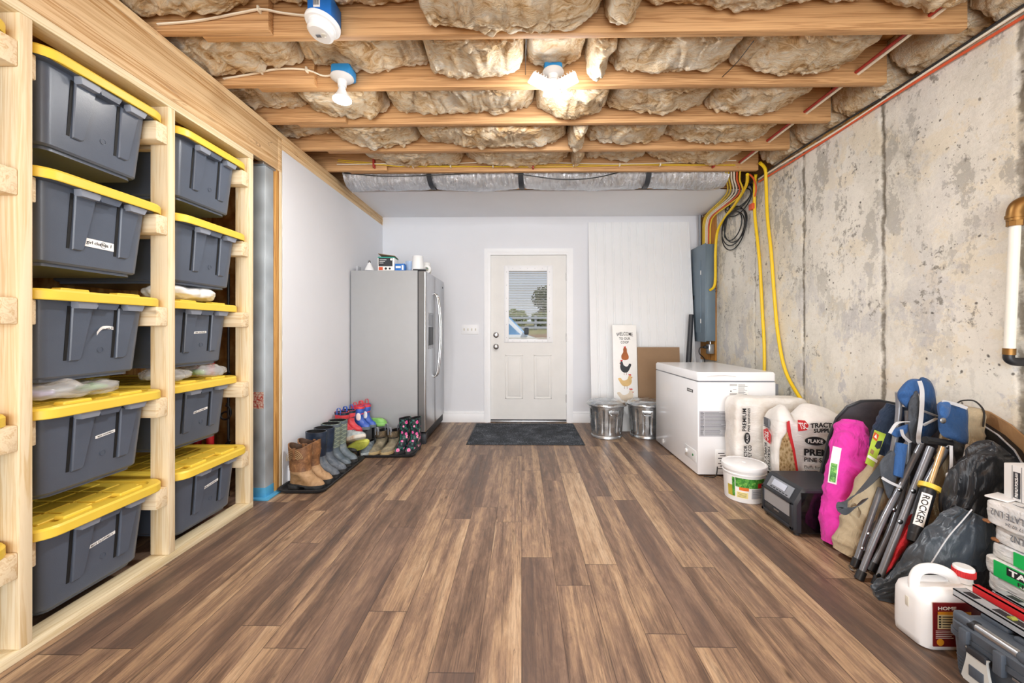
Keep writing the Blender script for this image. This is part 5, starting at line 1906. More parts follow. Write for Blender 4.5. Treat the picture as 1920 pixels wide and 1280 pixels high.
boot_mat('tan_leather', '#8f6e48', '#b3906a', 10, 0.6, '#75563a')
boot_mat('cowboy_shaft', '#5d3d26', '#8d6340', 22, 0.5, '#b98a5c')
boot_mat('navy_rubber', '#16202f', '#26364c', 6, 0.35)
boot_mat('muddy_navy', '#2f3b4b', '#6d747c', 9, 0.55, '#b5ae9c')
boot_mat('muddy_olive', '#4f4a3c', '#857c66', 9, 0.7, '#b3a88b')
boot_mat('slate_rubber', '#47545f', '#6b7882', 8, 0.42, '#9a9a90')
boot_mat('red_rubber', '#c8303a', '#e0515a', 5, 0.35)
boot_mat('blue_rubber', '#2d4fa8', '#456bc4', 5, 0.35)
boot_mat('sole_black', '#1b1c1e', '#3a3a3a', 12, 0.7)
boot_mat('sole_tan', '#a08a64', '#c0a87c', 10, 0.7)
boot_mat('sneaker_grey', '#8f9a9d', '#bcc4c4', 16, 0.7)
boot_mat('sneaker_dark', '#4c555c', '#6f7a80', 16, 0.7)
boot_mat('sole_lime', '#a9ad45', '#c9cc5c', 8, 0.6)
boot_mat('sole_orange', '#b98552', '#d7d2c6', 6, 0.6)
boot_mat('green_foam', '#6fae4a', '#93cc74', 5, 0.5)
boot_mat('brown_shoe', '#3e2c20', '#5d4432', 8, 0.6)
boot_mat('camo', '#2b2823', '#5d4f3b', 18, 0.7, '#94825f')


def check_mat():
    n = NT('grey_check')
    v = n.coord(False)
    w = None
    for a in (45, -45):
        wv = n.new('ShaderNodeTexWave', wave_type='BANDS', bands_direction='X')
        n.put(wv.inputs['Vector'], n.scaled((1, 1, 1), v, (0, R(a), 0)))
        wv.inputs['Scale'].default_value = 13
        m = n.maprange(wv.outputs[1], 0.90, 0.97)
        w = m if w is None else n.math('MAXIMUM', w, m)
    M['grey_check'] = n.out(n.mix(n.math('MULTIPLY', w, 0.7), lin('#6a7770'), lin('#a9b39b')), 0.5)


check_mat()


def floral_mat():
    n = NT('floral')
    v = n.coord(False)
    d = n.voronoi(v, 26.0)
    c = n.new('ShaderNodeTexVoronoi')
    n.put(c.inputs['Vector'], v)
    c.inputs['Scale'].default_value = 26.0
    sel = n.new('ShaderNodeSeparateColor')
    n.put(sel.inputs[0], c.outputs[1])
    leaf = n.maprange(n.noise(v, 38, 3, 0.6, 1.0), 0.52, 0.57)
    col = n.mix(leaf, lin('#141a26'), lin('#2c7260'))
    fl = n.math('MULTIPLY', n.maprange(d, 0.40, 0.44, 1, 0), n.math('GREATER_THAN', sel.outputs[0], 0.42))
    pk = n.mix(sel.outputs[1], lin('#e0559e'), lin('#f2a3c4'))
    col = n.mix(fl, col, pk)
    ctr = n.math('MULTIPLY', n.maprange(d, 0.12, 0.15, 1, 0), n.math('GREATER_THAN', sel.outputs[0], 0.42))
    col = n.mix(ctr, col, lin('#d23a57'))
    M['floral'] = n.out(col, 0.4)


floral_mat()


def make_boot(name, label, cat, L, W, H, shaft_l, shaft_w, mats, group=None, toe=1.0, ankle=None, heel=0.0, loops=None, lean=0.0, scallop=0.0, band=None, cut=0.5):
    """Boot along +x (heel at 0, toe at L). mats: foot, shaft, sole, inside."""
    t = thing(name, label, cat, (0, 0, 0), 0, group)
    N = 28
    zs0 = 0.022 + heel * 0.4
    foot_h = min(0.11, H * 0.42)

    def prof(z):
        """back x, front x and half width at height z"""
        u = (z - zs0) / (foot_h - zs0)
        if u < 1:
            xf = L * (1.0 - 0.06 * u ** 0.8) if u < 0.45 else None
            front_top = 0.02 + shaft_l
            if u < 0.42:
                f = L * (1 - 0.10 * (u / 0.42) ** 2 * toe)
            else:
                s = (u - 0.42) / 0.58
                f = L * 0.90 + (front_top + 0.012 - L * 0.90) * (s ** 0.62)
            bk = 0.004 + 0.006 * u
            w = W / 2 * (1 - 0.10 * u)
            w = w + (shaft_w / 2 * 0.93 - w) * max(0, (u - 0.4) / 0.6) ** 1.2
            return bk, f, w
        v = (z - foot_h) / max(1e-6, (H - foot_h))
        bk = 0.010 - 0.010 * v + lean * v
        f = 0.032 + shaft_l - 0.02 * math.sin(min(1, v * 1.8) * math.pi) * 0.5 + lean * v + 0.004 * v
        w = shaft_w / 2 * (0.93 + 0.09 * v)
        return bk, f, w

    def ring(z, grow=0.0, top=False):
        bk, f, w = prof(z)
        xm, hl = (bk + f) / 2, (f - bk) / 2 + grow
        pts = []
        long_ = hl / max(w, 1e-3)
        for k in range(N):
            a = 2 * math.pi * k / N
            c, s = math.cos(a), math.sin(a)
            ex = 0.80 if long_ > 1.5 else 0.95
            x = xm + hl * math.copysign(abs(c) ** ex, c)
            q = 1.0
            if long_ > 1.5:
                ux = (x - bk) / (f - bk)
                q = 0.80 + 0.26 * math.exp(-((ux - 0.70) / 0.25) ** 2) - 0.10 * math.exp(-((ux - 0.36) / 0.14) ** 2)
            zz = z
            if top and scallop:
                zz = z + scallop * (abs(c) ** 2 - 0.5)
            pts.append(Vector((x, (w + grow) * q * math.copysign(abs(s) ** ex, s), zz)))
        return pts

    zf = zs0 + (foot_h - zs0)
    split = foot_h if cut is None else zs0 + (H - zs0) * cut
    levels = [zs0 + (foot_h - zs0) * u for u in (0, 0.08, 0.2, 0.32, 0.42, 0.5, 0.58, 0.66, 0.74, 0.82, 0.9, 1.0)]
    up = [foot_h + (H - foot_h) * u for u in (0.15, 0.3, 0.45, 0.6, 0.75, 0.9, 1.0)]
    allz = sorted(set(levels + up + [split]))
    lowz = [z for z in allz if z <= split + 1e-6]
    hiz = [z for z in allz if z >= split - 1e-6]
    MB().loft([ring(z) for z in lowz], True, False).build('foot', mats[0], t, True, smooth=60)
    rr_ = [ring(z, 0.0012, top=(z == hiz[-1])) for z in hiz]
    top = rr_[-1]
    cen = sum(top, Vector()) / N
    inner = [cen + (p - cen) * 0.90 for p in top]
    deep = [Vector((p.x, p.y, p.z - min(0.09, H * 0.35))) for p in inner]
    MB().loft(rr_ + [inner], False, False).build('shaft', mats[1], t, True, smooth=50)
    MB().loft([inner, deep], False, True).build('lining', mats[3], t, True, smooth=50)
    # sole
    mb = MB()
    r0 = ring(zs0 + 0.001, 0.005)
    if heel:
        mb.loft([[Vector((p.x, p.y, zs0 - 0.008)) for p in r0], [Vector((p.x, p.y, zs0 + 0.002)) for p in r0]])
        hr = rrect(L * 0.30, W * 0.78, 0.02, 0.0, 4, L * 0.16, 0)
        mb.loft([[Vector((p.x, p.y, 0.0)) for p in hr], [Vector((p.x - 0.006, p.y, zs0 - 0.006)) for p in hr]])
        fr_ = rrect(L * 0.52, W * 0.86, 0.035, 0.0, 5, L * 0.73, 0)
        mb.loft([[Vector((p.x, p.y, 0.0)) for p in fr_], [Vector((p.x, p.y, zs0 - 0.006)) for p in fr_]])
    else:
        mb.loft([[Vector((p.x, p.y, 0.0)) for p in r0], [Vector((p.x, p.y, zs0 + 0.004)) for p in r0]])
    mb.build('sole', mats[2], t, True, smooth=40)
    if band:
        z = H - 0.022
        MB().loft([ring(z - 0.002, 0.003), ring(z + 0.020, 0.003)], False, False).build('top_band', band, t, True)
    if loops:
        for s in ((-1, 1) if loops[1] == 'side' else (0,)):
            bk, f, w = prof(H)
            mb = MB()
            if loops[1] == 'side':
                c = Vector(((bk + f) / 2, s * w, H - 0.01))
                p = catmull([c + Vector((-0.018, 0, -0.01)), c + Vector((-0.016, s * 0.002, 0.038)), c + Vector((0, s * 0.002, 0.050)), c + Vector((0.016, s * 0.002, 0.038)), c + Vector((0.018, 0, -0.01))], 5)
                mb.ribbon(p, (0, 1, 0), 0.010, 0.004)
            else:
                for q in (bk + 0.004, f - 0.004):
                    mb = MB()
                    c = Vector((q, 0, H - 0.01))
                    p = catmull([c + Vector((0, -0.014, -0.02)), c + Vector((0.004, -0.012, 0.035)), c + Vector((0.004, 0, 0.050)), c + Vector((0.004, 0.012, 0.035)), c + Vector((0, 0.014, -0.02))], 5)
                    mb.ribbon(p, (1, 0, 0), 0.022, 0.003)
                    mb.build('pull_loop', loops[0], t, True)
            if loops[1] == 'side':
                mb.build('pull_loop', loops[0], t, True)
    return t


def place(t, x, y, z, deg):
    t.location = (x, y, z)
    t.rotation_euler = (0, 0, R(deg))
    return t


def clone(t, label, x, y, z, deg):
    return dup(t, (x, y, z), R(deg), label)


# boot trays
def tray(name, label, c, w, d, rz):
    t = thing(name, label, 'boot tray', (c[0], c[1], 0), R(rz), 'black boot trays')

    def rg(g, z):
        pts = rrect(w + g, d + g, 0.06, z, 10)
        out = []
        for p in pts:
            a = math.atan2(p.y, p.x)
            k = 1 + 0.012 * math.cos(a * 10)
            out.append(Vector((p.x * k, p.y * k, p.z)))
        return out
    mb = MB().loft([rg(-0.02, 0.0), rg(0.0, 0.004), rg(0.02, 0.018), rg(0.028, 0.026), rg(0.018, 0.028), rg(0.0, 0.022), rg(-0.02, 0.008), rg(-0.07, 0.006)])
    mb.build('pan', 'rubber', t, True, smooth=50)
    mb = MB()
    for k in range(int(w / 0.07)):
        for j in range(int(d / 0.06)):
            x = -w / 2 + 0.06 + 0.07 * k
            y = -d / 2 + 0.05 + 0.06 * j
            if x < w / 2 - 0.04 and y < d / 2 - 0.04:
                mb.box(x - 0.022, x + 0.022, y - 0.003, y + 0.003, 0.0055, 0.0085, 0.001, 1)
    mb.build('ridges', 'rubber', t, True)
    return t


tray('boot_tray', 'black boot tray along the left wall, under the cowboy boots', (-1.522, 3.075), 0.74, 0.315, 90)
tray('boot_tray', 'black boot tray beside the fridge, under the floral boots', (-1.188, 3.66), 0.45, 0.36, 3)
ZT = 0.0092

cb = make_boot('cowboy_boot', 'tan cowboy boot with stitched brown shaft, nearest on the tray', 'boot', 0.265, 0.094, 0.300, 0.130, 0.115,
               ('tan_leather', 'cowboy_shaft', 'sole_black', 'brown_shoe'), 'boots on the trays', heel=0.03, scallop=0.030, lean=-0.004, cut=0.36, toe=1.2)
# stitched scrolls and side strap on the shaft
for s in (-1, 1):
    mb = MB()
    for q in range(5):
        pts = [(0.075 + (0.030 + 0.009 * q) * math.cos(a), s * (0.0605 - 0.010 * ((0.030 + 0.009 * q) * math.cos(a) / 0.07) ** 2), 0.212 + (0.018 + 0.013 * q) * math.sin(a)) for a in np.linspace(0.2, math.pi * 1.05, 14)]
        mb.tube(pts, 0.0013, 5)
    mb.build('stitching', 'sole_tan', cb, True)
    MB().box(0.068, 0.088, s * 0.055, s * 0.063, 0.215, 0.296, 0.002).build('pull_strap', 'cowboy_shaft', cb, True)
place(cb, -1.640, 2.80, ZT, -9)
clone(cb, 'tan cowboy boot with stitched brown shaft, behind the nearest one', -1.638, 2.915, ZT, -9)

nb = make_boot('rubber_boot', 'tall navy rubber boot with muddy foot, behind the cowboy boots', 'boot', 0.272, 0.098, 0.340, 0.126, 0.112, ('muddy_navy', 'navy_rubber', 'sole_black', 'dark'), 'boots on the trays', cut=0.42)
place(nb, -1.650, 3.036, ZT, -9)
clone(nb, 'tall navy rubber boot beside the grey checked boots', -1.648, 3.154, ZT, -9)
gb = make_boot('rubber_boot', 'grey-green checked rubber boot beside the navy boots', 'boot', 0.258, 0.096, 0.345, 0.124, 0.110, ('slate_rubber', 'grey_check', 'sole_black', 'dark'), 'boots on the trays', cut=0.40, band='slate_rubber')
place(gb, -1.650, 3.274, ZT, -9)
clone(gb, 'grey-green checked rubber boot in front of the red boots', -1.648, 3.392, ZT, -9)

# low shoe rack in the corner that holds the children's boots
sr = thing('shoe_rack', 'low dark shoe rack in the corner under the red and blue boots', 'shoe rack', (-1.5, 3.68, 0))
MB().box(-1.685, -1.44, 3.50, 3.875, 0.185, 0.197, 0.003).build('shelf', 'black_plastic', sr)
for x in (-1.675, -1.45):
    for y in (3.51, 3.865):
        MB().box(x - 0.008, x + 0.008, y - 0.008, y + 0.008, 0.0, 0.186).build('leg', 'black_plastic', sr)
rb = make_boot('child_boot', 'small red rubber boot with navy rim, nearer one on the rack', 'boot', 0.200, 0.072, 0.195, 0.096, 0.080, ('red_rubber', 'red_rubber', 'red_rubber', 'navy_rubber'), "children's boots on the rack", cut=0.45, loops=('blue_rubber', 'side'), band='navy_rubber')
place(rb, -1.670, 3.548, 0.198, -12)
clone(rb, 'small red rubber boot with navy rim, beside the blue boots', -1.650, 3.638, 0.198, -12)
bb_ = make_boot('child_boot', 'small blue rubber boot with red rim beside the red boots', 'boot', 0.190, 0.070, 0.215, 0.093, 0.078, ('blue_rubber', 'blue_rubber', 'slate_rubber', 'red_rubber'), "children's boots on the rack", cut=0.45, loops=('red_rubber', 'side'), band='red_rubber')
mb = MB().superbox((0.098, -0.040, 0.12), (0.05, 0.012, 0.07), 4, 2.5)
mb.build('white_patch', 'tape_white', bb_, True)
place(bb_, -1.600, 3.728, 0.198, -12)
clone(bb_, 'small blue rubber boot with red rim, against the fridge', -1.575, 3.818, 0.198, -12)

# clogs and sneakers


def make_shoe(name, label, L, W, H, mats, laces=None, group=None):
    t = thing(name, label, 'shoe', (0, 0, 0), 0, group)
    N = 28

    def ring(z, bk, f, w):
        xm, hl = (bk + f) / 2, (f - bk) / 2
        out = []
        for k in range(N):
            a = 2 * math.pi * k / N
            c, s = math.cos(a), math.sin(a)
            x = xm + hl * math.copysign(abs(c) ** 0.82, c)
            ux = (x - bk) / (f - bk)
            q = 0.82 + 0.24 * math.exp(-((ux - 0.70) / 0.25) ** 2) - 0.08 * math.exp(-((ux - 0.36) / 0.15) ** 2)
            out.append(Vector((x, w * q * math.copysign(abs(s) ** 0.85, s), z + 0.012 * max(0, ux - 0.75) * (1 if z < 0.03 else 0))))
        return out
    MB().loft([ring(0.0, 0.01, L * 0.97, W / 2 * 0.92), ring(0.006, 0.0, L, W / 2), ring(0.028, 0.0, L, W / 2 * 1.02), ring(0.032, 0.008, L * 0.985, W / 2 * 0.96)]).build('sole', mats[1], t, True, smooth=45)
    r = [ring(0.030, 0.010, L * 0.98, W / 2 * 0.94), ring(0.045, 0.008, L * 0.96, W / 2 * 0.93), ring(0.058, 0.008, L * 0.88, W / 2 * 0.86), ring(0.070, 0.006, L * 0.72, W / 2 * 0.74),
         ring(H * 0.9, 0.006, L * 0.56, W / 2 * 0.62), ring(H, 0.004, L * 0.48, W / 2 * 0.56)]
    c = sum(r[-1], Vector()) / N
    inn = [c + (p - c) * 0.86 for p in r[-1]]
    MB().loft(r + [inn], False, False).build('upper', mats[0], t, True, smooth=50)
    MB().loft([inn, [Vector((p.x, p.y, p.z - 0.035)) for p in inn]], False, True).build('lining', 'dark', t, True)
    if laces:
        for k in range(4):
            x = L * (0.50 + 0.06 * k)
            z = H * 0.98 - 0.011 * k
            MB().tube(catmull([(x, -W * 0.24, z - 0.012), (x + 0.004, 0, z + 0.003), (x, W * 0.24, z - 0.012)], 5), 0.003, 6).build('lace', laces, t, True)
    return t


s = make_shoe('clog', 'bright green foam clog on the rack beside the blue boots', 0.17, 0.072, 0.060, ('green_foam', 'green_foam'))
place(s, -1.555, 3.842, 0.30, -4)
s.location = (-1.47, 3.84, 0.198)
s = make_shoe('sneaker', 'grey running shoe with pale sole tilted on top of the pile', 0.27, 0.092, 0.095, ('sneaker_grey', 'sole_orange'), 'sneaker_dark')
place(s, -1.590, 3.47, 0.125, -14)
s.rotation_euler = (R(-24), R(-16), R(-16))
s2 = make_shoe('sneaker', 'lime-soled running shoe leaning below the grey one', 0.27, 0.092, 0.095, ('sneaker_dark', 'sole_lime'), 'green_foam')
place(s2, -1.575, 3.475, 0.045, -20)
s2.rotation_euler = (R(-58), R(-22), R(-10))
s3 = make_shoe('sneaker', 'dark grey running shoe flat on the tray under the pile', 0.27, 0.092, 0.095, ('sneaker_dark', 'sneaker_grey'), 'sneaker_grey')
place(s3, -1.385, 3.735, ZT, -92)
s4 = make_shoe('leather_shoe', 'dark brown shoe wedged beside the red boots', 0.22, 0.085, 0.075, ('brown_shoe', 'sole_black'))
place(s4, -1.60, 3.40, 0.36, 0)
s4.location = (-1.66, 3.50, 0.055)
s4.rotation_euler = (R(-30), 0, R(-10))

mbt = make_boot('ankle_boot', 'muddy slip-on ankle boot, nearer the sneakers', 'boot', 0.265, 0.102, 0.185, 0.115, 0.100, ('muddy_olive', 'camo', 'sole_tan', 'dark'), 'boots on the trays', cut=0.62, loops=('plastic_grey', 'ends'))
place(mbt, -1.275, 3.765, ZT, -108)
clone(mbt, 'muddy slip-on ankle boot, nearer the floral boots', -1.158, 3.765, ZT, -108)
flb = make_boot('floral_boot', 'dark rubber boot with pink flowers, beside the ankle boots', 'boot', 0.225, 0.078, 0.300, 0.106, 0.086, ('floral', 'floral', 'sole_black', 'dark'), 'boots on the trays', cut=0.40)
place(flb, -1.062, 3.755, ZT, -106)
clone(flb, 'dark rubber boot with pink flowers, at the fridge corner end', -0.966, 3.762, ZT, -106)

# ------------------------------------------------------------------ soft things: helpers
def soft_tube(path, radii, amp=0.012, scale=9.0, seed=1.0, n=60, k=16, depth=(0.3, 1.0, 0.0), squash=1.0, ends=True, folds=False):
    """A stuffed sleeve along path; radii per path point; its cross-section is squashed along depth."""
    P = catmull(path, k)
    m = len(P)
    rs = []
    for i in range(m):
        t = i / (m - 1) * (len(radii) - 1)
        a = int(min(t, len(radii) - 2))
        f = t - a
        f = f * f * (3 - 2 * f)
        rs.append(radii[a] * (1 - f) + radii[a + 1] * f)
    dv = Vector(depth).normalized()
    rings = []
    sd = Vector((seed * 3.1, seed * 5.7, seed * 1.9))
    for i in range(m):
        t = (P[min(i + 1, m - 1)] - P[max(i - 1, 0)]).normalized()
        b = (dv - t * dv.dot(t)).normalized()
        a = t.cross(b)
        ring = []
        for j in range(n):
            q = 2 * math.pi * j / n
            d = a * math.cos(q) + b * math.sin(q) * squash
            p = P[i] + d * rs[i]
            w = mnoise.fractal(p * scale + sd, 1.0, 2.0, 4)
            warp = Vector((mnoise.noise(p * scale * 0.5 + sd), mnoise.noise(p * scale * 0.5 - sd), mnoise.noise(p * scale * 0.5 + sd * 2))) * 0.06
            w2 = 1 - 2.6 * abs(mnoise.noise((p + warp) * scale * 0.9 + sd * 1.7))
            w3 = 1 - 2.6 * abs(mnoise.noise((p + warp * 1.5) * scale * 2.3 + sd * 0.7))
            if folds:
                # long creases that run along the sleeve and fan out from its ends
                tt = i / m
                c = Vector((math.cos(q) * 1.5, math.sin(q) * 1.5 * squash, tt * 2.2)) + sd
                c = c + Vector((mnoise.noise(c * 1.3), mnoise.noise(c * 1.3 + sd), mnoise.noise(c * 1.3 - sd))) * 0.55
                w2 = 1 - 2.4 * abs(mnoise.noise(c * 1.15))
                w3 = 1 - 2.4 * abs(mnoise.noise(c * 2.4 + sd))
                w = 0.25 * mnoise.noise(c * 5.0)
            p = p + d * amp * (0.5 * w + 0.75 * w2 + 0.32 * w3)
            ring.append(p)
        rings.append(ring)
    mb = MB()
    if ends:
        c0, c1 = sum(rings[0], Vector()) / n, sum(rings[-1], Vector()) / n
        rings = [[c0 + (p - c0) * 0.55 for p in rings[0]]] + rings + [[c1 + (p - c1) * 0.55 for p in rings[-1]]]
    for ring in rings:
        for p in ring:
            p.z = max(p.z, 0.001)
    return mb.loft(rings)


def pillow(poly, normal, front=0.03, back=0.02, amp=0.006, scale=14.0, seed=1.0, lv=7, k=4):
    """A stuffed or folded cloth shape with the outline poly (3-D points), bulging along normal."""
    nv = Vector(normal).normalized()
    P = catmull(poly, k, True)
    c = sum(P, Vector()) / len(P)
    sd = Vector((seed * 2.3, seed * 4.1, seed * 6.7))
    rings = []
    for sgn, th in ((1, front), (-1, back)):
        rr_ = []
        for i in range(lv + 1):
            s = 1 - i / (lv + 0.6)
            h = th * math.sqrt(max(0, 1 - s ** 2.6))
            ring = []
            for p in P:
                q = c + (p - c) * s
                w = mnoise.fractal(q * scale + sd, 1.0, 2.0, 4) - 0.8 * abs(mnoise.noise(q * scale * 1.2 + sd * 2))
                ring.append(q + nv * sgn * (h + (amp * w if i else 0)))
            rr_.append(ring)
        rings.append(rr_)
    return MB().loft(list(reversed(rings[0])) + rings[1][1:], True, True)


# ------------------------------------------------------------------ bags of wood shavings
def bag_mat(name, tint, fold, rough=0.38):
    n = NT(name)
    a = n.noise(n.scaled((1, 1, 2.2)), 11, 6, 0.6, 1.0)
    col = n.ramp(n.noise(n.coord(), 8, 5, 0.6), [(0.35, lin(tint)), (0.65, lin('#eceae6'))])
    n.bump(a, fold, 0.02)
    M[name] = n.out(col, rough)


bag_mat('bag_plastic', '#dcd6cd', 0.5)
bag_mat('bag_white', '#e3e0dc', 0.4)


def shavings_mat():
    n = NT('shavings')
    v = n.voronoi(n.scaled((1, 1, 0.6)), 70, 'F1')
    f = n.noise(n.coord(), 60, 5, 0.7, 1.5)
    col = n.ramp(n.math('ADD', n.math('MULTIPLY', v, 0.5), n.math('MULTIPLY', f, 0.5)), [(0.3, lin('#94703f')), (0.45, lin('#cfae78')), (0.65, lin('#ead2a4'))])
    n.bump(f, 1.0, 0.02)
    M['shavings'] = n.out(col, 0.85)


shavings_mat()
bl = thing('shavings_bale', 'square white bale of pine shavings standing against the freezer end', 'bag', (1.79, 2.95, 0))
MB().superbox((1.795, 2.955, 0.318), (0.53, 0.185, 0.636), 30, 9, 0.010, 7, 3.0).build('wrapper', 'bag_plastic', bl, smooth=70)
yb_ = 2.850
for s, x, z, w, h in (('PREMIUM', 1.580, 0.485, 0.16, 0.028), ('PINE SHAVINGS', 1.612, 0.485, 0.165, 0.018), ('SUPPLY CO', 1.618, 0.235, 0.14, 0.024), ('TRACTOR', 1.588, 0.235, 0.14, 0.024)):
    text('lettering', s, 'ink', bl, (x, yb_, z), (0, 0, 1), (-1, 0, 0), width=w, height=h, bold=0.02)
MB().lathe([(0.021, 0), (0.021, 0.0015), (0, 0.0015)], (1.600, yb_ + 0.0004, 0.355), 24, Matrix.Rotation(R(90), 4, 'X') @ Matrix.Scale(1.9, 4, (0, 1, 0))).build('oval_mark', 'ink', bl)
text('lettering', 'FLAKE', 'tape_white', bl, (1.600, yb_ - 0.0014, 0.355), (0, 0, 1), (-1, 0, 0), width=0.055, height=0.015)

sb = thing('shavings_bag', 'open-windowed white bag of pine shavings with red logo in front of the bale', 'bag', (1.87, 2.68, 0))
rzb = R(-10)
Mb = Matrix.Translation((1.650, 2.605, 0)) @ Matrix.Rotation(rzb, 4, 'Z')   # front left bottom corner; x along the front, y back


def tp(u):
    if u < 0.86:
        return (1.0, 1.0, 0, 0)
    k = (u - 0.86) / 0.14
    return (1.0 - 0.18 * k, 1.0 - 0.80 * k ** 1.2, -0.02 * k, 0.02 * k)


mb = MB()
mb.superbox(Mb @ Vector((0.225, 0.118, 0.318)), (0.45, 0.236, 0.636), 34, 7, 0.013, 6.0, 8.0, Matrix.Rotation(rzb, 4, 'Z'), tp)
inv = Mb.inverted()


def hump(p):
    q = inv @ Vector(p)
    # the mouth dips between the gathered corner and the slumped right-hand shoulder
    if q.z > 0.50:
        q.z -= (q.z - 0.50) * 0.62 * math.exp(-((q.x - 0.135) / 0.05) ** 2)
        q.z -= (q.z - 0.50) * 0.30 * max(0, (q.x - 0.25)) / 0.2
        q.x += (q.z - 0.50) * (0.25 if q.x < 0.10 else 0)
    return Mb @ q


mb.v = [tuple(hump(p)) for p in mb.v]
mb.build('sack', 'bag_white', sb, smooth=70)
fx_ = Mb.to_3x3() @ Vector((1, 0, 0))
fyv = Mb.to_3x3() @ Vector((0, 1, 0))
zu = Vector((0, 0, 1))


def sheet(name, mat, outline, y=-0.010, th=0.004, depthv=None):
    """A printed patch on the bag's front, following local (x, z) points."""
    m = MB()
    m.M = Mb
    m.prism([(x, y, z) for x, z in outline], (0, -th, 0))
    return m.build(name, mat, sb)


sheet('shavings_window', 'shavings', [(0.012, 0.02), (0.112, 0.02), (0.108, 0.22), (0.088, 0.35), (0.062, 0.47), (0.030, 0.42), (0.015, 0.35)], -0.006, 0.006)
sheet('red_edge', 'red', [(0.112, 0.02), (0.123, 0.02), (0.120, 0.22), (0.101, 0.355), (0.080, 0.46), (0.070, 0.54), (0.056, 0.53), (0.058, 0.47), (0.088, 0.35), (0.108, 0.22)], -0.007, 0.008)


def ft(s, x, z, w, h, mat='ink', bold=0.02, up=None, arc=0.0, y=-0.0135):
    up = up or zu
    text('lettering', s, mat, sb, Mb @ Vector((x, y, z)), fx_, up, width=w, height=h, bold=bold, arc=arc)


sheet('logo_patch', 'red', [(0.122, 0.475), (0.172, 0.485), (0.180, 0.517), (0.160, 0.545), (0.118, 0.547)], -0.009, 0.0035)
ft('TSC', 0.149, 0.511, 0.046, 0.044, 'tape_white', 0.02, (zu + fx_ * -0.35).normalized(), y=-0.0137)
ft('TRACTOR', 0.278, 0.522, 0.175, 0.032, 'ink', 0.035, arc=0.010)
ft('SUPPLY CO', 0.296, 0.488, 0.175, 0.026, 'ink', 0.035, arc=0.006)
sheet('oval_mark', 'ink', [(0.218 + 0.058 * math.cos(a), 0.417 + 0.027 * math.sin(a)) for a in np.linspace(0, 2 * math.pi, 28, endpoint=False)], -0.0095, 0.0035)
ft('FLAKE', 0.218, 0.417, 0.085, 0.023, 'tape_white', 0.02, y=-0.0142)
ft('PREMIUM', 0.276, 0.345, 0.245, 0.043, 'ink', 0.04)
ft('PINE SHAVINGS', 0.282, 0.298, 0.255, 0.028, 'ink', 0.02)
ft('Fluffs for Comfort', 0.250, 0.252, 0.190, 0.017, 'ink', 0.005)
ft('Absorbent', 0.205, 0.222, 0.10, 0.015, 'ink', 0.005)
sheet('printed_rule', 'red', [(0.155, 0.204), (0.40, 0.204), (0.40, 0.206), (0.155, 0.206)], -0.0095, 0.003)
sheet('printed_rule', 'ink_grey', [(0.155, 0.238), (0.40, 0.238), (0.40, 0.2395), (0.155, 0.2395)], -0.0095, 0.003)
# print on the bag's left side
Lx = Mb.to_3x3() @ Vector((0, -1, 0))


def st_(s, y, z, w, h, mat='ink'):
    text('lettering', s, mat, sb, Mb @ Vector((-0.0115, y, z)), -zu, -Lx * -1 if False else (Mb.to_3x3() @ Vector((0, -1, 0))), width=w, height=h, bold=0.03)


st_('TRACTOR', 0.085, 0.265, 0.165, 0.034)
st_('SUPPLY CO', 0.138, 0.270, 0.175, 0.030)
m = MB()
m.M = Mb
m.prism([(-0.006, 0.075, 0.365), (-0.006, 0.165, 0.375), (-0.006, 0.175, 0.435), (-0.006, 0.125, 0.455), (-0.006, 0.07, 0.43)], (-0.004, 0, 0))
m.build('logo_patch', 'red', sb)
text('lettering', 'TSC', 'tape_white', sb, Mb @ Vector((-0.0115, 0.122, 0.408)), -zu, Mb.to_3x3() @ Vector((0, -1, 0)), width=0.06, height=0.06, bold=0.02)
m = MB()
m.M = Mb
m.prism([(-0.006, 0.100 + 0.030 * math.cos(a), 0.120 + 0.055 * math.sin(a)) for a in np.linspace(0, 2 * math.pi, 24, endpoint=False)], (-0.004, 0, 0))
m.build('oval_mark', 'ink', sb)
text('lettering', 'FLAKE', 'tape_white', sb, Mb @ Vector((-0.0115, 0.100, 0.120)), -zu, Mb.to_3x3() @ Vector((0, -1, 0)), width=0.085, height=0.03, bold=0.02)
m = MB()
m.M = Mb
for q in range(7):
    m.box(-0.014, -0.004, 0.09 + 0.011 * q, 0.094 + 0.011 * q + (0.003 if q % 2 else 0), 0.475, 0.525)
m.box(-0.014, -0.004, 0.08, 0.17, 0.466, 0.469)
m.build('barcode', 'ink_grey', sb)

# ------------------------------------------------------------------ white bucket
bk = thing('bucket', 'white lidded plastic bucket with a vegetable label, before the bale', 'bucket', (1.494, 2.700, 0))
bc = (1.494, 2.700, 0.0)
MB().lathe([(0.0, 0.0), (0.112, 0.0), (0.116, 0.004), (0.126, 0.175), (0.131, 0.178), (0.131, 0.184), (0.127, 0.187), (0.128, 0.205)], bc, 56, None, False, True).build('body', 'white_plastic', bk)
MB().lathe([(0.130, 0.203), (0.136, 0.205), (0.137, 0.226), (0.135, 0.232), (0.128, 0.236), (0.124, 0.233), (0.119, 0.232), (0.112, 0.236), (0.040, 0.2375), (0.0, 0.2375)], bc, 56, None, False, False).build('lid', 'white_plastic', bk)
MB().lathe([(0.012, 0.237), (0.012, 0.241), (0.0, 0.241)], bc, 20, None, False, False).build('lid_button', 'white_plastic', bk)


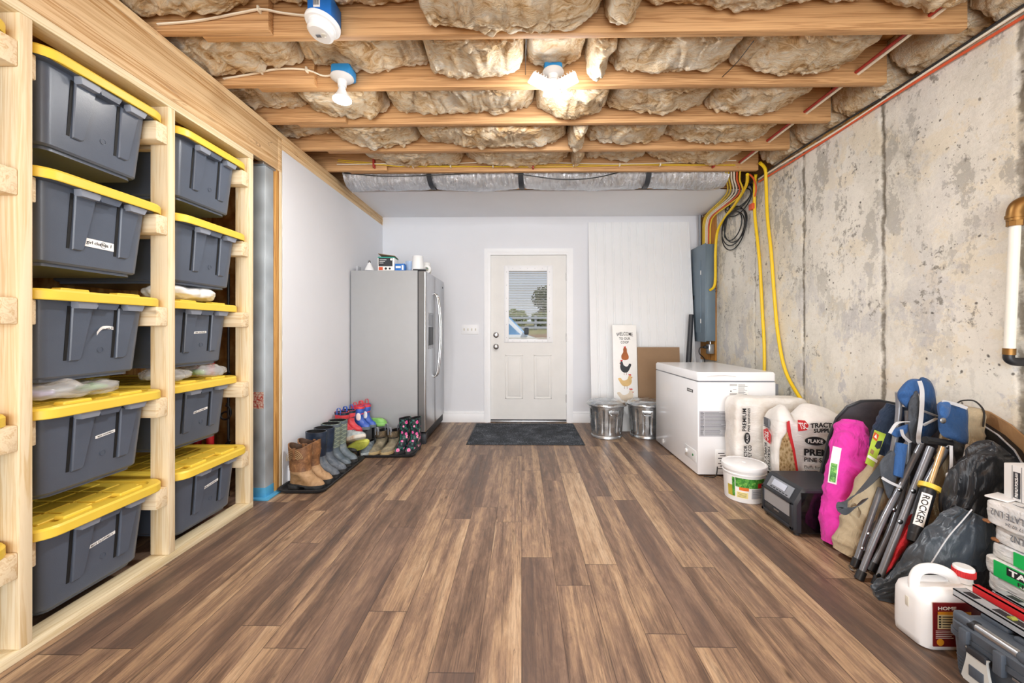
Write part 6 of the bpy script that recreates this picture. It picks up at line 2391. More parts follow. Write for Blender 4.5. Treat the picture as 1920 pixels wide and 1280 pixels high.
def arc_patch(name, mat, parent, c, a0, a1, z0, z1, rf, th, n=20):
    pa = []
    for i in range(n + 1):
        a = R(a0 + (a1 - a0) * i / n)
        r0, r1 = rf(z0), rf(z1)
        pa.append([Vector((c[0] + (r + e) * math.cos(a), c[1] + (r + e) * math.sin(a), c[2] + z)) for r, z, e in ((r0, z0, 0), (r1, z1, 0), (r1, z1, th), (r0, z0, th))])
    return MB().loft(pa).build(name, mat, parent)


rf = lambda z: 0.116 + 0.010 * (z - 0.004) / 0.171
n = NT('leafy_print')
n.out(n.ramp(n.noise(n.coord(), 55, 5, 0.7, 1.0), [(0.35, lin('#1f5a25')), (0.52, lin('#4a9a3c')), (0.68, lin('#9ccf6a'))]), 0.4)
M['leafy_print'] = n.m
plain('print_yellow', '#efe39a', 0.5, var=0.03)
plain('print_olive', '#b9a93c', 0.5, var=0.2)
plain('carrot', '#e0752e', 0.5, var=0.15)
arc_patch('label', 'tape_white', bk, bc, 190, 306, 0.030, 0.165, rf, 0.0008, 28)
arc_patch('leaf_picture', 'leafy_print', bk, bc, 218, 306, 0.103, 0.163, rf, 0.0014, 24)
arc_patch('side_picture', 'print_olive', bk, bc, 192, 216, 0.034, 0.105, rf, 0.0014, 10)
arc_patch('side_green', 'leafy_print', bk, bc, 208, 216, 0.040, 0.160, rf, 0.0020, 8)
arc_patch('grey_text_panel', 'paper_grey', bk, bc, 262, 304, 0.034, 0.098, rf, 0.0014, 16)
arc_patch('yellow_table', 'print_yellow', bk, bc, 221, 252, 0.034, 0.072, rf, 0.0014, 14)
arc_patch('red_badge', 'red', bk, bc, 280, 300, 0.106, 0.136, rf, 0.0022, 10)
arc_patch('carrots', 'carrot', bk, bc, 228, 254, 0.084, 0.104, rf, 0.0022, 12)
for k in range(4):
    arc_patch('printed_line', 'ink_grey', bk, bc, 265, 300 - 6 * (k % 2), 0.044 + 0.012 * k, 0.046 + 0.012 * k, rf, 0.0020, 8)
    arc_patch('printed_line', 'ink', bk, bc, 224, 248, 0.040 + 0.008 * k, 0.0415 + 0.008 * k, rf, 0.0020, 8)

# ------------------------------------------------------------------ infrared heater
ht = thing('heater', 'black cabinet heater with a grey control panel, left of the pink bag', 'heater', (1.66, 2.33, 0))
hx, hy0, hy1 = 1.480, 2.182, 2.482
sec = [(0.012, 0.012), (0.0, 0.03), (0.0, 0.178), (0.042, 0.250), (0.058, 0.258), (0.330, 0.258), (0.330, 0.012)]
mb = MB()
rings = []
for y, g in ((hy0, 0.010), (hy0 + 0.012, 0.0), (hy1 - 0.012, 0.0), (hy1, 0.010)):
    cx, cz = 0.16, 0.13
    rings.append([Vector((hx + x + (g if x < cx else -g), y, z + (g if z < cz else -g))) for x, z in sec])
mb.loft(rings)
mb.build('cabinet', 'charcoal', ht, smooth=25)
n = NT('gloss_black')
n.out(lin('#0d0c10'), 0.12)
n.put(n.b.inputs['Roughness'], n.maprange(n.noise(n.coord(), 8, 3), 0.3, 0.7, 0.08, 0.16))
M['gloss_black'] = n.m
MB().box(hx + 0.035, hx + 0.320, hy0 - 0.001, hy0 + 0.004, 0.022, 0.238, 0.001).build('side_panel', 'gloss_black', ht)
mb = MB()
mb.box(hx + 0.150, hx + 0.250, hy0 - 0.004, hy0 + 0.002, 0.160, 0.200, 0.004)
mb.build('side_grip', 'black_plastic', ht)
mb = MB()
fw = 0.020
for a0, a1, b0, b1 in ((hy0 + 0.012, hy0 + 0.034, 0.03, 0.178), (hy1 - 0.034, hy1 - 0.012, 0.03, 0.178), (hy0 + 0.012, hy1 - 0.012, 0.03, 0.048), (hy0 + 0.012, hy1 - 0.012, 0.165, 0.178)):
    mb.box(hx - 0.008, hx + 0.01, a0, a1, b0, b1, 0.003)
mb.build('front_frame', 'charcoal', ht)
n = NT('perforated')
pv = n.voronoi(n.coord(), 150.0, 'F1', 0.0)
n.out(n.mix(n.maprange(pv, 0.25, 0.32, 1, 0), lin('#b9bdc4'), lin('#24262b')), 0.35, 0.5)
M['perforated'] = n.m
MB().box(hx - 0.003, hx + 0.002, hy0 + 0.034, hy1 - 0.034, 0.092, 0.165).build('grille', 'perforated', ht)
MB().box(hx - 0.004, hx + 0.002, hy0 + 0.034, hy1 - 0.034, 0.048, 0.088, 0.001).build('lower_panel', 'charcoal', ht)
MB().box(hx - 0.0055, hx - 0.002, (hy0 + hy1) / 2 - 0.022, (hy0 + hy1) / 2 + 0.022, 0.074, 0.082, 0.0005).build('badge', 'steel', ht)
ra = Matrix.Rotation(math.atan2(0.042, 0.072), 4, 'Y')
c = Vector((hx + 0.0205, (hy0 + hy1) / 2, 0.2145))
nrm = ra.to_3x3() @ Vector((-1, 0, 0))
MB().obox(c + nrm * 0.002, (0.004, 0.20, 0.064), ra, 0.001).build('control_panel', 'plastic_grey', ht)
plain('display', '#c3cbdb', 0.15, var=0.02)
MB().obox(c + nrm * 0.005 + Vector((0, 0.005, 0.006)), (0.003, 0.115, 0.036), ra, 0.001).build('display', 'display', ht)
mb = MB()
for k in range(6):
    mb.obox(c + nrm * 0.005 + ra.to_3x3() @ Vector((0, -0.075 + 0.027 * k, -0.024)), (0.003, 0.016, 0.006), ra, 0.001)
mb.build('buttons', 'charcoal', ht)
for x in (hx + 0.03, hx + 0.30):
    for y in (hy0 + 0.03, hy1 - 0.03):
        MB().cyl((x, y, 0.0), (x, y, 0.023), 0.014, n=14).build('foot', 'rubber', ht)

# ------------------------------------------------------------------ dark round-topped board standing behind the heater
def board_pt(px, py):
    """helper numbers already worked out in metres below"""


bp_ = [(1.838, 2.488, 0.178), (1.867, 2.489, 0.293), (1.892, 2.474, 0.462), (1.926, 2.46, 0.58), (1.966, 2.43, 0.657), (2.021, 2.401, 0.695), (2.096, 2.362, 0.705), (2.173, 2.313, 0.69)]
bpts = [Vector(p) for p in bp_]
d = (bpts[-1] - bpts[0])
d.z = 0
d.normalize()
lo = bpts[0].copy()
pl = [Vector((bpts[0].x, bpts[0].y, 0.0))] + bpts + [Vector((bpts[-1].x + 0.01, bpts[-1].y - 0.006, 0.0))]
nn = Vector((-d.y, d.x, 0))
boot_mat('dark_board', '#35323a', '#4b4649', 4.0, 0.45, '#5b524d', 0.1)
M['dark_board'].node_tree.nodes['Principled BSDF'].inputs['Roughness'].default_value = 0.4
db = thing('dark_board', 'dark brown board with a rounded top, standing behind the pink bag', 'board', (pl[0].x + 0.1, pl[0].y, 0))
mb = MB().prism(pl, nn * 0.018)
mb.build('panel', 'dark_board', db)
mb = MB().tube([p + nn * 0.009 for p in bpts], 0.0105, 8)
mb.build('edge_trim', 'charcoal', db)

# tan rounded case edge against the wall, farther right
yz = [(1.60, 0.0), (1.60, 0.46), (1.67, 0.59), (1.73, 0.655), (1.79, 0.705), (1.87, 0.745), (1.98, 0.755), (2.10, 0.74), (2.19, 0.67), (2.22, 0.55), (2.22, 0.0)]
hd = thing('brown_sheet', 'brown round-topped sheet behind the black bag against the wall', 'board', (2.13, 1.9, 0))
boot_mat('hardboard', '#8d6b48', '#a9855c', 9.0, 0.8)
MB().prism([(2.140 + 0.015 * z, y, z) for y, z in yz], (0.010, 0, 0)).build('sheet', 'hardboard', hd)
tk = thing('black_case', 'black round-topped case with rivets before the brown sheet', 'case', (2.08, 1.9, 0))
yz2 = [(y * 1.0 + (0.035 if y < 1.7 else (-0.02 if y > 2.15 else 0.012)), max(0, z - 0.050)) for y, z in yz]
MB().prism([(2.108 + 0.015 * z, y, z) for y, z in yz2], (0.028, 0, 0)).build('shell', 'black_plastic', tk)
MB().tube([(2.106 + 0.015 * z, y, z) for y, z in yz2[1:-1]], 0.0035, 8).build('edge_trim', 'paper_grey', tk)
for y, z in ((1.82, 0.60), (1.86, 0.57), (1.75, 0.55)):
    MB().lathe([(0.007, 0), (0.005, 0.004), (0, 0.004)], (2.108 + 0.015 * z, y, z), 12, Matrix.Rotation(R(-90), 4, 'Y')).build('rivet', 'nickel', tk)

# ------------------------------------------------------------------ folded camp-chair bags
pk = thing('chair_bag', 'bright pink drawstring chair bag leaning beside the heater', 'bag', (1.64, 2.13, 0))
soft_tube([(1.635, 2.085, 0.012), (1.668, 2.098, 0.14), (1.738, 2.155, 0.29), (1.815, 2.225, 0.45), (1.868, 2.285, 0.555), (1.882, 2.30, 0.605)],
          [0.062, 0.084, 0.088, 0.086, 0.070, 0.036], 0.016, 9, 2.0, 80, 24, (0.55, 0.83, 0), 0.85).build('sleeve', 'pink', pk, smooth=80)
MB().tube(catmull([(1.868 + 0.046 * math.cos(a), 2.280 + 0.035 * math.sin(a) - 0.01, 0.583 + 0.012 * math.sin(a * 2)) for a in np.linspace(0, 2 * math.pi, 12, endpoint=False)], 3, True), 0.004, 6, closed=True).build('drawstring', 'pink', pk)
m = MB()
a, b = Vector((1.664, 2.126, 0.504)), Vector((1.597, 2.075, 0.332))
m.ribbon([a, (a + b) / 2 + Vector((-0.006, -0.004, 0)), b], (0.8, -0.5, 0), 0.036, 0.003)
lbl = m.build('paper_band', 'bag_white', pk)
m = MB()
m.ribbon([a + (b - a) * 0.45 + Vector((-0.0065, -0.004, 0)), a + (b - a) * 0.95 + Vector((-0.003, -0.0035, 0))], (0.8, -0.5, 0), 0.026, 0.004)
m.build('printed_picture', 'leafy_print', lbl)

kb = thing('chair_bag', 'khaki canvas chair bag lying behind the pink bag and chair legs', 'bag', (1.62, 2.0, 0))
soft_tube([(1.600, 1.985, 0.02), (1.635, 1.985, 0.10), (1.70, 1.995, 0.22), (1.765, 2.015, 0.33), (1.82, 2.035, 0.42), (1.85, 2.04, 0.47)],
          [0.055, 0.070, 0.080, 0.076, 0.060, 0.03], 0.012, 8, 6.0, 80, 24, (0.3, 1, 0), 0.75).build('sleeve', 'khaki', kb, smooth=80)
m = MB().ribbon(catmull([(1.595, 1.965, 0.229), (1.579, 1.939, 0.277), (1.599, 1.93, 0.286), (1.621, 1.935, 0.258), (1.63, 1.955, 0.223)], 5), (0.4, 1, 0), 0.028, 0.003)
m.build('end_loop', 'khaki', kb)

nvb = thing('chair_bag', 'dark navy chair bag with a bright hang tag beside the blue chair', 'bag', (1.82, 2.16, 0))
soft_tube([(1.84, 2.17, 0.02), (1.86, 2.16, 0.18), (1.895, 2.145, 0.38), (1.935, 2.135, 0.55), (1.962, 2.13, 0.66), (1.975, 2.125, 0.725)],
          [0.055, 0.062, 0.064, 0.064, 0.058, 0.035], 0.014, 9, 9.0, 80, 24, (0.3, 1, 0), 0.75).build('sleeve', 'navy', nvb, smooth=80)
q = [Vector(p) for p in ((1.799, 2.058, 0.612), (1.847, 2.048, 0.593), (1.738, 1.997, 0.442), (1.707, 2.006, 0.46))]
tg = MB().prism(q, (0.004, 0.006, 0)).build('hang_tag', 'print_lime' if False else 'print_yellow', nvb)
plain('print_lime', '#b5cf4a', 0.5, var=0.08)
tg.data.materials[0] = M['print_lime']
e1, e2 = (q[1] - q[0]), (q[3] - q[0])
nv_ = e1.cross(e2).normalized()
if nv_.y > 0:
    nv_ = -nv_


def on_tag(name, mat, pts, lift=0.0008):
    MB().prism([q[0] + e1 * x + e2 * y + nv_ * lift for x, y in pts], nv_ * 0.0008).build(name, mat, tg)


on_tag('orange_logo', 'cable_orange', [(0.03, 0.05), (0.45, 0.10), (0.40, 0.30), (0.0, 0.24)])
on_tag('white_peak', 'tape_white', [(0.08, 0.20), (0.20, 0.10), (0.33, 0.23)], 0.0018)
on_tag('chair_picture', 'charcoal', [(0.45, 0.28), (0.85, 0.22), (0.85, 0.45), (0.60, 0.50), (0.35, 0.45)])
on_tag('white_band', 'tape_white', [(0.03, 0.74), (0.90, 0.80), (0.88, 0.88), (0.01, 0.82)])
on_tag('small_picture', 'hardboard', [(0.15, 0.55), (0.42, 0.58), (0.40, 0.70), (0.12, 0.67)])
MB().ribbon(catmull([(1.831, 1.988, 0.524), (1.71, 1.956, 0.412), (1.611, 1.935, 0.338), (1.536, 1.914, 0.308), (1.512, 1.908, 0.28), (1.535, 1.904, 0.267), (1.584, 1.914, 0.28), (1.647, 1.935, 0.312)], 6), (0.75, -0.1, 0.65), 0.040, 0.003).build('carry_strap', 'webbing', nvb)

# ------------------------------------------------------------------ folded blue camp chair
def clamp_foot(mb, p, d, r):
    d = Vector(d).normalized()
    p = Vector(p)
    mb.cyl(p, p + d * 0.040, r * 1.45, n=12)


fabric('denim_cloth', '#1f4674', fold=0.3)
fc = thing('camp_chair', 'folded camp chair with blue seat draped over its top, left one', 'folding chair', (1.62, 1.85, 0))
legs = [[(1.562, 1.894, 0.011), (1.633, 1.91, 0.179), (1.739, 1.957, 0.355)],
        [(1.604, 1.9, 0.043), (1.684, 1.926, 0.189), (1.773, 1.972, 0.331), (1.888, 2.029, 0.662), (1.89, 2.029, 0.809)],
        [(1.514, 1.813, 0.001), (1.646, 1.855, 0.221), (1.797, 1.908, 0.405), (1.915, 1.939, 0.575)],
        [(1.602, 1.855, 0.015), (1.737, 1.897, 0.204), (1.885, 1.979, 0.439), (1.929, 2.02, 0.718)]]
plain('chair_tube', '#83878e', 0.26, 0.25, var=0.08)
for p in legs:
    p = [Vector(v) for v in p]
    g = MB().tube(catmull(p, 5), 0.0125, 12).build('frame_tube', 'chair_tube', fc)
    m = MB()
    clamp_foot(m, p[0], p[1] - p[0], 0.0125)
    m.build('foot_cap', 'black_plastic', fc)
for v in ((1.565, 1.854, 0.12), (1.584, 1.844, 0.192), (1.763, 1.887, 0.376), (1.729, 1.877, 0.288)):
    v = Vector(v)
    MB().lathe([(0.010, 0), (0.010, 0.003), (0.006, 0.006), (0, 0.006)], v + Vector((-0.008, -0.010, 0.004)), 14, Matrix.Rotation(R(90), 4, 'X')).build('rivet', 'nickel', fc)
MB().tube(catmull([(1.545, 1.904, 0.01), (1.533, 1.874, 0.008), (1.553, 1.854, 0.015)], 5), 0.004, 8).build('wire_loop', 'nickel', fc)
MB().tube([Vector((1.779, 1.917, 0.427)), Vector((1.83, 1.948, 0.573))], 0.022, 18).build('arm_pad', 'blue_cloth', fc)
nv2 = (-0.65, -0.75, 0.15)
pillow([(1.882, 2.029, 0.791), (1.906, 2.029, 0.839), (1.949, 2.03, 0.874), (1.99, 2.016, 0.87), (1.967, 2.0, 0.814), (1.925, 2.0, 0.735), (1.898, 2.009, 0.746)], nv2, 0.035, 0.03, 0.016, 18, 1.0).build('seat_flap', 'blue_cloth', fc, smooth=80)
pillow([(1.977, 2.015, 0.873), (2.022, 2.011, 0.876), (2.041, 2.001, 0.827), (2.049, 1.997, 0.736), (2.062, 1.997, 0.644), (1.989, 1.981, 0.59), (1.945, 1.97, 0.577), (1.953, 1.98, 0.726)], nv2, 0.035, 0.03, 0.016, 18, 2.0).build('back_flap', 'denim_cloth', fc, smooth=80)
pillow([(1.908, 1.989, 0.782), (1.947, 1.99, 0.821), (1.933, 1.96, 0.704), (1.912, 1.949, 0.585), (1.874, 1.949, 0.591), (1.871, 1.959, 0.678)], nv2, 0.028, 0.02, 0.014, 20, 3.0).build('side_flap', 'grey_cloth', fc, smooth=80)
pillow([(1.801, 1.978, 0.627), (1.846, 1.978, 0.648), (1.891, 1.969, 0.663), (1.865, 1.959, 0.621), (1.814, 1.958, 0.601)], nv2, 0.022, 0.02, 0.010, 20, 4.0).build('lower_flap', 'blue_cloth', fc, smooth=80)
pillow([(1.716, 1.936, 0.488), (1.804, 1.948, 0.539), (1.791, 1.928, 0.431), (1.727, 1.897, 0.329), (1.704, 1.906, 0.4)], nv2, 0.016, 0.02, 0.012, 18, 5.0).build('hanging_flap', 'grey_cloth', fc, smooth=80)
for pts, w in (([(1.927, 1.96, 0.875), (1.925, 1.945, 0.823), (1.9, 1.924, 0.712), (1.877, 1.914, 0.6), (1.895, 1.914, 0.583)], 0.016), ([(1.755, 1.927, 0.629), (1.791, 1.928, 0.677), (1.842, 1.923, 0.686)], 0.012),
               ([(1.811, 1.928, 0.647), (1.812, 1.918, 0.617), (1.84, 1.913, 0.59)], 0.012), ([(1.913, 1.929, 0.736), (1.992, 1.941, 0.708)], 0.013), ([(1.981, 1.931, 0.7), (1.908, 1.924, 0.668)], 0.013)):
    MB().ribbon(catmull(pts, 6), (0.75, -0.65, 0.1), w, 0.003).build('edge_binding', 'piping', fc)
MB().ribbon(catmull([(1.681, 1.886, 0.433), (1.705, 1.866, 0.416), (1.742, 1.857, 0.4)], 5), (0, 0.2, 1), 0.012, 0.003).build('edge_binding', 'piping', fc)

# ------------------------------------------------------------------ folded rocking camp chair
rc_ = thing('rocking_chair', 'folded rocking camp chair with a black piston and white lettering', 'folding chair', (1.70, 1.75, 0))
legs = [[(1.545, 1.759, 0.007), (1.649, 1.785, 0.203), (1.769, 1.827, 0.395), (1.879, 1.859, 0.583)],
        [(1.607, 1.785, 0.034), (1.73, 1.817, 0.207), (1.877, 1.869, 0.428), (1.997, 1.891, 0.582), (2.091, 1.932, 0.66)]]
for p in legs:
    p = [Vector(v) for v in p]
    MB().tube(catmull(p, 5), 0.014, 12).build('frame_tube', 'chair_tube', rc_)
    m = MB()
    clamp_foot(m, p[0], p[1] - p[0], 0.014)
    m.build('foot_cap', 'black_plastic', rc_)
for v in ((1.552, 1.759, 0.056), (1.666, 1.781, 0.279), (1.752, 1.812, 0.401), (1.925, 1.83, 0.592)):
    MB().lathe([(0.011, 0), (0.011, 0.003), (0.006, 0.006), (0, 0.006)], Vector(v) + Vector((-0.010, -0.012, 0.004)), 14, Matrix.Rotation(R(90), 4, 'X')).build('rivet', 'nickel', rc_)
MB().tube([Vector((1.822, 1.828, 0.626)), Vector((1.935, 1.83, 0.609))], 0.016, 10).build('cross_bracket', 'black_plastic', rc_)
plain('gold_rod', '#d9b98a', 0.25, 0.5, var=0.05)
p0, p1, p2 = Vector((1.88, 1.809, 0.598)), Vector((1.785, 1.772, 0.436)), Vector((1.68, 1.726, 0.246))
MB().tube([p0, p1], 0.0095, 14).build('piston_rod', 'gold_rod', rc_)
d1 = (p2 - p1).normalized()
MB().cyl(p1 - d1 * 0.008, p1 + d1 * 0.012, 0.037, n=28).build('ring_collar', 'tote_yellow', rc_)
MB().tube([p1 + d1 * 0.010, p2], 0.0255, 24).build('piston_tube', 'black_plastic', rc_)
MB().tube([p2 - d1 * 0.03, p2 + d1 * 0.03], [0.028, 0.022], 16).build('end_joint', 'black_plastic', rc_)
mid = p1 + (p2 - p1) * 0.50
fwd = Vector((-mid.x, -mid.y, 0.9)).normalized()
fwd = (fwd - d1 * fwd.dot(d1)).normalized()
side = d1.cross(fwd)
if side.x < 0:
    side = -side
m = MB()
rows = []
for i in range(9):
    a = R(-38 + 76 * i / 8)
    dd_ = fwd * math.cos(a) + side * math.sin(a)
    rows.append([mid - d1 * 0.072 + dd_ * 0.0262, mid + d1 * 0.072 + dd_ * 0.0262, mid + d1 * 0.072 + dd_ * 0.0270, mid - d1 * 0.072 + dd_ * 0.0270])
m.loft(rows)
m.build('label_wrap', 'tape_white', rc_)
text('lettering', 'ROCKER', 'ink', rc_, mid + fwd * 0.0276, d1, side, width=0.125, height=0.022, bold=0.01)
pillow([(1.888, 1.839, 0.786), (1.924, 1.84, 0.8), (1.94, 1.83, 0.787), (1.919, 1.82, 0.734), (1.883, 1.819, 0.715), (1.88, 1.829, 0.744)], nv2, 0.03, 0.02, 0.012, 18, 6.0).build('rolled_edge', 'blue_cloth', rc_, smooth=80)
pillow([(1.941, 1.87, 0.792), (1.989, 1.861, 0.782), (2.023, 1.841, 0.769), (2.006, 1.821, 0.686), (1.981, 1.801, 0.615), (1.935, 1.81, 0.627), (1.896, 1.829, 0.648), (1.911, 1.859, 0.701)], nv2, 0.022, 0.03, 0.010, 14, 7.0).build('seat_back', 'denim_cloth', rc_, smooth=80)
pillow([(1.972, 1.86, 0.615), (2.032, 1.851, 0.599), (1.989, 1.821, 0.519), (1.931, 1.8, 0.442), (1.902, 1.809, 0.45), (1.943, 1.84, 0.536)], nv2, 0.02, 0.03, 0.012, 14, 8.0).build('seat_cloth', 'black_cloth', rc_, smooth=80)
MB().lathe([(0.013, 0), (0.013, 0.003), (0.006, 0.006), (0, 0.006)], Vector((1.843, 1.773, 0.725)), 16, Matrix.Rotation(R(90), 4, 'X')).build('snap_button', 'nickel', rc_)
MB().ribbon(catmull([(1.899, 1.829, 0.8), (1.946, 1.82, 0.789), (1.979, 1.8, 0.774)], 5), (0, 0, 1), 0.014, 0.003).build('edge_binding', 'piping', rc_)
MB().ribbon(catmull([(1.979, 1.8, 0.615), (1.94, 1.78, 0.544), (1.877, 1.749, 0.478), (1.847, 1.748, 0.468), (1.837, 1.748, 0.496), (1.864, 1.759, 0.516), (1.886, 1.779, 0.614)], 6), (0.8, -0.6, 0), 0.010, 0.003).build('edge_binding', 'piping', rc_)

# khaki drawstring bag top behind the chairs, and a red bag between the legs
k2 = thing('drawstring_bag', 'tan drawstring bag behind the rocking chair, with a black cord', 'bag', (2.0, 1.86, 0))
soft_tube([(2.00, 1.93, 0.02), (2.01, 1.92, 0.25), (2.035, 1.905, 0.50), (2.055, 1.895, 0.64), (2.065, 1.885, 0.72), (2.068, 1.88, 0.765)],
          [0.04, 0.045, 0.055, 0.062, 0.058, 0.040], 0.014, 9, 12.0, 80, 24, (0.5, 0.8, 0), 0.5).build('sleeve', 'khaki', k2, smooth=80)
MB().tube(catmull([(2.029, 1.891, 0.776), (2.043, 1.881, 0.793), (2.086, 1.872, 0.795), (2.098, 1.852, 0.772), (2.101, 1.842, 0.742), (2.084, 1.832, 0.684)], 6), 0.0035, 6).build('cord', 'cable_black', k2)
tag(pillow([(1.756, 1.807, 0.303), (1.729, 1.787, 0.222), (1.673, 1.776, 0.145), (1.589, 1.764, 0.051), (1.572, 1.784, 0.029), (1.653, 1.815, 0.159), (1.716, 1.826, 0.25)], (-0.5, -0.8, 0.3), 0.035, 0.03, 0.012, 12, 9.0).build('cloth_bag', 'red_cloth', smooth=80),
    'red cloth bag wedged between the chair legs and slate bag', 'bag')

# ------------------------------------------------------------------ dark nylon bags
bgu = thing('tent_bag', 'shiny black nylon bag against the wall behind the boxes', 'bag', (1.95, 1.70, 0))
soft_tube([(1.85, 1.705, 0.28), (1.89, 1.71, 0.39), (1.945, 1.71, 0.48), (2.0, 1.70, 0.555), (2.035, 1.68, 0.59)],
          [0.05, 0.080, 0.098, 0.100, 0.06], 0.026, 8, 15.0, 110, 26, (0.2, 1, 0), 0.55, True, True).build('sleeve', 'black_cloth', bgu, smooth=80)
bgl = thing('tent_bag', 'long slate grey nylon bag lying between chair legs and white jug', 'bag', (1.6, 1.66, 0))
soft_tube([(1.478, 1.690, 0.012), (1.53, 1.680, 0.035), (1.61, 1.668, 0.08), (1.695, 1.655, 0.15), (1.762, 1.645, 0.235), (1.805, 1.64, 0.32), (1.83, 1.635, 0.38)],
          [0.018, 0.045, 0.082, 0.102, 0.104, 0.086, 0.05], 0.024, 7, 21.0, 110, 26, (0.1, 1, 0), 0.42, True, True).build('sleeve', 'slate_cloth', bgl, smooth=80)
MB().tube(catmull([(1.58, 1.569, 0.204), (1.638, 1.56, 0.317), (1.694, 1.556, 0.391), (1.729, 1.557, 0.432)], 6), 0.0022, 6).build('piping_cord', 'piping', bgl)
bgd = thing('tent_bag', 'dark bag bottom tucked under the slate bag beside the stack', 'bag', (1.72, 1.62, 0))
soft_tube([(1.62, 1.645, 0.045), (1.70, 1.64, 0.10), (1.78, 1.635, 0.16), (1.84, 1.63, 0.22)], [0.04, 0.08, 0.09, 0.05], 0.014, 8, 25.0, 80, 24, (0.1, 1, 0), 0.35, True, True).build('sleeve', 'black_cloth', bgd, smooth=80)

# ------------------------------------------------------------------ white jug
jg = thing('jug', 'white plastic jug with a red cap and dark red label, beside the toolbox', 'jug', (1.53, 1.475, 0))
jc = (1.533, 1.478)
mb = MB()
rings = []
for z, w, d, r, dx in ((0.0, 0.232, 0.116, 0.03, 0), (0.006, 0.250, 0.132, 0.036, 0), (0.03, 0.256, 0.138, 0.04, 0), (0.10, 0.256, 0.138, 0.04, 0), (0.155, 0.254, 0.136, 0.04, 0), (0.178, 0.246, 0.128, 0.045, 0), (0.192, 0.222, 0.105, 0.045, 0.008), (0.203, 0.17, 0.078, 0.036, 0.022)):
    rings.append(rrect(w, d, r, z, 7, jc[0] + dx, jc[1]))
mb.loft(rings)
mb.build('body', 'white_plastic', jg, smooth=50)
hp = catmull([(1.434, jc[1], 0.165), (1.434, jc[1], 0.212), (1.452, jc[1], 0.243), (1.49, jc[1], 0.252), (1.535, jc[1], 0.243), (1.568, jc[1], 0.222), (1.585, jc[1], 0.190)], 6)
MB().tube(hp, 0.0125, 14, flat=1.5).build('handle', 'white_plastic', jg)
MB().lathe([(0.024, 0.205), (0.023, 0.234)], (1.612, jc[1], 0), 24).build('neck', 'white_plastic', jg)
mb = MB()
rings = []
for z, r in ((0.228, 0.029), (0.230, 0.030), (0.250, 0.030)):
    rings.append([Vector((1.612 + (r + 0.0014 * (k % 2)) * math.cos(2 * math.pi * k / 60), jc[1] + (r + 0.0014 * (k % 2)) * math.sin(2 * math.pi * k / 60), z)) for k in range(60)])
mb.loft(rings)
mb.build('cap_ring', 'red', jg, smooth=0)
MB().lathe([(0.0285, 0.250), (0.028, 0.258), (0.024, 0.261), (0, 0.261)], (1.612, jc[1], 0), 30, None, True, False).build('cap_top', 'white_plastic', jg)
plain('label_maroon', '#6f1a1d', 0.3, var=0.08)
plain('label_cream', '#e3d3a6', 0.4, var=0.04)
plain('label_orange', '#e09a2c', 0.4, var=0.05)
yl = jc[1] - 0.0692
lb = MB().box(1.432, 1.632, yl - 0.0012, yl + 0.002, 0.020, 0.172, 0.0008).build('label', 'label_maroon', jg)
m = MB().box(1.446, 1.560, yl - 0.002, yl, 0.082, 0.142, 0).build('label_panel', 'label_cream', lb)
MB().box(1.446, 1.560, yl - 0.0024, yl, 0.132, 0.142).build('label_band', 'label_orange', lb)
text('lettering', 'HOME', 'tape_white', lb, (1.478, yl - 0.0022, 0.154), (1, 0, 0), (0, 0, 1), width=0.062, height=0.012, bold=0.02)
m = MB()
for k in range(5):
    m.box(1.462, 1.462 + 0.05 + 0.012 * (k % 3), yl - 0.0028, yl - 0.0015, 0.088 + 0.0088 * k, 0.0905 + 0.0088 * k)
    m.box(1.450, 1.457, yl - 0.0028, yl - 0.0015, 0.087 + 0.0088 * k, 0.092 + 0.0088 * k)
m.build('printed_lines', 'ink', lb)
m = MB()
for k in range(5):
    m.box(1.440, 1.50 - 0.006 * (k % 2), yl - 0.0022, yl - 0.001, 0.050 + 0.0062 * k, 0.0515 + 0.0062 * k)
    m.box(1.510, 1.58, yl - 0.0022, yl - 0.001, 0.036 + 0.0062 * k, 0.0375 + 0.0062 * k)
m.build('fine_print', 'tape_white', lb)
m = MB().lathe([(0.012, 0), (0.012, 0.0015), (0, 0.0015)], (1.455, yl - 0.001, 0.036), 22, Matrix.Rotation(R(90), 4, 'X'))
m.build('round_mark', 'label_orange', lb)
MB().box(1.4035, 1.4065, 1.468, 1.480, 0.118, 0.152, 0.001).build('moulded_notch', 'beige_plastic', jg)

# ------------------------------------------------------------------ toolbox
plain('toolbox_grey', '#4d5661', 0.42, var=0.12, bump=0.1, bscale=200)
plain('latch_grey', '#c9ccc9', 0.38, var=0.06)
tb = thing('toolbox', 'dark grey plastic toolbox with pale latches and a metal handle bar', 'toolbox', (1.53, 1.05, 0))
X0, X1, Y0, Y1 = 1.412, 1.665, 0.78, 1.342
cxm, cym = (X0 + X1) / 2, (Y0 + Y1) / 2
mb = MB()
mb.loft([rrect(X1 - X0 - 0.03, Y1 - Y0 - 0.03, 0.02, 0.0, 4, cxm, cym), rrect(X1 - X0 - 0.022, Y1 - Y0 - 0.022, 0.022, 0.006, 4, cxm, cym), rrect(X1 - X0 - 0.008, Y1 - Y0 - 0.008, 0.024, 0.130, 4, cxm, cym)])
for k in range(5):
    z = 0.018 + 0.011 * k
    g = 0.020 - 0.014 * z / 0.13
    mb.loft([rrect(X1 - X0 - g, Y1 - Y0 - g, 0.024, z + dz, 4, cxm, cym) for dz in (0, 0.005)])
mb.build('base', 'toolbox_grey', tb, smooth=35)
MB().loft([rrect(X1 - X0 + 0.006, Y1 - Y0 + 0.006, 0.026, z, 4, cxm, cym) for z in (0.128, 0.146)]).build('rim', 'toolbox_grey', tb)
mb = MB()
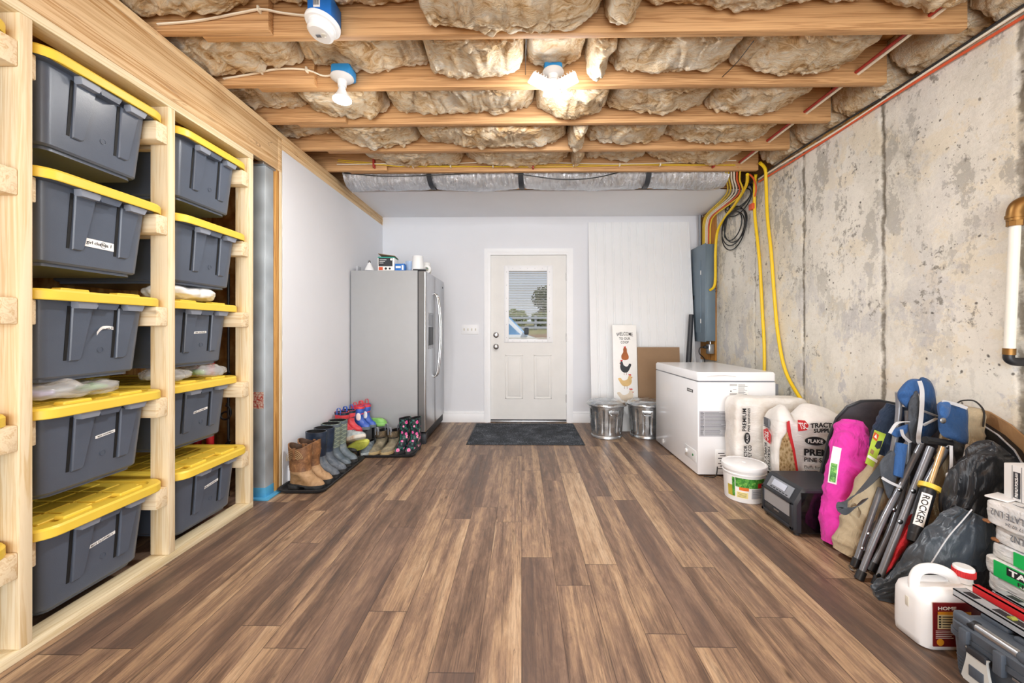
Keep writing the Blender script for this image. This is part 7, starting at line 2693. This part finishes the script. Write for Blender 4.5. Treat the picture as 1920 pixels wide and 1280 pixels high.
mb.loft([rrect(X1 - X0, Y1 - Y0, 0.026, 0.147, 4, cxm, cym), rrect(X1 - X0, Y1 - Y0, 0.026, 0.172, 4, cxm, cym), rrect(X1 - X0 - 0.03, Y1 - Y0 - 0.025, 0.026, 0.186, 4, cxm + 0.006, cym), rrect(X1 - X0 - 0.07, Y1 - Y0 - 0.06, 0.02, 0.192, 4, cxm + 0.02, cym)])
mb.box(1.485, 1.64, 1.24, 1.315, 0.188, 0.207, 0.006)
mb.box(1.475, 1.50, 0.86, 1.22, 0.186, 0.205, 0.006)
mb.box(1.62, 1.645, 0.86, 1.22, 0.186, 0.205, 0.006)
mb.build('lid', 'toolbox_grey', tb, smooth=35)
hz = 0.186
hxh = 1.432
MB().box(hxh - 0.016, hxh + 0.018, 1.275, 1.338, hz - 0.018, hz + 0.018, 0.014, 4).build('handle_end', 'toolbox_grey', tb)
MB().tube([(hxh, 1.285, hz), (hxh, 1.155, hz)], 0.0135, 20).build('handle_bar', 'brushed', tb)
MB().tube([(hxh, 1.290, hz), (hxh, 1.274, hz)], 0.0165, 20).build('handle_collar', 'black_plastic', tb)
MB().tube([(hxh, 1.165, hz), (hxh, 1.155, hz), (hxh, 0.95, hz), (hxh, 0.94, hz)], [0.014, 0.018, 0.018, 0.014], 20).build('handle_grip', 'toolbox_grey', tb)
for ya in (1.245, 0.93):
    for dy in (0.040, -0.052):
        MB().box(X0 - 0.014, X0 + 0.006, ya + dy - 0.010, ya + dy + 0.014, 0.105, 0.172, 0.004).build('latch_mount', 'toolbox_grey', tb)
    lt = MB()
    lt.loft([[Vector((X0 - 0.008 - o, ya + s * w, z)) for s, o in ((-1, 0), (1, 0), (1, 0.008), (-1, 0.008))] for z, w in ((0.022, 0.036), (0.030, 0.042), (0.085, 0.030), (0.118, 0.026), (0.128, 0.030))])
    lo_ = lt.build('latch', 'latch_grey', tb)
    MB().box(X0 - 0.0185, X0 - 0.012, ya - 0.020, ya + 0.020, 0.046, 0.080, 0.002).build('latch_window', 'toolbox_grey', lo_)
    MB().box(X0 - 0.020, X0 - 0.004, ya - 0.026, ya + 0.026, 0.112, 0.134, 0.004).build('latch_pivot', 'charcoal', lo_)
MB().box(X0 - 0.006, X0 + 0.004, 0.985, 1.165, 0.118, 0.126, 0.002).build('metal_strip', 'brushed', tb)
MB().superbox((1.565, 1.10, 0.202), (0.05, 0.10, 0.030), 8, 3).build('yellow_insert', 'tote_yellow', tb)

# spirit levels lying across the toolbox
def level(label, x0, x1, z0, z1, y0, y1, mat, holes=True):
    t = thing('spirit_level', label, 'spirit level', ((x0 + x1) / 2, (y0 + y1) / 2, z0), 0, 'spirit levels on the toolbox')
    mb = MB()
    th = 0.004
    mb.box(x0, x1, y0, y1, z0, z0 + th)
    mb.box(x0, x1, y0, y1, z1 - th, z1)
    mb.box(x0, x0 + th, y0, y1, z0, z1)
    mb.box(x1 - th, x1, y0, y1, z0, z1)
    mb.build('beam', mat, t)
    MB().box(x0 + 0.001, x1 - 0.001, y1 - 0.012, y1 + 0.0005, z0 + 0.001, z1 - 0.001, 0.001).build('end_cap', 'paper_grey', t)
    if holes:
        for a, b in ((y1 - 0.055, y1 - 0.022), (y1 - 0.190, y1 - 0.105), (y1 - 0.33, y1 - 0.24)):
            MB().box(x0 + 0.010, x1 - 0.010, a, b, z1 - 0.001, z1 + 0.0008).build('window', 'black_plastic', t)
        v = MB().tube([(x0 + 0.014, y1 - 0.148, z1), (x1 - 0.014, y1 - 0.148, z1)], 0.008, 12)
        plain('vial', '#8f9440', 0.2, var=0.05)
        v.build('vial', 'vial', t)
    return t


level('grey aluminium spirit level across the toolbox top, nearest the handle', 1.487, 1.532, 0.208, 0.232, 0.70, 1.397, 'level_alu')
level('red spirit level lying behind the grey one on the toolbox', 1.548, 1.572, 0.2095, 0.248, 0.70, 1.392, 'red', False)
level('grey spirit level farthest back on the toolbox, beside the shingle stack', 1.605, 1.645, 0.208, 0.236, 0.70, 1.375, 'level_alu')

# ------------------------------------------------------------------ stack of wrapped shingle bundles
bag_mat('wrap_white', '#cfd3d6', 0.6, 0.4)
plain('pack_green', '#18b357', 0.35, var=0.06)
zz_ = [0.0, 0.072, 0.146, 0.210, 0.274, 0.330, 0.394, 0.486]
lab = ['lowest white wrapped shingle bundle of the stack', 'second white wrapped shingle bundle from the floor', 'third white wrapped shingle bundle from the floor',
       'green-printed shingle bundle, lower of the two green ones', 'green-printed shingle bundle, upper one right under the slate bundles', 'white bundle printed with slate name, second from the top', 'white bundle printed with slate name, topmost of the stack']
offs = [-0.006, 0.012, 0.004, 0.0, 0.012, 0.018, 0.0]
for k in range(7):
    z0, z1 = zz_[k] + 0.0006, zz_[k + 1] - 0.0006
    xa = 1.752 + offs[k]
    ye = 1.545 - offs[k] * 0.8
    t = thing('shingle_bundle', lab[k], 'shingle bundle', (xa + 0.15, 1.25, z0), 0, 'wrapped shingle bundles in the stack')
    mb = MB().superbox((xa + 0.155, ye - 0.31, (z0 + z1) / 2), (0.31, 0.62, z1 - z0), 34, 16, 0.0055, 18, 30 + k)
    mb.v = [(p[0], p[1], min(max(p[2], z0), z1)) for p in mb.v]
    mb.build('wrapper', 'wrap_white', t, smooth=70)
    xf = xa - 0.0035
    h = z1 - z0
    zc = (z0 + z1) / 2
    if k in (5, 6):
        text('lettering', 'VA SLATE LN2', 'ink_grey', t, (xf, ye - 0.105 - 0.03 * (6 - k), zc + 0.008), (0, 1, 0), (0, 0, -1), width=0.145, height=0.024)
        text('lettering', '02/16/17 07:24' if k == 6 else '02/16/17 07:23', 'ink_grey', t, (xf, ye - 0.125 - 0.03 * (6 - k), zc - 0.020), (0, 1, 0), (0, 0, -1), width=0.095, height=0.011)
        MB().superbox((xa + 0.010, ye - 0.010, z0 + 0.005), (0.022, 0.022, 0.010), 6, 4, 0.003, 60, k).build('torn_corner', 'clay', t)
    if k in (3, 4):
        ys_ = ye - (0.042 if k == 3 else 0.082)
        MB().box(xf - 0.0005, xf + 0.0030, ye - 0.55, ys_, z0 + 0.004, z1 - 0.002).build('green_panel', 'pack_green', t)
        yt = ys_ - (0.115 if k == 3 else 0.13)
        MB().box(xf - 0.0010, xf + 0.001, yt - 0.075, yt + 0.075, zc - 0.004, zc + 0.026).build('name_plate', 'ink', t)
        text('lettering', 'TAMKO', 'tape_white', t, (xf - 0.0018, yt, zc + 0.011), (0, -1, 0), (0, 0, 1), width=0.135, height=0.022, bold=0.03)
        text('lettering', 'FREDERICK', 'ink', t, (xf - 0.0012, yt - 0.02, zc - 0.017), (0, -1, 0), (0, 0, 1), width=0.125, height=0.013, bold=0.02)
    if k == 6:
        m = MB()
        for q in range(5):
            m.box(1.80 + 0.010 * q, 1.804 + 0.010 * q, 1.36, 1.46, z1 - 0.0005, z1 + 0.0006)
        m.box(1.79, 1.793, 1.33, 1.48, z1 - 0.0005, z1 + 0.0006)
        m.build('printed_lines', 'ink_grey', t)

zt2 = 0.4865
pb = thing('tile_box', 'white tile box with a dark upright label, on the shingle stack', 'box', (1.97, 1.40, zt2))
plain('box_white', '#e4e4e3', 0.7, var=0.03)
MB().box(1.832, 2.13, 1.20, 1.543, zt2, zt2 + 0.132, 0.003).build('carton', 'box_white', pb)
MB().box(1.8305, 1.833, 1.492, 1.512, zt2 + 0.012, zt2 + 0.108).build('label', 'charcoal', pb)
text('lettering', 'PREMIUM PORCELAIN', 'tape_white', pb, (1.830, 1.502, zt2 + 0.060), (0, 0, 1), (0, 1, 0), width=0.088, height=0.009, bold=0.01)
for y in (1.488, 1.516):
    MB().box(1.8312, 1.8325, y - 0.0006, y + 0.0006, zt2 + 0.002, zt2 + 0.13).build('printed_rule', 'ink_grey', pb)
MB().box(1.8308, 1.833, 1.454, 1.4575, zt2 + 0.002, zt2 + 0.131).build('carton_seam', 'dark', pb)
ub = thing('tile_box', 'plain white box stacked on top of the tile box, at the right edge', 'box', (2.0, 1.35, zt2 + 0.1325))
MB().box(1.872, 2.14, 1.20, 1.505, zt2 + 0.1325, zt2 + 0.262, 0.003).build('carton', 'box_white', ub)
MB().box(1.8712, 1.873, 1.35, 1.40, zt2 + 0.135, zt2 + 0.26).build('packing_tape', 'tape_white', ub)
tl = thing('tile_sample', 'small pale card lying at the far end of the shingle stack', 'card', (1.82, 1.548, zt2))
MB().obox((1.815, 1.532, zt2 + 0.0035), (0.085, 0.06, 0.006), Matrix.Rotation(R(18), 4, 'Z'), 0.001).build('card', 'box_white', tl)

# ------------------------------------------------------------------ pipe with a brass elbow on the concrete wall
pp = thing('drain_pipe', 'white plastic pipe with a brass elbow on the concrete wall at the right edge', 'pipe', (2.11, 1.73, 1.0))
MB().tube([(2.112, 1.738, 1.575), (2.108, 1.755, 1.03)], 0.0175, 20).build('pipe', 'pvc', pp)
MB().tube([(2.108, 1.755, 1.042), (2.108, 1.756, 1.015)], 0.020, 18).build('clamp_ring', 'brass', pp)
MB().tube(catmull([(2.108, 1.756, 1.022), (2.108, 1.756, 0.998), (2.125, 1.752, 0.985), (2.172, 1.745, 0.984)], 5), 0.018, 16).build('bottom_elbow', 'black_plastic', pp)
MB().tube([(2.112, 1.738, 1.566), (2.112, 1.737, 1.59)], 0.026, 8).build('hex_nut', 'brass', pp)
MB().tube(catmull([(2.112, 1.737, 1.588), (2.112, 1.737, 1.625), (2.120, 1.733, 1.652), (2.145, 1.726, 1.665), (2.174, 1.720, 1.667)], 6), [0.027] * 25, 20).build('brass_elbow', 'brass', pp)
MB().tube([(2.112, 1.737, 1.600), (2.112, 1.737, 1.612)], 0.031, 20).build('elbow_bead', 'brass', pp)
